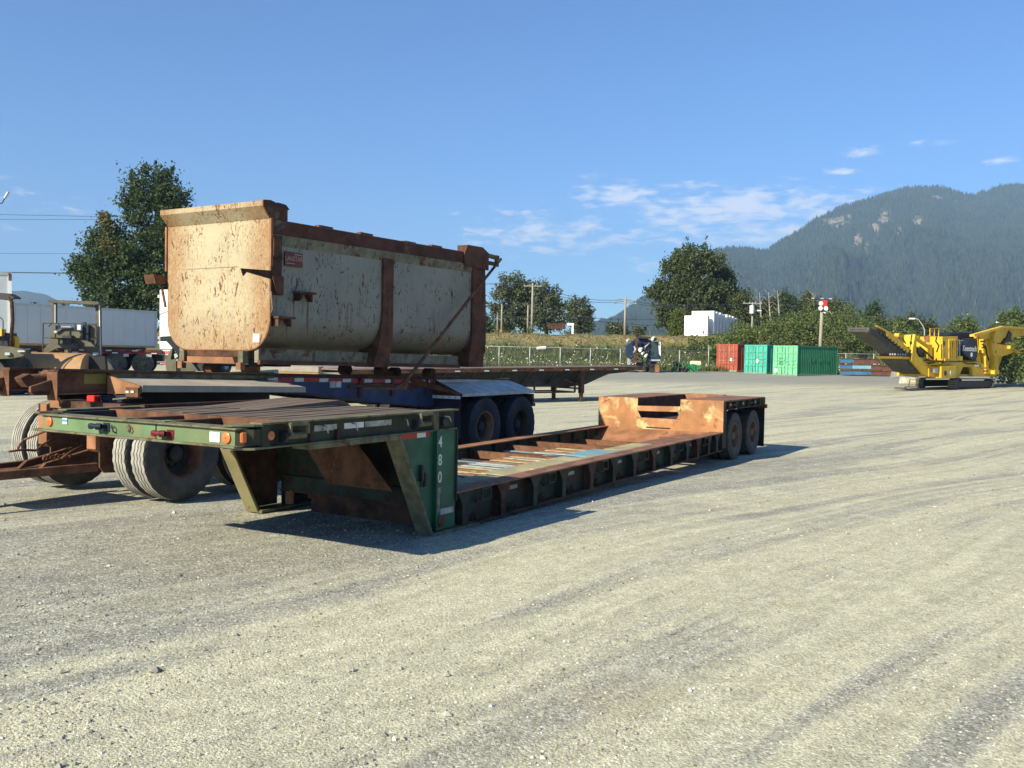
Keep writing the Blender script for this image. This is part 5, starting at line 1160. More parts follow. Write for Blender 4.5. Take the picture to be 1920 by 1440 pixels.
dump_mat('dump_front', (.43, .375, .245), (.27, .135, .05), (.13, .05, .022), True)
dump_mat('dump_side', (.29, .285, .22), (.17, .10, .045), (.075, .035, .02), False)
M['dump_rail'] = mat('dump_rail', (.085, .034, .022), .8, var=.35, vs=3, rust=.3, rs=4, dirt=.12, dirtcol=(.22, .19, .13), bump=.3, second=(.19, .165, .11), sec_t=.54, sec_s=2.2, sec_w=.2)
M['dump_shoulder'] = mat('dump_shoulder', (.18, .17, .115), .75, var=.3, vs=5, rust=.36, rs=5, dirt=.3, dirtcol=(.15, .13, .08), bump=.2)
M['dump_rust'] = mat('dump_rust', (.10, .042, .024), .8, var=.4, vs=4, rust=.3, rs=5, bump=.3, streak=.2, second=(.15, .08, .045), sec_t=.6)
YC = 4.98
D = thing('dump_body', 'large rust speckled cream steel dump body standing on the blue trailer', 'dump body', fr(1.65, YC, 1.6), RZ, off=(1.65, YC, 1.6))
y0, y1 = 3.95, 6.01; zb, zt = 1.86, 3.63
def outline(y0, y1, zb, zt, r_):
    P = [(y0, zt)]
    P += [(y0+r_-r_*math.cos(a), zb+r_-r_*math.sin(a)) for a in [math.pi/2*k/8 for k in range(9)]]
    P += [(y1-r_+r_*math.sin(a), zb+r_-r_*math.cos(a)) for a in [math.pi/2*k/8 for k in range(9)]]
    return P+[(y1, zt)]
MB().prism(outline(y0, y1, zb-.02, zt, .42), 1.64, 1.665, 'x').build('front_wall', M['dump_front'], D)
# bevelled edge strip of the front plate
ol = outline(y0-.006, y1+.006, zb-.026, zt, .425); mb = MB()
mb.tube([(1.655, a, b_) for a, b_ in ol], .016, 6).build('edge_bead', M['rust_light'], D, smooth=True)
# hood
MB().add([(1.635, y0, zt), (1.635, y1, zt), (1.50, y1+.01, 3.785), (1.50, y0-.01, 3.785), (1.50, y0-.01, 3.855), (1.50, y1+.01, 3.855), (1.62, y1, 3.87), (1.62, y0, 3.87), (1.80, y0, 3.84), (1.80, y1, 3.84), (1.72, y0, zt), (1.72, y1, zt)],
         [(0, 1, 2, 3), (3, 2, 5, 4), (4, 5, 6, 7), (7, 6, 9, 8), (10, 11, 1, 0), (8, 9, 11, 10), (0, 3, 4, 7, 8, 10), (1, 11, 9, 6, 5, 2)]).build('cab_guard', M['dump_front'], D)
MB().prism([(1.635, zt), (1.495, 3.785), (1.495, 3.86), (1.62, 3.875), (1.85, 3.83), (1.76, zt)], y0-.035, y0-.022).build('cab_guard_side', M['dump_rail'], D)
# shell: U section along the length, thin wall, open top
sh = MB(); n_ = 26; L0, L1 = 1.665, 7.02
oo = outline(y0+.035, y1-.035, zb+.02, 3.36, .47); ii = outline(y0+.065, y1-.065, zb+.05, 3.36, .44)
for j in range(2):
    x = (L0, L1)[j]
    for p in oo: sh.v.append((x, p[0], p[1]-(x-L0)*.012*(1 if p[1] < 2.6 else 0)))
    for p in ii: sh.v.append((x, p[0], p[1]-(x-L0)*.012*(1 if p[1] < 2.6 else 0)))
m_ = len(oo); W_ = 2*m_
for i in range(m_-1):
    sh.f.append((i, i+1, W_+i+1, W_+i)); sh.f.append((m_+i, W_+m_+i, W_+m_+i+1, m_+i+1))
sh.f += [(0, W_, W_+m_, m_), (m_-1, W_-1, 2*W_-1, W_+m_-1)]+[(i, m_+i, m_+i+1, i+1) for i in range(m_-1)]+[(W_+i, W_+i+1, W_+m_+i+1, W_+m_+i) for i in range(m_-1)]
sh.build('shell', M['dump_side'], D, smooth=40)
def tz(l_): return 3.63+.012*(l_-1.7)
for yy_, sg in ((y0, 1), (y1, -1)):
    f_ = lambda d: yy_+sg*d
    MB().hexa([(1.67, f_(-.02), tz(1.67)-.20), (7.05, f_(-.02), tz(7.05)-.20), (7.05, f_(.12), tz(7.05)-.20), (1.67, f_(.12), tz(1.67)-.20)] if sg == 1 else [(1.67, f_(.12), tz(1.67)-.20), (7.05, f_(.12), tz(7.05)-.20), (7.05, f_(-.02), tz(7.05)-.20), (1.67, f_(-.02), tz(1.67)-.20)],
              [(1.67, f_(-.02), tz(1.67)), (7.05, f_(-.02), tz(7.05)), (7.05, f_(.12), tz(7.05)), (1.67, f_(.12), tz(1.67))] if sg == 1 else [(1.67, f_(.12), tz(1.67)), (7.05, f_(.12), tz(7.05)), (7.05, f_(-.02), tz(7.05)), (1.67, f_(-.02), tz(1.67))]).build('top_rail', M['dump_rail'], D, bevel=.01)
    q = [(f_(-.005), 0), (f_(.12), 0), (f_(.12), -.17), (f_(.034), -.15), (f_(-.0), -.045)]
    s2 = MB(); nn_ = len(q)
    for x in (1.67, 6.75): s2.v += [(x, p[0], tz(x)-.201+p[1]) for p in q]
    s2.f = [tuple(range(nn_)), tuple(range(nn_, 2*nn_))]+[(i, (i+1) % nn_, nn_+(i+1) % nn_, nn_+i) for i in range(nn_)]
    s2.build('shoulder', M['dump_shoulder'], D)
    # rib and rear post, tapering outwards at the foot
    for (a_, b_, x2, nm) in ((4.10, 4.36, 0, 'rib'), (6.70, 7.10, .10, 'rear_post')):
        top_ = 3.34 if nm == 'rib' else tz(7)-.02
        rr = MB(); yo = f_(-.015)
        S = [(top_, f_(-.012), f_(.06)), (2.5, f_(-.012), f_(.06)), (2.05, f_(-.005), f_(.12)), (1.90, f_(.03), f_(.40)), (1.70, f_(.06), f_(.5)), (1.60, f_(.06), f_(.5))]
        for j, (z, ya, yb_) in enumerate(S):
            ex = x2*(top_-z)/2; fl = (.0 if z > 2.2 else (.06 if z > 1.8 else .12)) if nm == 'rib' else 0
            rr.v += [(a_-fl, ya, z), (b_+ex, ya, z), (b_+ex, yb_, z), (a_-fl, yb_, z)]
        for j in range(len(S)-1):
            for k in range(4): rr.f.append((j*4+k, j*4+(k+1) % 4, (j+1)*4+(k+1) % 4, (j+1)*4+k))
        rr.f += [(0, 1, 2, 3), (len(S)*4-4, len(S)*4-1, len(S)*4-2, len(S)*4-3)]
        rr.build(nm, M['dump_rust'], D, bevel=.008)
    MB().prism([(1.67, 1.86), (6.6, 1.80), (6.6, 1.60), (1.67, 1.665)], f_(.22), f_(.30)).build('floor_rail', M['dump_shoulder'], D)
    MB().prism([(1.67, 1.70), (6.6, 1.64), (6.6, 1.58), (1.67, 1.64)], f_(.19), f_(.24)).build('rail_flange', M['dump_rust'], D)
    MB().box(1.668, 1.87, f_(-.006), f_(.03), 2.60, 3.42).build('corner_plate', M['rust_dark'] if sg == 1 else M['rust'], D)
    MB().prism([(1.655, 3.37), (1.74, 3.38), (1.80, 3.33), (1.79, 3.20), (1.70, 3.10), (1.655, 3.12)], f_(-.07), f_(-.03)).build('pivot_lug', M['rust'], D)
    MB().prism([(1.62, 2.98), (1.62, zt), (1.66, zt), (1.66, 2.98)], f_(-.05), f_(-.018)).build('edge_angle', M['rust_light'], D)
# hook brackets
for yy_, sg in ((y0, -1), (y1, 1)):
    mb = MB().prism([(1.64, 2.92), (1.64, 2.80), (1.18, 2.86), (1.12, 2.80), (1.08, 2.90)] if sg == -1 else [(1.66, 2.92), (1.66, 2.80), (1.52, 2.83), (1.46, 2.79), (1.42, 2.92)], yy_+sg*.05, yy_+sg*(.065 if sg == -1 else .27)).build('hook_bracket', M['rust_dark' if sg == -1 else 'rust'], D)
MB().tube([(1.60, y1+.10, 2.78), (1.62, y1+.03, 2.45)], .02, 6).build('brace', M['rust'], D)
MB().prism([(1.66, 2.86), (1.87, 2.86), (1.87, 2.60), (1.74, 2.62)], y0-.045, y0-.008).build('latch_plate', M['dump_rust'], D)
MB().tube([(1.655, y0-.02, 2.64), (1.66, y0-.05, 2.40), (1.65, y0-.03, 2.34)], .012, 6).build('handle', M['flange'], D, smooth=True)
for x, z in ((2.12, 2.66), (1.70, 2.29)):
    a_ = MB().box(x, x+.33, y0-.12, y0+.03, z-.015, z+.015).build('step', M['dump_rust'] if z > 2.4 else M['rust'], D)
    MB().prism([(x+.02, z-.015), (x+.10, z-.015), (x+.02, z-.12)], y0-.10, y0+.03).build('step_gusset', M['rust_dark'], a_)
    MB().prism([(x+.31, z-.015), (x+.23, z-.015), (x+.31, z-.12)], y0-.06, y0+.03).build('step_gusset', M['rust_dark'], a_)
sg_ = MB().box(1.945, 2.29, y0+.006, y0+.0335, 3.02, 3.22).build('sign_plate', mat('sign_maroon', (.13, .045, .04), .6, var=.2, vs=10), D)
M['sign_ink'] = mat('sign_ink', (.42, .24, .18), .6, var=.1, bump=0)
tx = text_mesh('LANSTAR', .098, M['sign_ink'], D, (2.115, y0+.004, 3.125), (math.pi/2, -.02, 0), 'lettering', sx=.82)
MB().box(1.96, 2.13, y0+.002, y0+.0055, 3.052, 3.066).build('lettering', M['sign_ink'], D); MB().box(2.12, 2.28, y0+.002, y0+.0055, 3.183, 3.197).build('lettering', M['sign_ink'], D)
MB().box(1.632, 1.639, 4.12, 4.24, 1.945, 2.06).build('sticker', M['sticker'], D)
MB().lathe([(.055, -.006), (.055, .006), (.030, .006), (.030, -.006)], (0, 0, 0), 16).build('weld_ring', M['rust'], D)
_o = D.children[-1]; _o.rotation_euler = (0, 0, math.pi/2); _o.location = Vector((1.634, 5.30, 3.51))-OFF[D.name]
MB().box(1.634, 1.6405, 4.55, 5.6, 2.995, 2.999).build('weld_seam', M['rust_light'], D)
# rust runs below the steps and brackets
M['run'] = mat('rust_run', (.17, .10, .045), .8, var=.5, vs=12, second=(.27, .25, .18), sec_t=.5, sec_s=9, sec_w=.2)
for (x, z0_, z1_, w_) in ((2.14, 2.60, 2.28, .022), (2.42, 2.62, 2.05, .03), (1.74, 2.22, 2.06, .02), (2.00, 2.24, 1.98, .026), (1.80, 2.56, 2.34, .02)):
    MB().prism([(x, z0_), (x+w_, z0_), (x+w_*.7, z1_+.1), (x+w_*.5, z1_), (x+w_*.25, z1_+.12)], y0+.031, y0+.0345).build('rust_run', M['run'], D)
# underframe below the front wall
MB().prism([(4.36, 1.82), (5.60, 1.82), (5.60, 1.74), (4.36, 1.74)], 1.60, 1.72, 'x').build('cross_channel', M['rust_dark'], D)
MB().prism([(4.50, 1.735), (5.42, 1.735), (5.42, 1.66), (5.50, 1.655), (5.50, 1.645), (4.45, 1.645)], 1.50, 1.58, 'x').build('hook_bar', M['rust_light'], D)
for y in (4.40, 5.60):
    MB().box(1.55, 1.66, y-.05, y+.05, 1.66, 1.82).build('guide_shoe', M['flange'], D, bevel=.005); MB().box(1.52, 1.60, y-.04, y+.05, 1.56, 1.66).build('guide_shoe', M['rust_light'], D)
for x, z in ((1.95, 1.60), (4.9, 1.55), (6.3, 1.50)):
    for y in (4.62, 5.42): MB().tube([(x, y-.09, z-.02), (x, y+.09, z-.02)], .105 if x < 3 else .09, 20).build('roller', M['rust_light'] if x < 3 else M['rust_dark'], D, smooth=40)
for x in (1.75, 2.3, 5.2, 5.9): MB().box(x, x+.28, 4.45, 5.55, 1.60, 1.70).build('cross_tube', M['dark'], D)
# rear top tarp gear and slanting rod
MB().prism([(6.35, tz(6.4)-.02), (6.35, tz(6.4)-.24), (7.16, tz(7)-.28), (7.16, tz(7)+.04), (6.95, tz(7)+.13), (6.45, tz(6.4)+.13)], y0-.05, y0-.025).build('tarp_box', M['dump_rust'], D)
MB().box(6.42, 6.98, y0-.022, y0+.16, tz(6.7), tz(6.7)+.12).build('tarp_box', M['dump_rust'], D)
MB().tube([(7.10, y0+.02, tz(7)+.02), (7.52, y0+.02, tz(7)+.0)], .045, 10).build('tarp_motor', M['flange'], D, smooth=40); MB().box(7.1, 7.5, y0, y0+.05, tz(7)-.16, tz(7)-.09).build('motor_arm', M['dump_rust'], D)
MB().prism([(7.46, tz(7)-.17), (7.60, tz(7)-.17), (7.62, tz(7)+.04), (7.52, tz(7)+.05)], y0, y0+.03).build('motor_arm', M['rust'], D)
rd = [(7.48, y0-.12, 3.66), (6.9, y0-.14, 3.24), (4.55, y0-.20, 1.45), (4.42, y0-.18, 1.33)]
MB().tube(rd, [.026, .026, .03, .045], 8).build('tarp_arm', M['rust'], D, smooth=True)
MB().prism([(4.35, 1.33), (4.62, 1.50), (4.50, 1.24), (3.4, 1.27), (3.4, 1.30), (4.2, 1.29)], y0-.19, y0-.165).build('arm_pivot', M['rust'], D)
for k in range(5): x = 2.6+k*.9+.3*rng.random(); MB().box(x, x+.3, y0+.02, y0+.10, tz(x), tz(x)+.022+.015*rng.random()).build('bent_edge', M['rust'], D)
MB().box(1.72, 1.98, y0+.0, y0+.2, 3.64, 3.82).build('hood_block', M['dump_rust'], D)
MB().prism([(1.75, 3.82), (2.02, 3.80), (1.95, 3.86), (1.8, 3.87)], y0+.0, y0+.18).build('bent_edge', M['dark'], D)
MB().tube([(7.05, y0+.12, 1.86), (7.05, y0+.10, 1.86), (7.05, y0+.04, 1.86)], .035, 10).build('grease_fitting', M['galv'], D)
# tailgate
MB().prism([(y0+.05, 3.5), (y1-.05, 3.5), (y1-.3, 1.85), (y0+.3, 1.85)], 7.02, 7.06, 'x').build('tailgate', M['dump_rust'], D)
# ================================================================= THINGS STANDING AROUND THE YARD
M['steel_dark'] = mat('dark_grey_steel', (.038, .037, .036), .6, var=.25, vs=4, rust=.12, rs=5)
M['deck_old'] = mat('trailer_deck', (.16, .115, .095), .85, var=.25, vs=3, bump=.1)
def frame(t, y=0.0):
    """pixel -> (x, z) on the plane y = const of thing t (its own axes)"""
    rz = t.rotation_euler.z; ux = Vector((math.cos(rz), math.sin(rz), 0)); uy = Vector((-math.sin(rz), math.cos(rz), 0)); o = Vector(t.location)+uy*y
    def f(px, py):
        d = ray(px, py); C0 = Vector((0, 0, CAM_H)); k = ((o-C0).dot(uy))/d.dot(uy); p = C0+d*k-o
        return (p.dot(ux), p.z)
    return f
def poly(t, name, pts, y0, y1, m_, yref=None, parent=None, bevel=0):
    f = frame(t, y0 if yref is None else yref); return MB().prism([f(*p) for p in pts], y0, y1).build(name, M[m_], parent or t, bevel=bevel)
def rect(a, b, c, d): return [(a, b), (c, b), (c, d), (a, d)]
def small_wheel(t, x, y, z, r=.5, w_=.28, side=-1, rimm='galvw', n=32):
    g_ = MB().lathe([(r*.55, -w_/2), (r*.97, -w_/2), (r, -w_*.4), (r, w_*.4), (r*.97, w_/2), (r*.55, w_/2)], (x, y, z), n).build('wheel', M['tyre'], t, smooth=40)
    MB().lathe([(.03, side*w_*.28), (r*.30, side*w_*.34), (r*.36, side*w_*.15), (r*.54, side*w_*.3), (r*.56, side*w_*.45), (r*.56, side*w_*.1), (.03, side*w_*.05)], (x, y, z), n).build('rim', M[rimm], g_, smooth=40)
    return g_
# --- flat deck trailer behind the bin trailer
az = R(56); p0 = Vector((2.45, 40.6, gz(2.45, 40.6)))
t = thing('flat_deck_trailer', 'long dark flat deck trailer standing on its two landing legs in mid yard', 'trailer', p0, math.pi/2-az)
def dz(x): return 1.50+.017*x
MB().hexa([(-11, -1.3, dz(-11)-.05), (3.2, -1.3, dz(3.2)-.05), (3.2, 1.3, dz(3.2)-.05), (-11, 1.3, dz(-11)-.05)], [(-11, -1.3, dz(-11)), (3.2, -1.3, dz(3.2)), (3.2, 1.3, dz(3.2)), (-11, 1.3, dz(-11))]).build('deck', M['deck_old'], t)
for s_ in (-1, 1):
    MB().hexa([(-11, s_*1.32-.02, dz(-11)-.17), (3.25, s_*1.32-.02, dz(3.25)-.17), (3.25, s_*1.32+.02, dz(3.25)-.17), (-11, s_*1.32+.02, dz(-11)-.17)], [(-11, s_*1.32-.02, dz(-11)-.02), (3.25, s_*1.32-.02, dz(3.25)-.02), (3.25, s_*1.32+.02, dz(3.25)-.02), (-11, s_*1.32+.02, dz(-11)-.02)]).build('side_rail', M['rust_dark'], t)
    MB().prism([(-10.5, dz(-10)-.75), (-.2, .62), (.6, .72), (1.3, .98), (1.9, 1.18), (3.1, 1.28), (3.1, 1.46), (-10.5, dz(-10)-.06)], s_*.55-.02, s_*.55+.02).build('main_beam', M['steel_dark'], t)
    MB().box(-.10, .10, s_*1.0-.09, s_*1.0+.09, .35, 1.35).build('landing_leg', M['rust_dark'], t); MB().box(-.07, .07, s_*1.0-.06, s_*1.0+.06, .03, .5).build('landing_leg', M['rust'], t)
    MB().box(-.18, .18, s_*1.0-.16, s_*1.0+.16, .0, .035).build('foot', M['steel_dark'], t)
for k in range(9):
    x = -9.6+k*1.35
    if x < 1.2: MB().bar((x, -1.26, dz(x)-.16), (x-.02, -.6, .75), .10, .05).bar((x+.9, -1.28, dz(x)-.18), (x+.05, -.62, .80), .06, .05).build('outrigger', M['dark'], t)
    MB().box(x+.35, x+.58, -1.346, -1.341, dz(x)-.13, dz(x)-.085).build('reflective_tape', M['white_tape'], t)
    MB().box(x+.70, x+1.05, -1.346, -1.341, dz(x)-.13, dz(x)-.085).build('reflective_tape', M['rust'], t)
MB().bar((0, -1.0, .55), (0, 1.0, .55), .07).bar((0, -1, .95), (0, .2, .55), .05).bar((0, 1, .95), (0, -.2, .55), .05).build('leg_brace', M['rust_dark'], t)
rk = MB()
for a_, b_ in (((-2.5, -1.0, .40), (-.35, -1.0, .40)), ((-2.5, -1.0, .40), (-2.5, -1.0, .80)), ((-1.4, -1.0, .40), (-1.4, -1.0, .80)), ((-.35, -1.0, .40), (-.35, -1.0, .80)), ((-2.5, -1.0, .40), (-2.5, .6, .40)), ((-.35, -1.0, .40), (-.35, .6, .40)), ((-2.5, .6, .40), (-.35, .6, .40)), ((-2.5, .6, .40), (-2.5, .6, .80)), ((-.1, -.9, .7), (-.9, -.95, .95))): rk.bar(a_, b_, .065)
rk.build('spare_rack', M['rust_dark'], t)
for x in (-9.0, -10.2):
    for s_ in (-1, 1): small_wheel(t, x, s_*1.1, .52, .52, .5, s_)
poly(t, 'lettering', [(1024, 710), (1036, 709), (1036, 713), (1024, 714)], -.575, -.571, 'rust') if False else None

# --- shipping containers
def cpaint(name, c_, d_): M[name] = mat(name, c_, .6, var=.15, vs=1.5, rust=.10, rs=3, dirt=.12, dirtcol=d_, bump=.05)
cpaint('c_red', (.36, .075, .045), (.3, .2, .16)); cpaint('c_teal', (.06, .38, .29), (.2, .35, .3)); cpaint('c_green', (.15, .48, .25), (.25, .4, .25)); cpaint('c_dkgreen', (.035, .20, .09), (.1, .2, .1))  # c_dkgreen: shade on the green container's long side put into its colour
M['c_trim'] = mat('container_trim', (.20, .30, .22), .7, rust=.3, rs=4)
def container(label, px, py, Y, door, side, azd=52, L_=6.06, W_=2.44, H_=2.6, extra=()):
    d = ray(px, py); p = Vector((d.x*Y, Y, 0)); p.z = gz(p.x, p.y)-.02
    t = thing('shipping_container', label, 'shipping container', p, math.pi/2-R(azd))    # origin: front corner nearest the camera's right; door faces -x
    m_ = M[side]
    def corr(y, name):
        mb = MB(); n_ = int((L_-.24)/.26); P = []
        for k in range(n_+1):
            x = .12+(L_-.24)*k/n_
            for dx, dy in ((0, 0), (.09, 0), (.13, .055), (.22, .055)): P.append((x+dx*((L_-.24)/n_)/.26, dy))
        P = [q for q in P if q[0] <= L_-.12]; s_ = 1 if y < 1 else -1; b_ = 0
        for q in P: mb.v += [(q[0], y+s_*q[1], .16), (q[0], y+s_*q[1], H_-.11)]
        mb.f = [(2*i, 2*i+2, 2*i+3, 2*i+1) for i in range(len(P)-1)]
        return mb.build(name, m_, t)
    corr(.03, 'side_wall'); corr(W_-.03, 'side_wall')
    MB().box(.05, L_-.05, .05, W_-.05, H_-.06, H_-.02).build('roof', m_, t); MB().box(.05, L_-.05, .05, W_-.05, .12, .17).build('floor', M['rust_dark'], t)
    MB().box(L_-.08, L_-.05, .08, W_-.08, .15, H_-.1).build('end_wall', m_, t)
    for x in (0, L_-.14):
        for y in (0, W_-.12): MB().box(x, x+.14, y, y+.12, 0, H_).build('corner_post', M[door] if x == 0 else m_, t, bevel=.01)
    for y in (0, W_-.08):
        MB().box(.14, L_-.14, y+.004, y+.07, H_-.12, H_-.005).build('top_rail', m_, t); MB().box(.14, L_-.14, y+.004, y+.07, .06, .19).build('bottom_rail', M['c_trim'], t)
    MB().box(.01, .10, .12, W_-.12, H_-.14, H_-.005).build('door_header', M[door], t); MB().box(.01, .10, .12, W_-.12, .04, .17).build('door_sill', M['c_trim'], t)
    for i, (a_, b_) in enumerate(((.125, W_/2-.006), (W_/2+.006, W_-.125))):
        dr = MB().box(.035, .07, a_, b_, .175, H_-.145).build('door', M[door], t)
        for z in (.75, 1.35, 1.95): MB().box(-.02, .034, a_+.05, b_-.05, z-.05, z+.05).build('door_rib', M[door], dr)
        for k in (.28, .72):
            y = a_+(b_-a_)*k; MB().cyl((-.012, y, .12), (-.03, y, H_-.08), .025, 8).build('lock_rod', M['c_trim'], dr, smooth=True); MB().box(-.05, -.012, y-.16, y+.02, 1.02, 1.06).build('door_handle', M['galvw'], dr)
        MB().box(.02, .034, b_-.02 if i == 0 else a_, b_ if i == 0 else a_+.02, .2, H_-.2).build('door_seal', M['dark'], dr)
    for (nm, y0, z0, y1, z1, mm) in extra: MB().box(.001, .0075, y0, y1, z0, z1).build(nm, M[mm], t)
    return t
container('rust red shipping container, leftmost of the four', 1382, 700, 84.5, 'c_red', 'c_red', extra=(('sticker', .62, 1.0, .85, 1.3, 'white'),))
M['c_maroon'] = mat('c_maroon', (.16, .04, .03), .7, var=.2)
container('bright teal shipping container between the red and light green ones', 1437, 704, 81, 'c_teal', 'c_teal', extra=(('sticker', .85, 1.0, 1.15, 1.32, 'white'), ('sticker', .60, 1.62, .95, 1.74, 'c_green')))
tc_ = container('green shipping container with light green doors and shade painted into its darker ribbed side, rightmost', 1494, 707, 77.5, 'c_green', 'c_dkgreen', extra=(('paint_patch', 1.42, .95, 1.80, 1.55, 'c_dkgreen'), ('sticker', 1.95, .3, 2.25, .62, 'white'), ('paint_patch', .95, 1.1, 1.15, 1.5, 'c_teal')))
for k in range(7): MB().box(1.7+.42*k, 1.95+.42*k, -.006, .0, 1.25, 1.55).build('faded_lettering', mat('faded%d' % k, (.06, .24, .13), .8), tc_) if k in (0, 1, 3, 4, 6) else None
container('dark maroon shipping container squeezed behind the teal one', 1402, 697, 88.0, 'c_maroon', 'c_maroon', H_=2.55)

# --- steel beams stacked right of the containers
M['beam_blue'] = mat('beam_blue', (.05, .15, .27), .6, var=.2, vs=1); M['beam_pale'] = mat('beam_pale_blue', (.19, .35, .42), .6, var=.2, vs=1); M['beam_brown'] = mat('beam_brown', (.12, .05, .04), .8, var=.3, vs=2)
bs_ = [(1575, 1632, 702, 'beam_blue', 'bright blue beam at the bottom of the stack beside the container'), (1575, 1597, 690, 'beam_blue', 'short blue beam one up, the container shade painted into its dark blue'), (1597, 1632, 690, 'beam_pale', 'pale blue beam with a white tag in the middle of the stack'),  # short dark blue beam has the container's shade put into its colour
       (1632, 1673, 702, 'beam_brown', 'brown beam on the ground at the right end of the stack'), (1632, 1652, 691, 'beam_brown', 'short brown beam lying over the right end of the stack'), (1575, 1600, 678, 'beam_blue', 'blue beam on top of the stack next to the container'), (1600, 1645, 679, 'beam_brown', 'long brown beam on top of the stack'), (1652, 1672, 695, 'beam_brown', 'small rusty beam at the far right of the stack')]
for (x0, x1, yb, mm, lb) in bs_:
    Y = 80; a_ = at(x0, yb, Y); b_ = at(x1, yb, Y); h = 9*Y/F; L_ = (b_-a_).length; g_ = gz(a_.x, Y)
    t = thing('steel_beam', lb, 'steel beam', (a_.x, Y, g_+{702: .06, 690: .58, 691: .55, 678: 1.1, 679: 1.08, 695: .5}[yb]), 0, group='steel beams stacked by the containers')
    MB().box(0, L_, -.2, .2, 0, .05).box(0, L_, -.2, .2, h-.05, h).build('flange', M['beam_brown' if mm != 'beam_brown' else 'rust'], t); MB().box(0, L_, -.15, .1, .051, h-.051).build('web', M[mm], t)
for (x, w_, yb, hp, Y, mm, lb) in ((1684, 1.0, 706, 12, 77, 'conc', 'grey concrete block half hidden behind the crusher chute'), (1702, .95, 711, 12, 66, 'concw', 'pale concrete block under the crusher chute')):
    M.setdefault('conc', mat('concrete', (.27, .26, .22), .9)); M.setdefault('concw', mat('pale_concrete', (.5, .48, .38), .9))
    g_ = on_ground(x, Y); h = hp*Y/F; o = MB().prism([(-w_/2, 0), (w_/2, 0), (w_/2-.08, h), (-w_/2+.08, h)], -.4, .4).build('concrete_block', M[mm], bevel=.03); o.location = g_; tag(o, lb, 'concrete block')
g_ = on_ground(1714, 62); t = thing('wooden_trestle', 'small timber trestle in front of the crusher track', 'trestle', g_)
for x in (-.25, .25): MB().bar((x-.1, 0, 0), (x, 0, .55), .06).build('leg', M['wood'], t)
MB().box(-.3, .35, -.05, .05, .42, .5).build('rail', M['fender'], t); MB().box(-.3, .35, -.05, .05, .22, .28).build('rail', M['fender'], t)

# --- yellow tracked crusher
M['yel'] = mat('machine_yellow', (.66, .40, .018), .55, var=.14, vs=1.5, dirt=.32, dirtcol=(.42, .31, .13), bump=.05, spec=.4, rust=.06, rs=4, streak=.2)
M['belt'] = mat('conveyor_belt', (.075, .07, .06), .8, var=.2, vs=3); M['charcoal'] = mat('charcoal_paint', (.018, .022, .03), .45, var=.15)
M['track'] = mat('track_steel', (.10, .085, .065), .7, var=.3, vs=4, rust=.2); M['cream_line'] = mat('worn_steel', (.42, .33, .22), .6)
d = ray(1792, 729); g_ = ground_at(1792, 729); g_ = on_ground(1792, 58)
K = thing('crusher', 'big yellow tracked rock crusher with raised conveyor at the right', 'crusher', g_, math.pi/2-R(50))
def Kp(name, pts, y0, y1, m_, **k): return poly(K, name, pts, y0, y1, m_, **k)
for y0, nm in ((0, 0), (2.1, 1)):
    f = frame(K, 0); x0, _ = f(1792, 729); x1, _ = f(1863, 729); L_ = x1-x0; h = .72; r_ = h/2
    q = [(x0+r_-r_*math.cos(a), r_-r_*math.sin(a)) for a in [math.pi/2*k/5-math.pi/2*0 for k in range(6)]]
    ring = [(x0+r_+r_*math.cos(a), r_+r_*math.sin(a)) for a in [math.pi/2+math.pi*k/10 for k in range(11)]]+[(x1-r_+r_*math.cos(a), r_+r_*math.sin(a)) for a in [-math.pi/2+math.pi*k/10 for k in range(11)]]
    inn = [(c_[0]*.0+(x0+x1)/2+(c_[0]-(x0+x1)/2)*(1-.14/L_), r_+(c_[1]-r_)*.84) for c_ in ring]
    mb = MB(); n_ = len(ring)
    for rr in (ring, inn):
        for yy_ in (y0, y0+.5): mb.v += [(p[0], yy_, p[1]) for p in rr]
    for i in range(n_):
        j = (i+1) % n_; mb.f += [(i, j, n_+j, n_+i), (2*n_+i, 3*n_+i, 3*n_+j, 2*n_+j), (i, 2*n_+i, 2*n_+j, j), (n_+i, n_+j, 3*n_+j, 3*n_+i)]
    tr = mb.build('track', M['track'], K)
    MB().prism([(x0+.28, .14), (x1-.22, .14), (x1-.22, .56), (x0+.28, .56)], y0+.06, y0+.42).build('track_frame', M['steel_dark'], tr)
    MB().tube([(x0+r_, y0+.05, r_), (x0+r_, y0+.45, r_)], r_*.72, 16).build('sprocket', M['dark'], tr); MB().tube([(x1-r_, y0+.05, r_), (x1-r_, y0+.45, r_)], r_*.72, 16).build('idler', M['dark'], tr)
    for k in range(9): MB().bar((x0-.01, y0, .08+.068*k), (x0-.01, y0+.5, .08+.068*k), .02, .03).build('track_shoe', M['cream_line' if nm == 0 and k % 2 else 'track'], tr)
Kp('chassis', [(1742, 684), (1792, 679), (1835, 678), (1862, 690), (1862, 706), (1824, 706), (1823, 692), (1820, 688), (1806, 688), (1799, 703), (1799, 707), (1742, 706)], .25, .45, 'yel')
Kp('chassis', [(1792, 681), (1835, 680), (1862, 690), (1862, 706), (1742, 706), (1742, 690)], 2.1, 2.3, 'yel', yref=.25)
Kp('chassis_floor', [(1742, 702), (1862, 702), (1862, 706), (1742, 706)], .46, 2.1, 'yel', yref=.25)
Kp('control_box', rect(1765, 687, 1792, 709), -.1, .9, 'yel', bevel=.02)
for x, mm in ((1772, 'steel_dark'), (1783.5, 'galvw')):
    f = frame(K, -.1); a_ = f(x, 699.5); MB().tube([(a_[0], -.1, a_[1]), (a_[0], -.13, a_[1])], .16, 18).build('dial', M[mm], K, smooth=40)
f = frame(K, -.1); a_ = f(1765, 690); MB().box(a_[0]-.012, a_[0]-.002, .1, .7, a_[1]-.34, a_[1]).build('notice', M['white'], K)
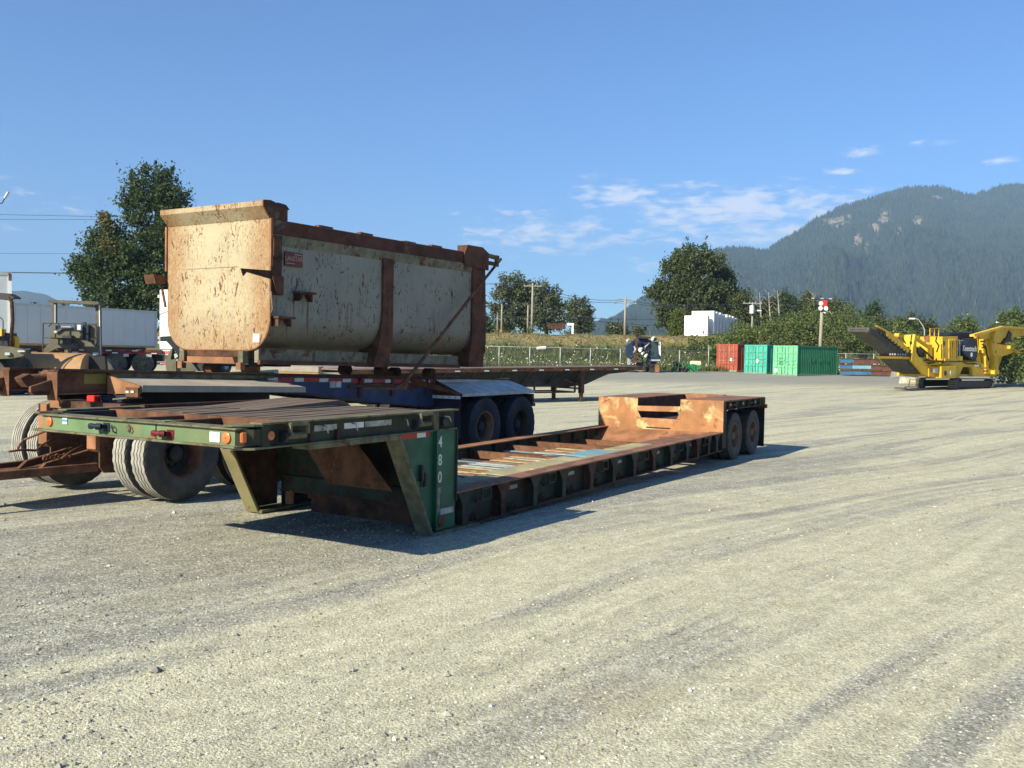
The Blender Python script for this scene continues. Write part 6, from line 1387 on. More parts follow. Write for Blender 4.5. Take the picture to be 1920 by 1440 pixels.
Kp('engine_cover', rect(1767, 631, 1796, 676), .1, 1.9, 'yel', bevel=.02)
for k in range(4): Kp('louvre', rect(1779.5+3.6*k, 636, 1781.3+3.6*k, 676), .06, .10, 'yel')
for k in range(4): Kp('louvre_gap', rect(1781.6+3.6*k, 637, 1782.6+3.6*k, 675), .09, .0985, 'rust')
Kp('side_grille_base', rect(1772, 672, 1795, 681), .05, 1.5, 'yel')
Kp('upper_wall', [(1684, 628), (1716, 627), (1716, 646), (1700, 646)], 1.9, 2.0, 'yel'); Kp('upper_wall', [(1718, 628), (1742, 628), (1742, 642), (1766, 645), (1766, 632), (1750, 630), (1742, 628)], 1.5, 1.6, 'yel')
Kp('post', [(1708, 628), (1716, 627), (1714, 668), (1704, 670)], .55, .95, 'yel')
Kp('side_frame', [(1716, 627), (1719, 628), (1718, 660), (1722, 668), (1742, 684), (1742, 706), (1732, 702), (1709, 676), (1712, 650)], .3, .45, 'yel')
Kp('side_frame', [(1719, 631), (1741, 647), (1741, 653), (1719, 638)], .35, .45, 'yel')
Kp('front_panel', rect(1742, 632, 1767, 674), .9, 1.1, 'yel'); Kp('front_panel', [(1739, 646), (1748, 646), (1748, 676), (1739, 672)], .6, .8, 'yel')
Kp('engine_block', [(1720, 650), (1742, 660), (1742, 676), (1722, 664)], .8, 1.6, 'charcoal')
Kp('exhaust', [(1741, 630), (1752, 632), (1755, 640), (1742, 642)], .9, 1.2, 'rust_light')
Kp('lower_chute', [(1666, 670), (1709, 672), (1742, 703), (1726, 704), (1692, 697)], .5, 1.9, 'belt', yref=1.3)
Kp('chute_rim', [(1663, 668), (1709, 670), (1709, 674), (1669, 673)], .42, 2.05, 'yel', yref=1.3); Kp('chute_edge', [(1664, 671), (1668, 671), (1694, 696), (1700, 703), (1722, 705), (1722, 707), (1696, 705)], 1.91, 1.96, 'yel')
for s0 in (.3, 1.5): Kp('conveyor_frame', [(1642, 612), (1662, 622), (1664, 632), (1702, 662), (1706, 656), (1690, 640), (1668, 622), (1646, 610)], s0, s0+.08, 'yel')
Kp('conveyor_belt', [(1607, 617), (1645, 618), (1648, 622), (1698, 663), (1664, 664), (1610, 622)], .42, 1.46, 'belt', yref=1.0)
f = frame(K, .95); a_ = f(1612, 619); b_ = f(1640, 619)
MB().tube([(a_[0], .3, a_[1]), (a_[0], 1.6, a_[1])], .16, 14).build('head_roller', M['belt'], K, smooth=40); MB().tube([(a_[0]-.1, .5, a_[1]), (b_[0], .5, b_[1])], .15, 12).build('head_roller', M['belt'], K, smooth=40)
Kp('tail_guard', rect(1664, 662, 1700, 668), .4, 1.5, 'steel_dark', yref=1.0); Kp('hopper_cover', [(1654, 612), (1667, 618), (1667, 634), (1662, 628)], .9, 1.4, 'charcoal'); Kp('hopper_side', [(1667, 623), (1684, 630), (1690, 645), (1667, 632)], 1.4, 1.5, 'yel')
for (x, y) in ((1684, 629), (1673, 634)): f = frame(K, .6); a_ = f(x, y); MB().tube([(a_[0], .5, a_[1]), (a_[0], .8, a_[1])], .14, 10).build('valve_head', M['yel'], K, smooth=40)
f = frame(K, .4); MB().tube([(f(1676, 640)[0], .4, f(1676, 640)[1]), (f(1682, 632)[0], .35, f(1682, 632)[1]), (f(1690, 633)[0], .35, f(1690, 633)[1]), (f(1698, 644)[0], .4, f(1698, 644)[1])], .04, 6).build('hose', M['rust_light'], K, smooth=True)
Kp('crusher_housing', [(1803, 656), (1806, 650), (1820, 634), (1828, 635), (1832, 644), (1833, 668), (1830, 675), (1822, 675), (1808, 665)], .2, 2.0, 'charcoal', bevel=.02)
Kp('hood', [(1776, 630), (1784, 623), (1818, 624), (1826, 622), (1826, 636), (1812, 641), (1806, 648), (1795, 648), (1795, 634)], .7, 2.1, 'charcoal')
f = frame(K, .17); a_ = f(1818.5, 654); text_mesh('Keestrack', .50, M['white_bright'], K, (a_[0], .17, a_[1]), (math.pi/2, 0, 0), 'lettering'); _t = K.children[-1]; _t.scale = ((f(1830, 654)[0]-f(1806.5, 654)[0])/max(.1, max(v.co.x for v in _t.data.vertices)-min(v.co.x for v in _t.data.vertices)),)+(1, 1)
a_ = f(1822.5, 665); MB().tube([(a_[0], .2, a_[1]), (a_[0], .18, a_[1])], .15, 16).build('emblem', M['white_bright'], K, smooth=40)
Kp('ladder', rect(1799, 637, 1800.4, 668), .3, .36, 'galvw'); Kp('handrail', rect(1794, 654, 1806, 655.2), .3, .36, 'galvw'); Kp('handrail', rect(1795, 637.5, 1806, 639), .3, .36, 'galvw')
Kp('lamp_box', rect(1794, 668, 1805, 676), .1, .5, 'yel')
Kp('side_wall', [(1830, 664), (1845, 660), (1862, 672), (1862, 706), (1833, 706)], .45, .6, 'yel'); Kp('rear_body', [(1833, 636), (1895, 650), (1880, 668), (1872, 690), (1866, 706), (1840, 700)], .7, 2.0, 'yel')
Kp('support_ram', [(1844, 635), (1854, 635), (1855, 690), (1859, 693), (1859, 701), (1849, 701), (1848, 664), (1844, 662)], .15, .45, 'yel', bevel=.02)
Kp('support_ram', [(1860, 636), (1877, 635), (1876, 640), (1870, 643), (1871, 690), (1874, 695), (1874, 702), (1865, 702), (1865, 668), (1862, 660), (1860, 648)], -.1, .2, 'yel', bevel=.02)
Kp('rear_arm', [(1870, 652), (1904, 655), (1904, 660), (1880, 668), (1868, 668)], .5, .9, 'yel'); Kp('rear_arm', [(1895, 648), (1912, 660), (1908, 664), (1894, 654)], .5, .8, 'yel'); Kp('rear_hitch', [(1908, 662), (1935, 658), (1935, 666), (1908, 666)], .6, .9, 'yel')
Kp('hopper_side', [(1828, 634), (1852, 640), (1895, 645), (1910, 630), (1925, 619), (1886, 618), (1832, 632)], 1.2, 2.2, 'yel')
Kp('hopper_wing', [(1827, 627), (1884, 611), (1886, 614), (1850, 625), (1832, 631), (1827, 631)], -.3, .0, 'yel'); Kp('hopper_wing', [(1884, 611), (1965, 616), (1965, 621), (1884, 615)], -.3, .0, 'yel')
Kp('hopper_wing', [(1832, 629), (1886, 613), (1955, 618), (1910, 632), (1840, 636)], .0, .12, 'yel')
Kp('hopper_rib', [(1868, 618), (1880, 616), (1872, 640), (1862, 640)], -.25, .0, 'yel'); Kp('fender_guard', [(1893, 620), (1898, 626), (1894, 640), (1880, 645), (1888, 634)], -.1, .1, 'steel_dark')
# belt rollers, guard holes, hoses, bolts and small decals that break up the yellow sheets
f = frame(K, .40)
for k in range(9):
    a_ = f(1650+5.6*k, 624+4.3*k); MB().tube([(a_[0], .28, a_[1]), (a_[0], .46, a_[1])], .07, 8).build('belt_roller', M['steel_dark'], K, smooth=40)
f2_ = frame(K, .42)
for k in range(7): a_ = f2_(1669+4.6*k, 664.5); MB().tube([(a_[0], .38, a_[1]), (a_[0], .44, a_[1])], .06, 8).build('return_roller', M['galvw'], K, smooth=40)
for pts_, r_ in (([(1716, 650), (1722, 655), (1730, 662), (1740, 672)], .05), ([(1748, 632), (1746, 640), (1752, 648), (1748, 660)], .045), ([(1834, 646), (1840, 650), (1842, 664), (1846, 676)], .05), ([(1858, 640), (1857, 655), (1860, 672), (1858, 690)], .045), ([(1798, 678), (1806, 682), (1818, 681), (1830, 686)], .04)):
    MB().tube([(f(*p)[0], .12, f(*p)[1]) for p in pts_], r_, 6).build('hydraulic_hose', M['black'], K, smooth=True)
f3_ = frame(K, -.16)
for (x, y) in ((1848, 640), (1850, 652), (1850, 690), (1864, 642), (1868, 660), (1868, 690), (1853, 696), (1869, 698)):
    a_ = f3_(x, y); MB().tube([(a_[0], -.14, a_[1]), (a_[0], .16, a_[1])], .05, 8).build('pin', M['rust'], K, smooth=40)
for (x0_, y0_, x1_, y1_, mm) in ((1770, 640, 1772, 648, 'charcoal'), (1746, 684, 1756, 687, 'steel_dark'), (1828, 684, 1836, 687, 'white'), (1706, 640, 1710, 646, 'charcoal'), (1750, 691, 1754, 699, 'white')):
    Kp('decal', rect(x0_, y0_, x1_, y1_), .04, .048, mm)
Kp('walkway', rect(1742, 677, 1800, 679), -.05, .3, 'steel_dark')
for px_ in (1744, 1752, 1760): Kp('rail_post', rect(px_, 615, px_+1, 631), 1.1, 1.14, 'yel')
Kp('rail_bar', rect(1744, 615, 1761, 616.2), 1.1, 1.14, 'yel')
for (x0, x1, yy_) in ((1678, 1700, 729), (1698, 1718, 727)):
    g_ = ground_at((x0+x1)/2, yy_); o = MB().bar((-.4, 0, .04), (.4, .1, .04), .10, .07).build('rusty_bar', M['rust']); o.location = g_; tag(o, 'rusty steel bar on the gravel left of the crusher tracks' if x0 == 1678 else 'second rusty bar touching the crusher track', 'steel bar')

# --- drilling rig by the fence
g_ = on_ground(1212, 80); Q = thing('drill_rig', 'navy and white tracked drill rig tangled with hoses beside the flat deck trailer', 'drill rig', g_, 0)
def Qp(name, pts, y0, y1, m_, **k): return poly(Q, name, pts, y0, y1, m_, **k)
M['navyp'] = mat('navy_paint', (.016, .032, .075), .5, var=.3, vs=3); M['glass'] = mat('cab_glass', (.03, .05, .05), .15, spec=.6, bump=0)
cb = Qp('cab', [(1219, 641), (1237, 641), (1239, 664), (1238, 678), (1217, 679), (1218, 664)], 0, 1.6, 'navyp', bevel=.03)
Qp('cab_window', [(1220.5, 643), (1233, 643), (1234, 669), (1219.5, 669)], -.02, .0, 'glass', parent=cb); Qp('cab_frame', [(1234, 641), (1238.5, 641), (1239, 668), (1236, 664)], -.06, .2, 'white'); Qp('cab_frame', rect(1218, 674, 1238, 677), -.05, .0, 'galvw')
for i, (x0, x1) in enumerate(((1219, 1228), (1228.5, 1236))): Qp('track', rect(x0 if i else 1180, 684, x1 if i else 1190, 698), -.3, 2.6, 'dark' if i == 0 else 'rust_light')
Qp('track', rect(1219, 684, 1229, 698), -.2, 2.6, 'dark'); Qp('undercarriage', [(1195, 680), (1232, 678), (1228, 688), (1200, 688)], .2, 2.2, 'dark')
Qp('power_pack', [(1177, 648), (1182, 643), (1192, 642), (1192, 671), (1186, 672), (1178, 668)], .3, 2.0, 'navyp'); Qp('leg', rect(1177, 672, 1182, 684), .3, .7, 'galvw')
Qp('engine', [(1186, 640), (1196, 634), (1212, 633), (1221, 640), (1219, 656), (1200, 660), (1188, 655)], .4, 1.8, 'navyp')
Qp('boom', [(1192, 634), (1197, 634), (1193, 684), (1190, 686), (1188, 680)], -.4, -.1, 'rust_dark'); Qp('top_beam', [(1193, 629), (1222, 632), (1222, 635), (1196, 634)], 0, .4, 'steel_dark')
for k in range(34):
    x = rng.uniform(1188, 1219); y = rng.uniform(636, 676); x2 = x+rng.uniform(-9, 9); y2 = y+rng.uniform(4, 16); f = frame(Q, -.1); a_, b_ = f(x, y), f(min(1220, x2), min(688, y2))
    yy_ = rng.uniform(-.4, .3); MB().tube([(a_[0], yy_, a_[1]), ((a_[0]+b_[0])/2+rng.uniform(-.2, .2), yy_-.15, (a_[1]+b_[1])/2), (b_[0], yy_, b_[1])], rng.choice((.035, .05, .08)), 6).build('hose', M[rng.choice(('white', 'galvw', 'dark', 'black', 'navyp', 'dark', 'black', 'steel_dark'))], Q, smooth=True)
for (x, y, r_) in ((1201, 657, .15), (1211, 668, .11), (1205, 663, .10), (1224, 636, .13), (1227, 638, .12), (1177, 639, .08)):
    f = frame(Q, -.2); a_ = f(x, y); MB().tube([(a_[0]-.1, -.5, a_[1]), (a_[0]+.1, -.2, a_[1]+.12)], r_, 10).build('canister', M['white' if x != 1227 else 'dark'], Q, smooth=40)
Qp('mast_tip', [(1190, 625), (1196, 631), (1195, 634), (1189, 627)], 0, .1, 'rust_dark')
# --- green implement with a cream tank
g_ = on_ground(1290, 82); E_ = thing('farm_implement', 'green implement with a cream tank on the grass strip left of the red container', 'implement', g_, 0)
def Ep(name, pts, y0, y1, m_, **k): return poly(E_, name, pts, y0, y1, m_, yref=0, **k)
M['impl'] = mat('implement_green', (.02, .20, .08), .5, var=.2); M['tank'] = mat('tank_cream', (.75, .68, .42), .5, var=.05)
f = frame(E_, 0); a_, b_ = f(1295, 680), f(1314, 682); MB().tube([(a_[0], .3, a_[1]-.05), (a_[0]+.1, .3, a_[1]-.05), (b_[0], .3, b_[1]), (b_[0]+.12, .3, b_[1])], [.12, .22, .24, .12], 14).build('tank', M['tank'], E_, smooth=40)
Ep('body', rect(1293, 683, 1303, 700), -.2, .3, 'impl'); Ep('rib', rect(1297, 682, 1299, 700), -.25, -.2, 'impl'); Ep('frame_leg', [(1303, 686), (1316, 687), (1312, 692), (1304, 693)], -.1, .2, 'impl')
for k in range(16):
    x = rng.uniform(1262, 1292); y = rng.uniform(678, 690); a_ = f(x, y); b_ = f(x+rng.uniform(-5, 8), min(701, y+rng.uniform(4, 14))); MB().bar((a_[0], rng.uniform(-.3, .4), a_[1]), (b_[0], rng.uniform(-.3, .4), b_[1]), .11).build('frame_bar', M[rng.choice(('impl', 'dark', 'dark'))], E_)
Ep('wheel_guard', rect(1273, 690, 1290, 701), 0, .3, 'dark'); Ep('foot', rect(1285, 697, 1308, 701), -.1, .1, 'rust')

# --- white crates on a low trailer up on the embankment
Y = 108; d = ray(1305, 632); base = Vector((d.x*Y, Y, 0)); base.z = at(1305, 633, Y).z
for k in range(9):
    az_ = R(32); o_ = Vector((math.sin(az_), math.cos(az_), 0))*(k*.72); hh = (41.5 if k == 0 else (51, 50, 49, 46, 47, 46, 45, 42)[k-1])*Y/F
    pt_ = at(1287 if k == 0 else 1299+(k-1)*.0, 632, Y)
    lb = ['foremost and lowest of the white crates on the embankment', 'tallest white crate, second from the front on the embankment', 'third white crate from the front of the row', 'fourth white crate from the front of the row', 'middle white crate of the row', 'sixth white crate from the front of the row', 'seventh white crate from the front of the row', 'last but one white crate of the row', 'rearmost white crate, its edge lit at the right end'][k]
    px0 = [1287, 1299, 1305, 1312, 1318, 1325, 1331, 1337, 1343][k]; q = at(px0, 632, Y+k*.85); q.z = base.z+.02
    t = thing('white_crate', lb, 'crate', q, math.pi/2-az_, group='tall white crates in a row on the embankment')
    Wd = 2.9; ux = Vector((-math.cos(az_), math.sin(az_), 0))
    t.location = q-ux*Wd; t.location.y = Y+k*.85; t.location.z = base.z+.02
    MB().box(0, .66, 0, Wd-(.12 if k % 2 else 0), .12, hh).build('crate_body', M['white_bright'], t, bevel=.02); MB().box(.02, .54, .1, Wd-.1, 0, .12).build('skid', M['wood'], t)
t = thing('crate_trailer', 'low dark trailer bed under the white crates', 'trailer', base+Vector((-1.0, 1.2, -.42)), math.pi/2-R(32))
MB().box(-.3, 7, -2.2, 1.2, .22, .40).build('bed', M['rust_dark'], t)
for x in (.3, 5.2): MB().tube([(x, -2.2, .1), (x, -1.9, .1)], .26, 14).build('wheel', M['tyre'], t, smooth=40)
# ================================================================= LEFT BACKGROUND: TRAILERS AND ROLLERS
M['van'] = mat('van_panel', (.50, .53, .55), .5, var=.04, vs=1, dirt=.08, dirtcol=(.4, .38, .34), bump=.02); M['olive'] = mat('olive_grey', (.115, .105, .07), .7, var=.2, vs=3, dirt=.15)
M['canopy'] = mat('canopy_grey', (.10, .085, .065), .6, var=.2)
M['drum'] = mat('rusty_drum', (.36, .21, .10), .65, var=.12, vs=4, rust=.15, rs=3, rustcol=((.27, .13, .06), (.2, .1, .05)), bump=.05)
a_ = at(26, 567.7, 56); b_ = at(293, 580.5, 64.5); dv = Vector((b_.x-a_.x, b_.y-a_.y, 0)); Lv = dv.length; rz = math.atan2(dv.y, dv.x)
zb = at(26, 647, 56).z; t = thing('van_trailer', 'long grey sided van trailer standing across the left background', 'van trailer', (a_.x, a_.y, gz(a_.x, a_.y)), rz)
z0 = zb-t.location.z; z1 = a_.z-t.location.z; z1b = b_.z-t.location.z
n_ = 12
for k in range(n_): MB().box(Lv*k/n_+.006, Lv*(k+1)/n_-.006, 0, .04, z0+.12, z1-.14).build('side_panel', M['van'], t)
MB().box(0, Lv, .045, 2.4, z0+.02, z1-.05).build('box_body', M['van'], t)
MB().box(-.02, Lv+.02, -.03, .05, z1-.14, z1).build('top_rail', M['galvw'], t); MB().box(-.02, Lv+.02, -.03, .05, z0, z0+.11).build('bottom_rail', M['drum'], t); MB().box(Lv-.1, Lv+.04, -.035, .04, z0, z1).build('corner_post', M['galvw'], t); MB().box(-.04, .1, -.035, .04, z0, z1).build('corner_post', M['galvw'], t)
for x in (Lv-1.6, Lv-2.9):
    for y in (.25, 2.1): small_wheel(t, x, y, .5, .5, .3, -1)
MB().box(.5, Lv-.5, .6, 1.8, .7, z0).build('chassis', M['dark'], t)
# flat deck with red and white tape
Y = 46; a_ = at(-40, 652, Y-1); b_ = at(302, 650, Y+1.2); dv = Vector((b_.x-a_.x, b_.y-a_.y, 0)); Lv = dv.length; rz = math.atan2(dv.y, dv.x); gzl = gz(b_.x, b_.y)
t = thing('flat_deck_trailer', 'flat deck trailer edged with red and white tape in front of the grey van trailer', 'trailer', (a_.x, a_.y, gzl), rz); zt = a_.z-gzl+.05
MB().box(0, Lv, 0, 2.5, zt-.06, zt).build('deck', M['deck_old'], t); MB().box(0, Lv, -.03, .02, zt-.24, zt-.02).build('side_rail', mat('rail_maroon', (.09, .02, .02), .6), t)
MB().box(0, Lv, .7, 1.8, zt-.6, zt-.07).build('chassis', M['dark'], t)
x = .2; k = 0
while x < Lv-.4:
    MB().box(x, x+.26, -.036, -.031, zt-.10, zt-.05).build('reflective_tape', M['white_tape' if k % 2 else 'red_tape'], t)
    MB().box(x+.3, x+.56, -.036, -.031, zt-.22, zt-.17).build('reflective_tape', M['red_tape' if k % 3 else 'white_tape'], t); x += .62; k += 1
f = frame(t, .1)
for px in (218, 268):
    xx_ = f(px, 681)[0]
    for y in (.12, .45, 2.05): small_wheel(t, xx_+(.0 if y < .3 else -.06), y, .53, .53, .3, -1, 'flange')
for px in (232, 275): MB().box(f(px, 660)[0], f(px, 660)[0]+.25, -.04, .1, zt-.38, zt-.24).build('strap_winch', M['galvw'], t)
# white reefer seen from its doors
Y = 47.5; a_ = at(299, 543, Y); gl = gz(a_.x, a_.y); t = thing('van_trailer', 'bright white van trailer whose door edge shows left of the dump body', 'van trailer', (a_.x, a_.y, gl), math.pi/2-R(15))
H_ = a_.z-gl; zb_ = at(299, 655, Y).z-gl
MB().box(0, 9, -2.5, 0, zb_, H_).build('box_body', M['white_bright'], t, bevel=.03); MB().box(-.03, 0, -2.45, -1.26, zb_+.15, H_-.1).build('door', M['white_bright'], t); MB().box(-.03, 0, -1.24, -.05, zb_+.15, H_-.1).build('door', M['white_bright'], t)
for z in (H_-.35, H_*.62, H_*.36+.3, zb_+.35): MB().box(-.06, .0, -.02, .06, z-.07, z+.07).build('hinge', M['white_bright'], t)
MB().box(-.05, .0, -1.2, .0, zb_-.28, zb_-.04).build('light_bar', M['white'], t)
for k in range(4): MB().box(-.07, -.051, -.30-.12*k, -.22-.12*k, zb_-.24, zb_-.08).build('tail_light', M['red_lens' if k else 'rust_light'], t)
MB().box(-.03, -.02, -.30, -.1, H_-.22, H_-.16).build('label_plate', M['dark'], t)
for x in (1.2, 2.4): small_wheel(t, x, -.2, .5, .5, .3, 1); small_wheel(t, x, -2.3, .5, .5, .3, -1)
MB().box(-.1, 0, -2.4, -.1, .45, .56).build('bumper', M['white_tape'], t); MB().box(-.106, -.1005, -.5, -.2, .46, .55).build('reflective_tape', M['red_tape'], t)
# grey machine frame with K-JC flap
g_ = on_ground(345, 42); t = thing('equipment_frame', 'olive grey equipment frame lettered K-JC under the dump body corner', 'equipment', g_, 0)
def Up(name, pts, y0, y1, m_, **k): return poly(t, name, pts, y0, y1, m_, **k)
Up('side_leg', [(311, 675), (316, 662), (324, 650), (320, 672), (318, 692), (311, 692)], -.1, .3, 'olive'); Up('mud_flap', rect(312, 674, 330, 696), -.15, -.1, 'olive')
Up('arm', [(300, 631), (318, 630), (330, 648), (342, 660), (334, 668), (326, 655), (312, 640), (300, 640)], -.2, .1, 'charcoal')
Up('panel', [(324, 660), (345, 662), (352, 676), (322, 674)], 0, .3, 'steel_dark'); Up('panel', [(330, 675), (356, 676), (372, 696), (328, 696)], .0, .4, 'olive'); Up('panel', [(345, 672), (395, 676), (395, 696), (365, 696)], .2, .5, 'steel_dark')
f = frame(t, -.02); a_ = f(339, 674.5); text_mesh('K-JC', .17, M['white_bright'], t, (a_[0], -.02, a_[1]), (math.pi/2, 0, 0), 'lettering', sx=1.25)
a_ = f(337, 654); MB().box(a_[0]-.12, a_[0]+.15, -.06, .0, a_[1]-.03, a_[1]+.03).build('name_plate', M['galvw'], t)
Up('cylinder', [(326, 664), (332, 662), (334, 668), (328, 672)], -.1, .0, 'galvw')
# orange drum roller
def roller_at(px, Y, label): return thing('road_roller', label, 'road roller', on_ground(px, Y), 0)
t = roller_at(108, 35.5, 'olive road roller with a wide rusty orange drum and open canopy frame')
f = frame(t, 0); x0, x1 = f(46, 700)[0], f(170, 700)[0]; zc = .80
MB().tube([(x0, -.2, zc), (x0+.03, -.2, zc), (x1-.03, -.1, zc), (x1, -.1, zc)], [.72, .79, .79, .72], 48).build('drum', M['drum'], t, smooth=40)
def Rp(name, pts, y0, y1, m_, **k): return poly(t, name, pts, y0, y1, m_, **k)
Rp('drum_yoke', [(168, 668), (196, 668), (199, 700), (192, 728), (172, 728), (166, 700)], -.2, .0, 'black'); Rp('drum_yoke', [(40, 676), (47, 672), (47, 712), (42, 712)], -.5, .5, 'dark')
Rp('body', [(79, 666), (81, 655), (96, 640), (108, 634), (150, 636), (170, 642), (184, 656), (184, 667), (170, 664), (150, 652), (108, 652)], .7, .9, 'olive')
Rp('body_side', [(92, 640), (97, 610), (104, 610), (104, 645)], .8, 1.2, 'olive'); Rp('cowl', [(150, 640), (158, 612), (168, 608), (182, 612), (182, 650), (164, 652)], .92, 1.2, 'olive'); Rp('cowl_dark', [(150, 640), (156, 612), (166, 609), (165, 648)], .75, .9, 'charcoal')
Rp('engine_hood', [(100, 630), (103, 620), (118, 613), (130, 613), (150, 620), (154, 628), (150, 636), (104, 636)], .6, 1.2, 'olive', bevel=.05); Rp('air_duct', [(100, 622), (116, 612), (132, 612), (132, 615), (116, 616), (104, 625)], .5, .6, 'galvw')
Rp('pump', rect(117, 629, 133, 646), .35, .65, 'steel_dark'); Rp('front_plate', rect(108, 644, 141, 652), .4, .7, 'olive')
Rp('fog_tube', rect(121, 654, 127, 666), .2, .4, 'flange')
for pts in ([(97, 568), (103, 568), (103, 606), (97, 606)], [(178.5, 570), (186, 570), (187.5, 667), (182, 667)]): Rp('canopy_post', pts, 1.2, 1.4, 'canopy')
Rp('post_edge', rect(102.6, 570, 103.6, 606), 1.18, 1.199, 'white'); Rp('post_edge', [(185, 572), (186.5, 572), (188.3, 666), (187, 666)], 1.15, 1.19, 'white')
Rp('canopy', [(89, 563.5), (92, 562), (184, 565.5), (186, 570), (180, 571), (92, 567)], .9, 1.5, 'canopy')
rl = MB(); f3 = frame(t, .3)
for p, q in (((81, 606), (181, 608)), ((81, 633.5), (181, 636)), ((81, 606), (80, 660)), ((98, 606), (91, 612)), ((110, 607), (110, 617)), ((141, 608), (141, 622)), ((139, 640), (139, 648)), ((180, 608), (181, 650))):
    a_, b_ = f3(*p), f3(*q); rl.bar((a_[0], .3, a_[1]), (b_[0], .3, b_[1]), .04)
rl.build('hand_rail', M['steel_dark'], t); Rp('exhaust', rect(154, 604, 158.5, 621), .8, 1.0, 'steel_dark'); Rp('tank', rect(145, 609, 151, 620), .6, .9, 'white')
Rp('lamp', rect(174, 661, 180, 666), .3, .5, 'galvw')
for (x, y) in ((108, 663), (123, 655)): a_ = f(x, y); MB().cyl((a_[0], .3, a_[1]-.1), (a_[0], .3, a_[1]+.05), .05, 8).build('nozzle', M['flange'], t)
small_wheel(t, x1-1.0, 3.1, .7, .7, .5, -1, 'dark'); small_wheel(t, x0+.3, 3.1, .7, .7, .5, -1, 'dark')
# second roller cut by the frame edge
t = roller_at(0, 33, 'second road roller cut off by the left edge, yellow parts and curved roof post')
f = frame(t, .5)
Rp('canopy', [(-60, 549), (0, 549), (14, 550), (26, 557), (25, 560), (14, 559), (8, 562), (-60, 556)], .5, 1.0, 'steel_dark')
MB().tube([(f(15, 558)[0], .5, f(15, 558)[1]), (f(22, 566)[0], .5, f(22, 566)[1]), (f(23.5, 600)[0], .5, f(23.5, 600)[1]), (f(20, 655)[0], .5, f(20, 655)[1])], .065, 10).build('canopy_post', M['rust_dark'], t, smooth=True)
MB().tube([(f(5, 640)[0], .2, f(5, 640)[1]), (f(6, 600)[0], .2, f(6, 600)[1]), (f(10, 596)[0], .2, f(10, 596)[1]), (f(14.5, 602)[0], .2, f(14.5, 602)[1]), (f(14, 646)[0], .2, f(14, 646)[1])], .02, 6).build('grab_rail', M['dark'], t, smooth=True)
Rp('side_panel', rect(-30, 617, 3, 630), .3, .6, 'yel'); Rp('seat', [(-30, 624), (12, 624), (15, 650), (-30, 650)], .5, 1.2, 'charcoal'); Rp('side_panel', [(14, 624), (18, 624), (18, 652), (13, 652)], .9, 1.2, 'yel'); Rp('side_panel', [(25, 630), (28, 634), (28, 652), (25, 652)], .9, 1.2, 'yel')
Rp('body', [(-60, 646), (20, 650), (44, 656), (48, 662), (42, 668), (20, 672), (-60, 676)], .2, .6, 'olive'); Rp('chassis', [(-60, 670), (18, 668), (40, 672), (40, 700), (30, 712), (-60, 724)], .6, .9, 'dark')
Rp('lamp', rect(9, 661, 18, 666), .1, .2, 'galvw'); Rp('lamp', rect(33, 657, 46, 660), .1, .2, 'galvw')
small_wheel(t, f(0, 700)[0], 1.6, .72, .72, .5, -1, 'steel_dark'); small_wheel(t, f(-20, 700)[0], .6, .72, .72, .5, -1, 'steel_dark')
# white van trailer at the frame edge
Y = 42; a_ = at(20.5, 512, Y); gl = gz(a_.x, a_.y); t = thing('van_trailer', 'tall grey white van trailer cut off by the left edge of the view', 'van trailer', (a_.x, a_.y, gl), math.pi/2-R(62))
H_ = a_.z-gl; MB().box(-11, 0, 0, 2.5, 1.15, H_).build('box_body', M['van'], t); MB().box(-.12, .03, -.03, .06, 1.15, H_+.02).build('corner_post', M['white_bright'], t); MB().box(-11, 0, -.03, .05, H_-.1, H_+.02).build('top_rail', M['galvw'], t)
MB().box(-.10, .035, -.035, .06, H_-.35, H_-.02).build('corner_casting', M['rust'], t); MB().box(-10.5, -.5, .5, 2.0, .6, 1.14).build('chassis', M['dark'], t)
for x in (-1.5, -2.8): small_wheel(t, x, .2, .5, .5, .3, -1); small_wheel(t, x, 2.3, .5, .5, .3, 1)
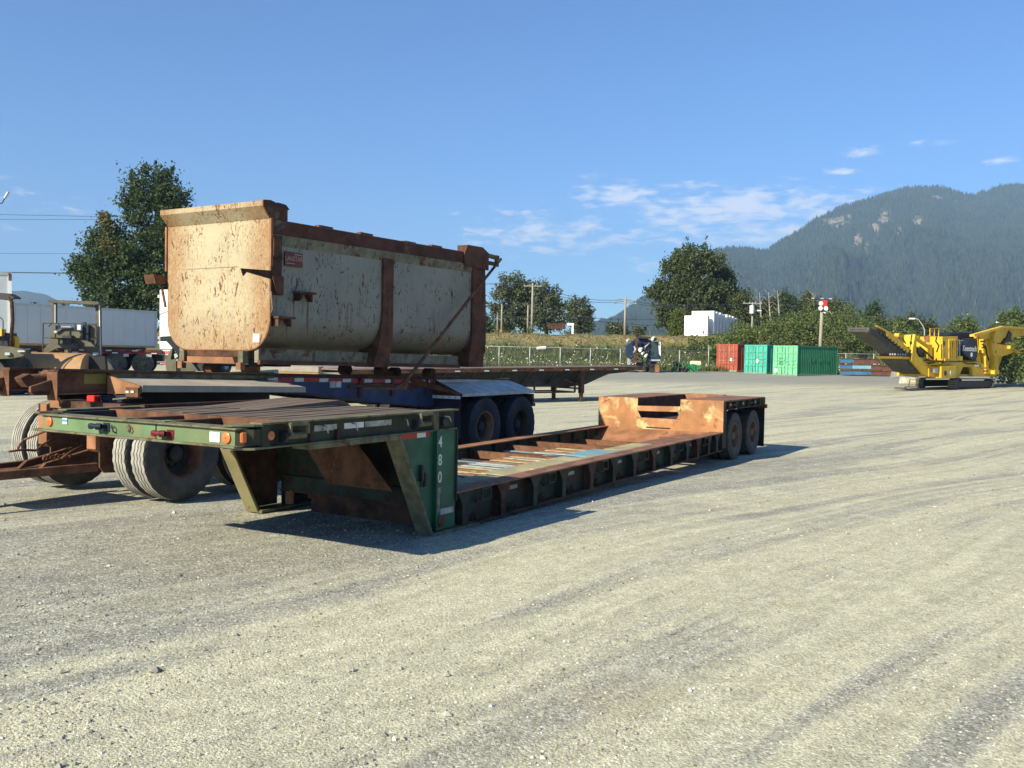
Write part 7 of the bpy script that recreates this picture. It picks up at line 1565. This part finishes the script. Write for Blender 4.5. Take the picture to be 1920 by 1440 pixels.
# low things glimpsed through the gap under the dump body
def gapbox(name, label, cat, x0, x1, yt, yb, Y, m_, depth=1.2):
    a_ = at(x0, yb, Y); b_ = at(x1, yt, Y); g_ = gz(a_.x, Y); t = thing(name, label, cat, (a_.x, Y, g_), 0); return t, b_.x-a_.x, b_.z-g_
t, L_, H_ = gapbox('timber_stack', 'orange tan timber stack seen through the gap under the dump body', 'timber', 522, 597, 686, 700, 46, 'drum')
for i in range(3):
    for k in range(4): MB().box(0, L_, k*.3, k*.3+.28, H_*.32*i+.02, H_*.32*(i+1)).build('timber', M['drum' if (i+k) % 2 else 'fender'], t)
M['carwhite'] = mat('car_white', (.7, .72, .75), .3, spec=.6, bump=0); M['carred'] = mat('car_red', (.5, .03, .03), .3, spec=.6, bump=0)
def car(label, x0, x1, Y, m_, cat='car'):
    a_ = at(x0, 700, Y); b_ = at(x1, 700, Y); L_ = b_.x-a_.x; g_ = gz(a_.x, Y); t = thing('parked_car', label, cat, (a_.x, Y, g_), 0); s_ = L_/4.4
    MB().prism([(0, .3*s_), (.1*s_, .75*s_), (1.1*s_, .85*s_), (4.2*s_, .88*s_), (4.4*s_, .6*s_), (4.35*s_, .3*s_)], 0, 1.75, 'y').build('body', M[m_], t, bevel=.05)
    MB().prism([(1.1*s_, .86*s_), (1.8*s_, 1.35*s_), (3.3*s_, 1.38*s_), (4.0*s_, .89*s_)], .12, 1.63, 'y').build('cabin', M['glass'], t, bevel=.04); MB().prism([(1.75*s_, 1.36*s_), (1.8*s_, 1.40*s_), (3.3*s_, 1.43*s_), (3.36*s_, 1.385*s_)], .12, 1.63, 'y').build('roof', M[m_], t)
    for x in (.85, 3.5): small_wheel(t, x*s_, .1, .32*s_, .32*s_, .2, -1); small_wheel(t, x*s_, 1.65, .32*s_, .32*s_, .2, 1)
    for x in (.02, 4.3): MB().box(x*s_, (x+.08)*s_, -.01, .3, .6*s_, .75*s_).build('lamp', M['red_lens' if x > 1 else 'white'], t)
car('white car glimpsed in the gap right of the timber stack', 600, 662, 47, 'carwhite'); car('red car glimpsed in the gap left of the rear wheels', 664, 730, 46, 'carred'); car('second white car glimpsed in the gap above the blue frame', 735, 800, 47, 'carwhite')
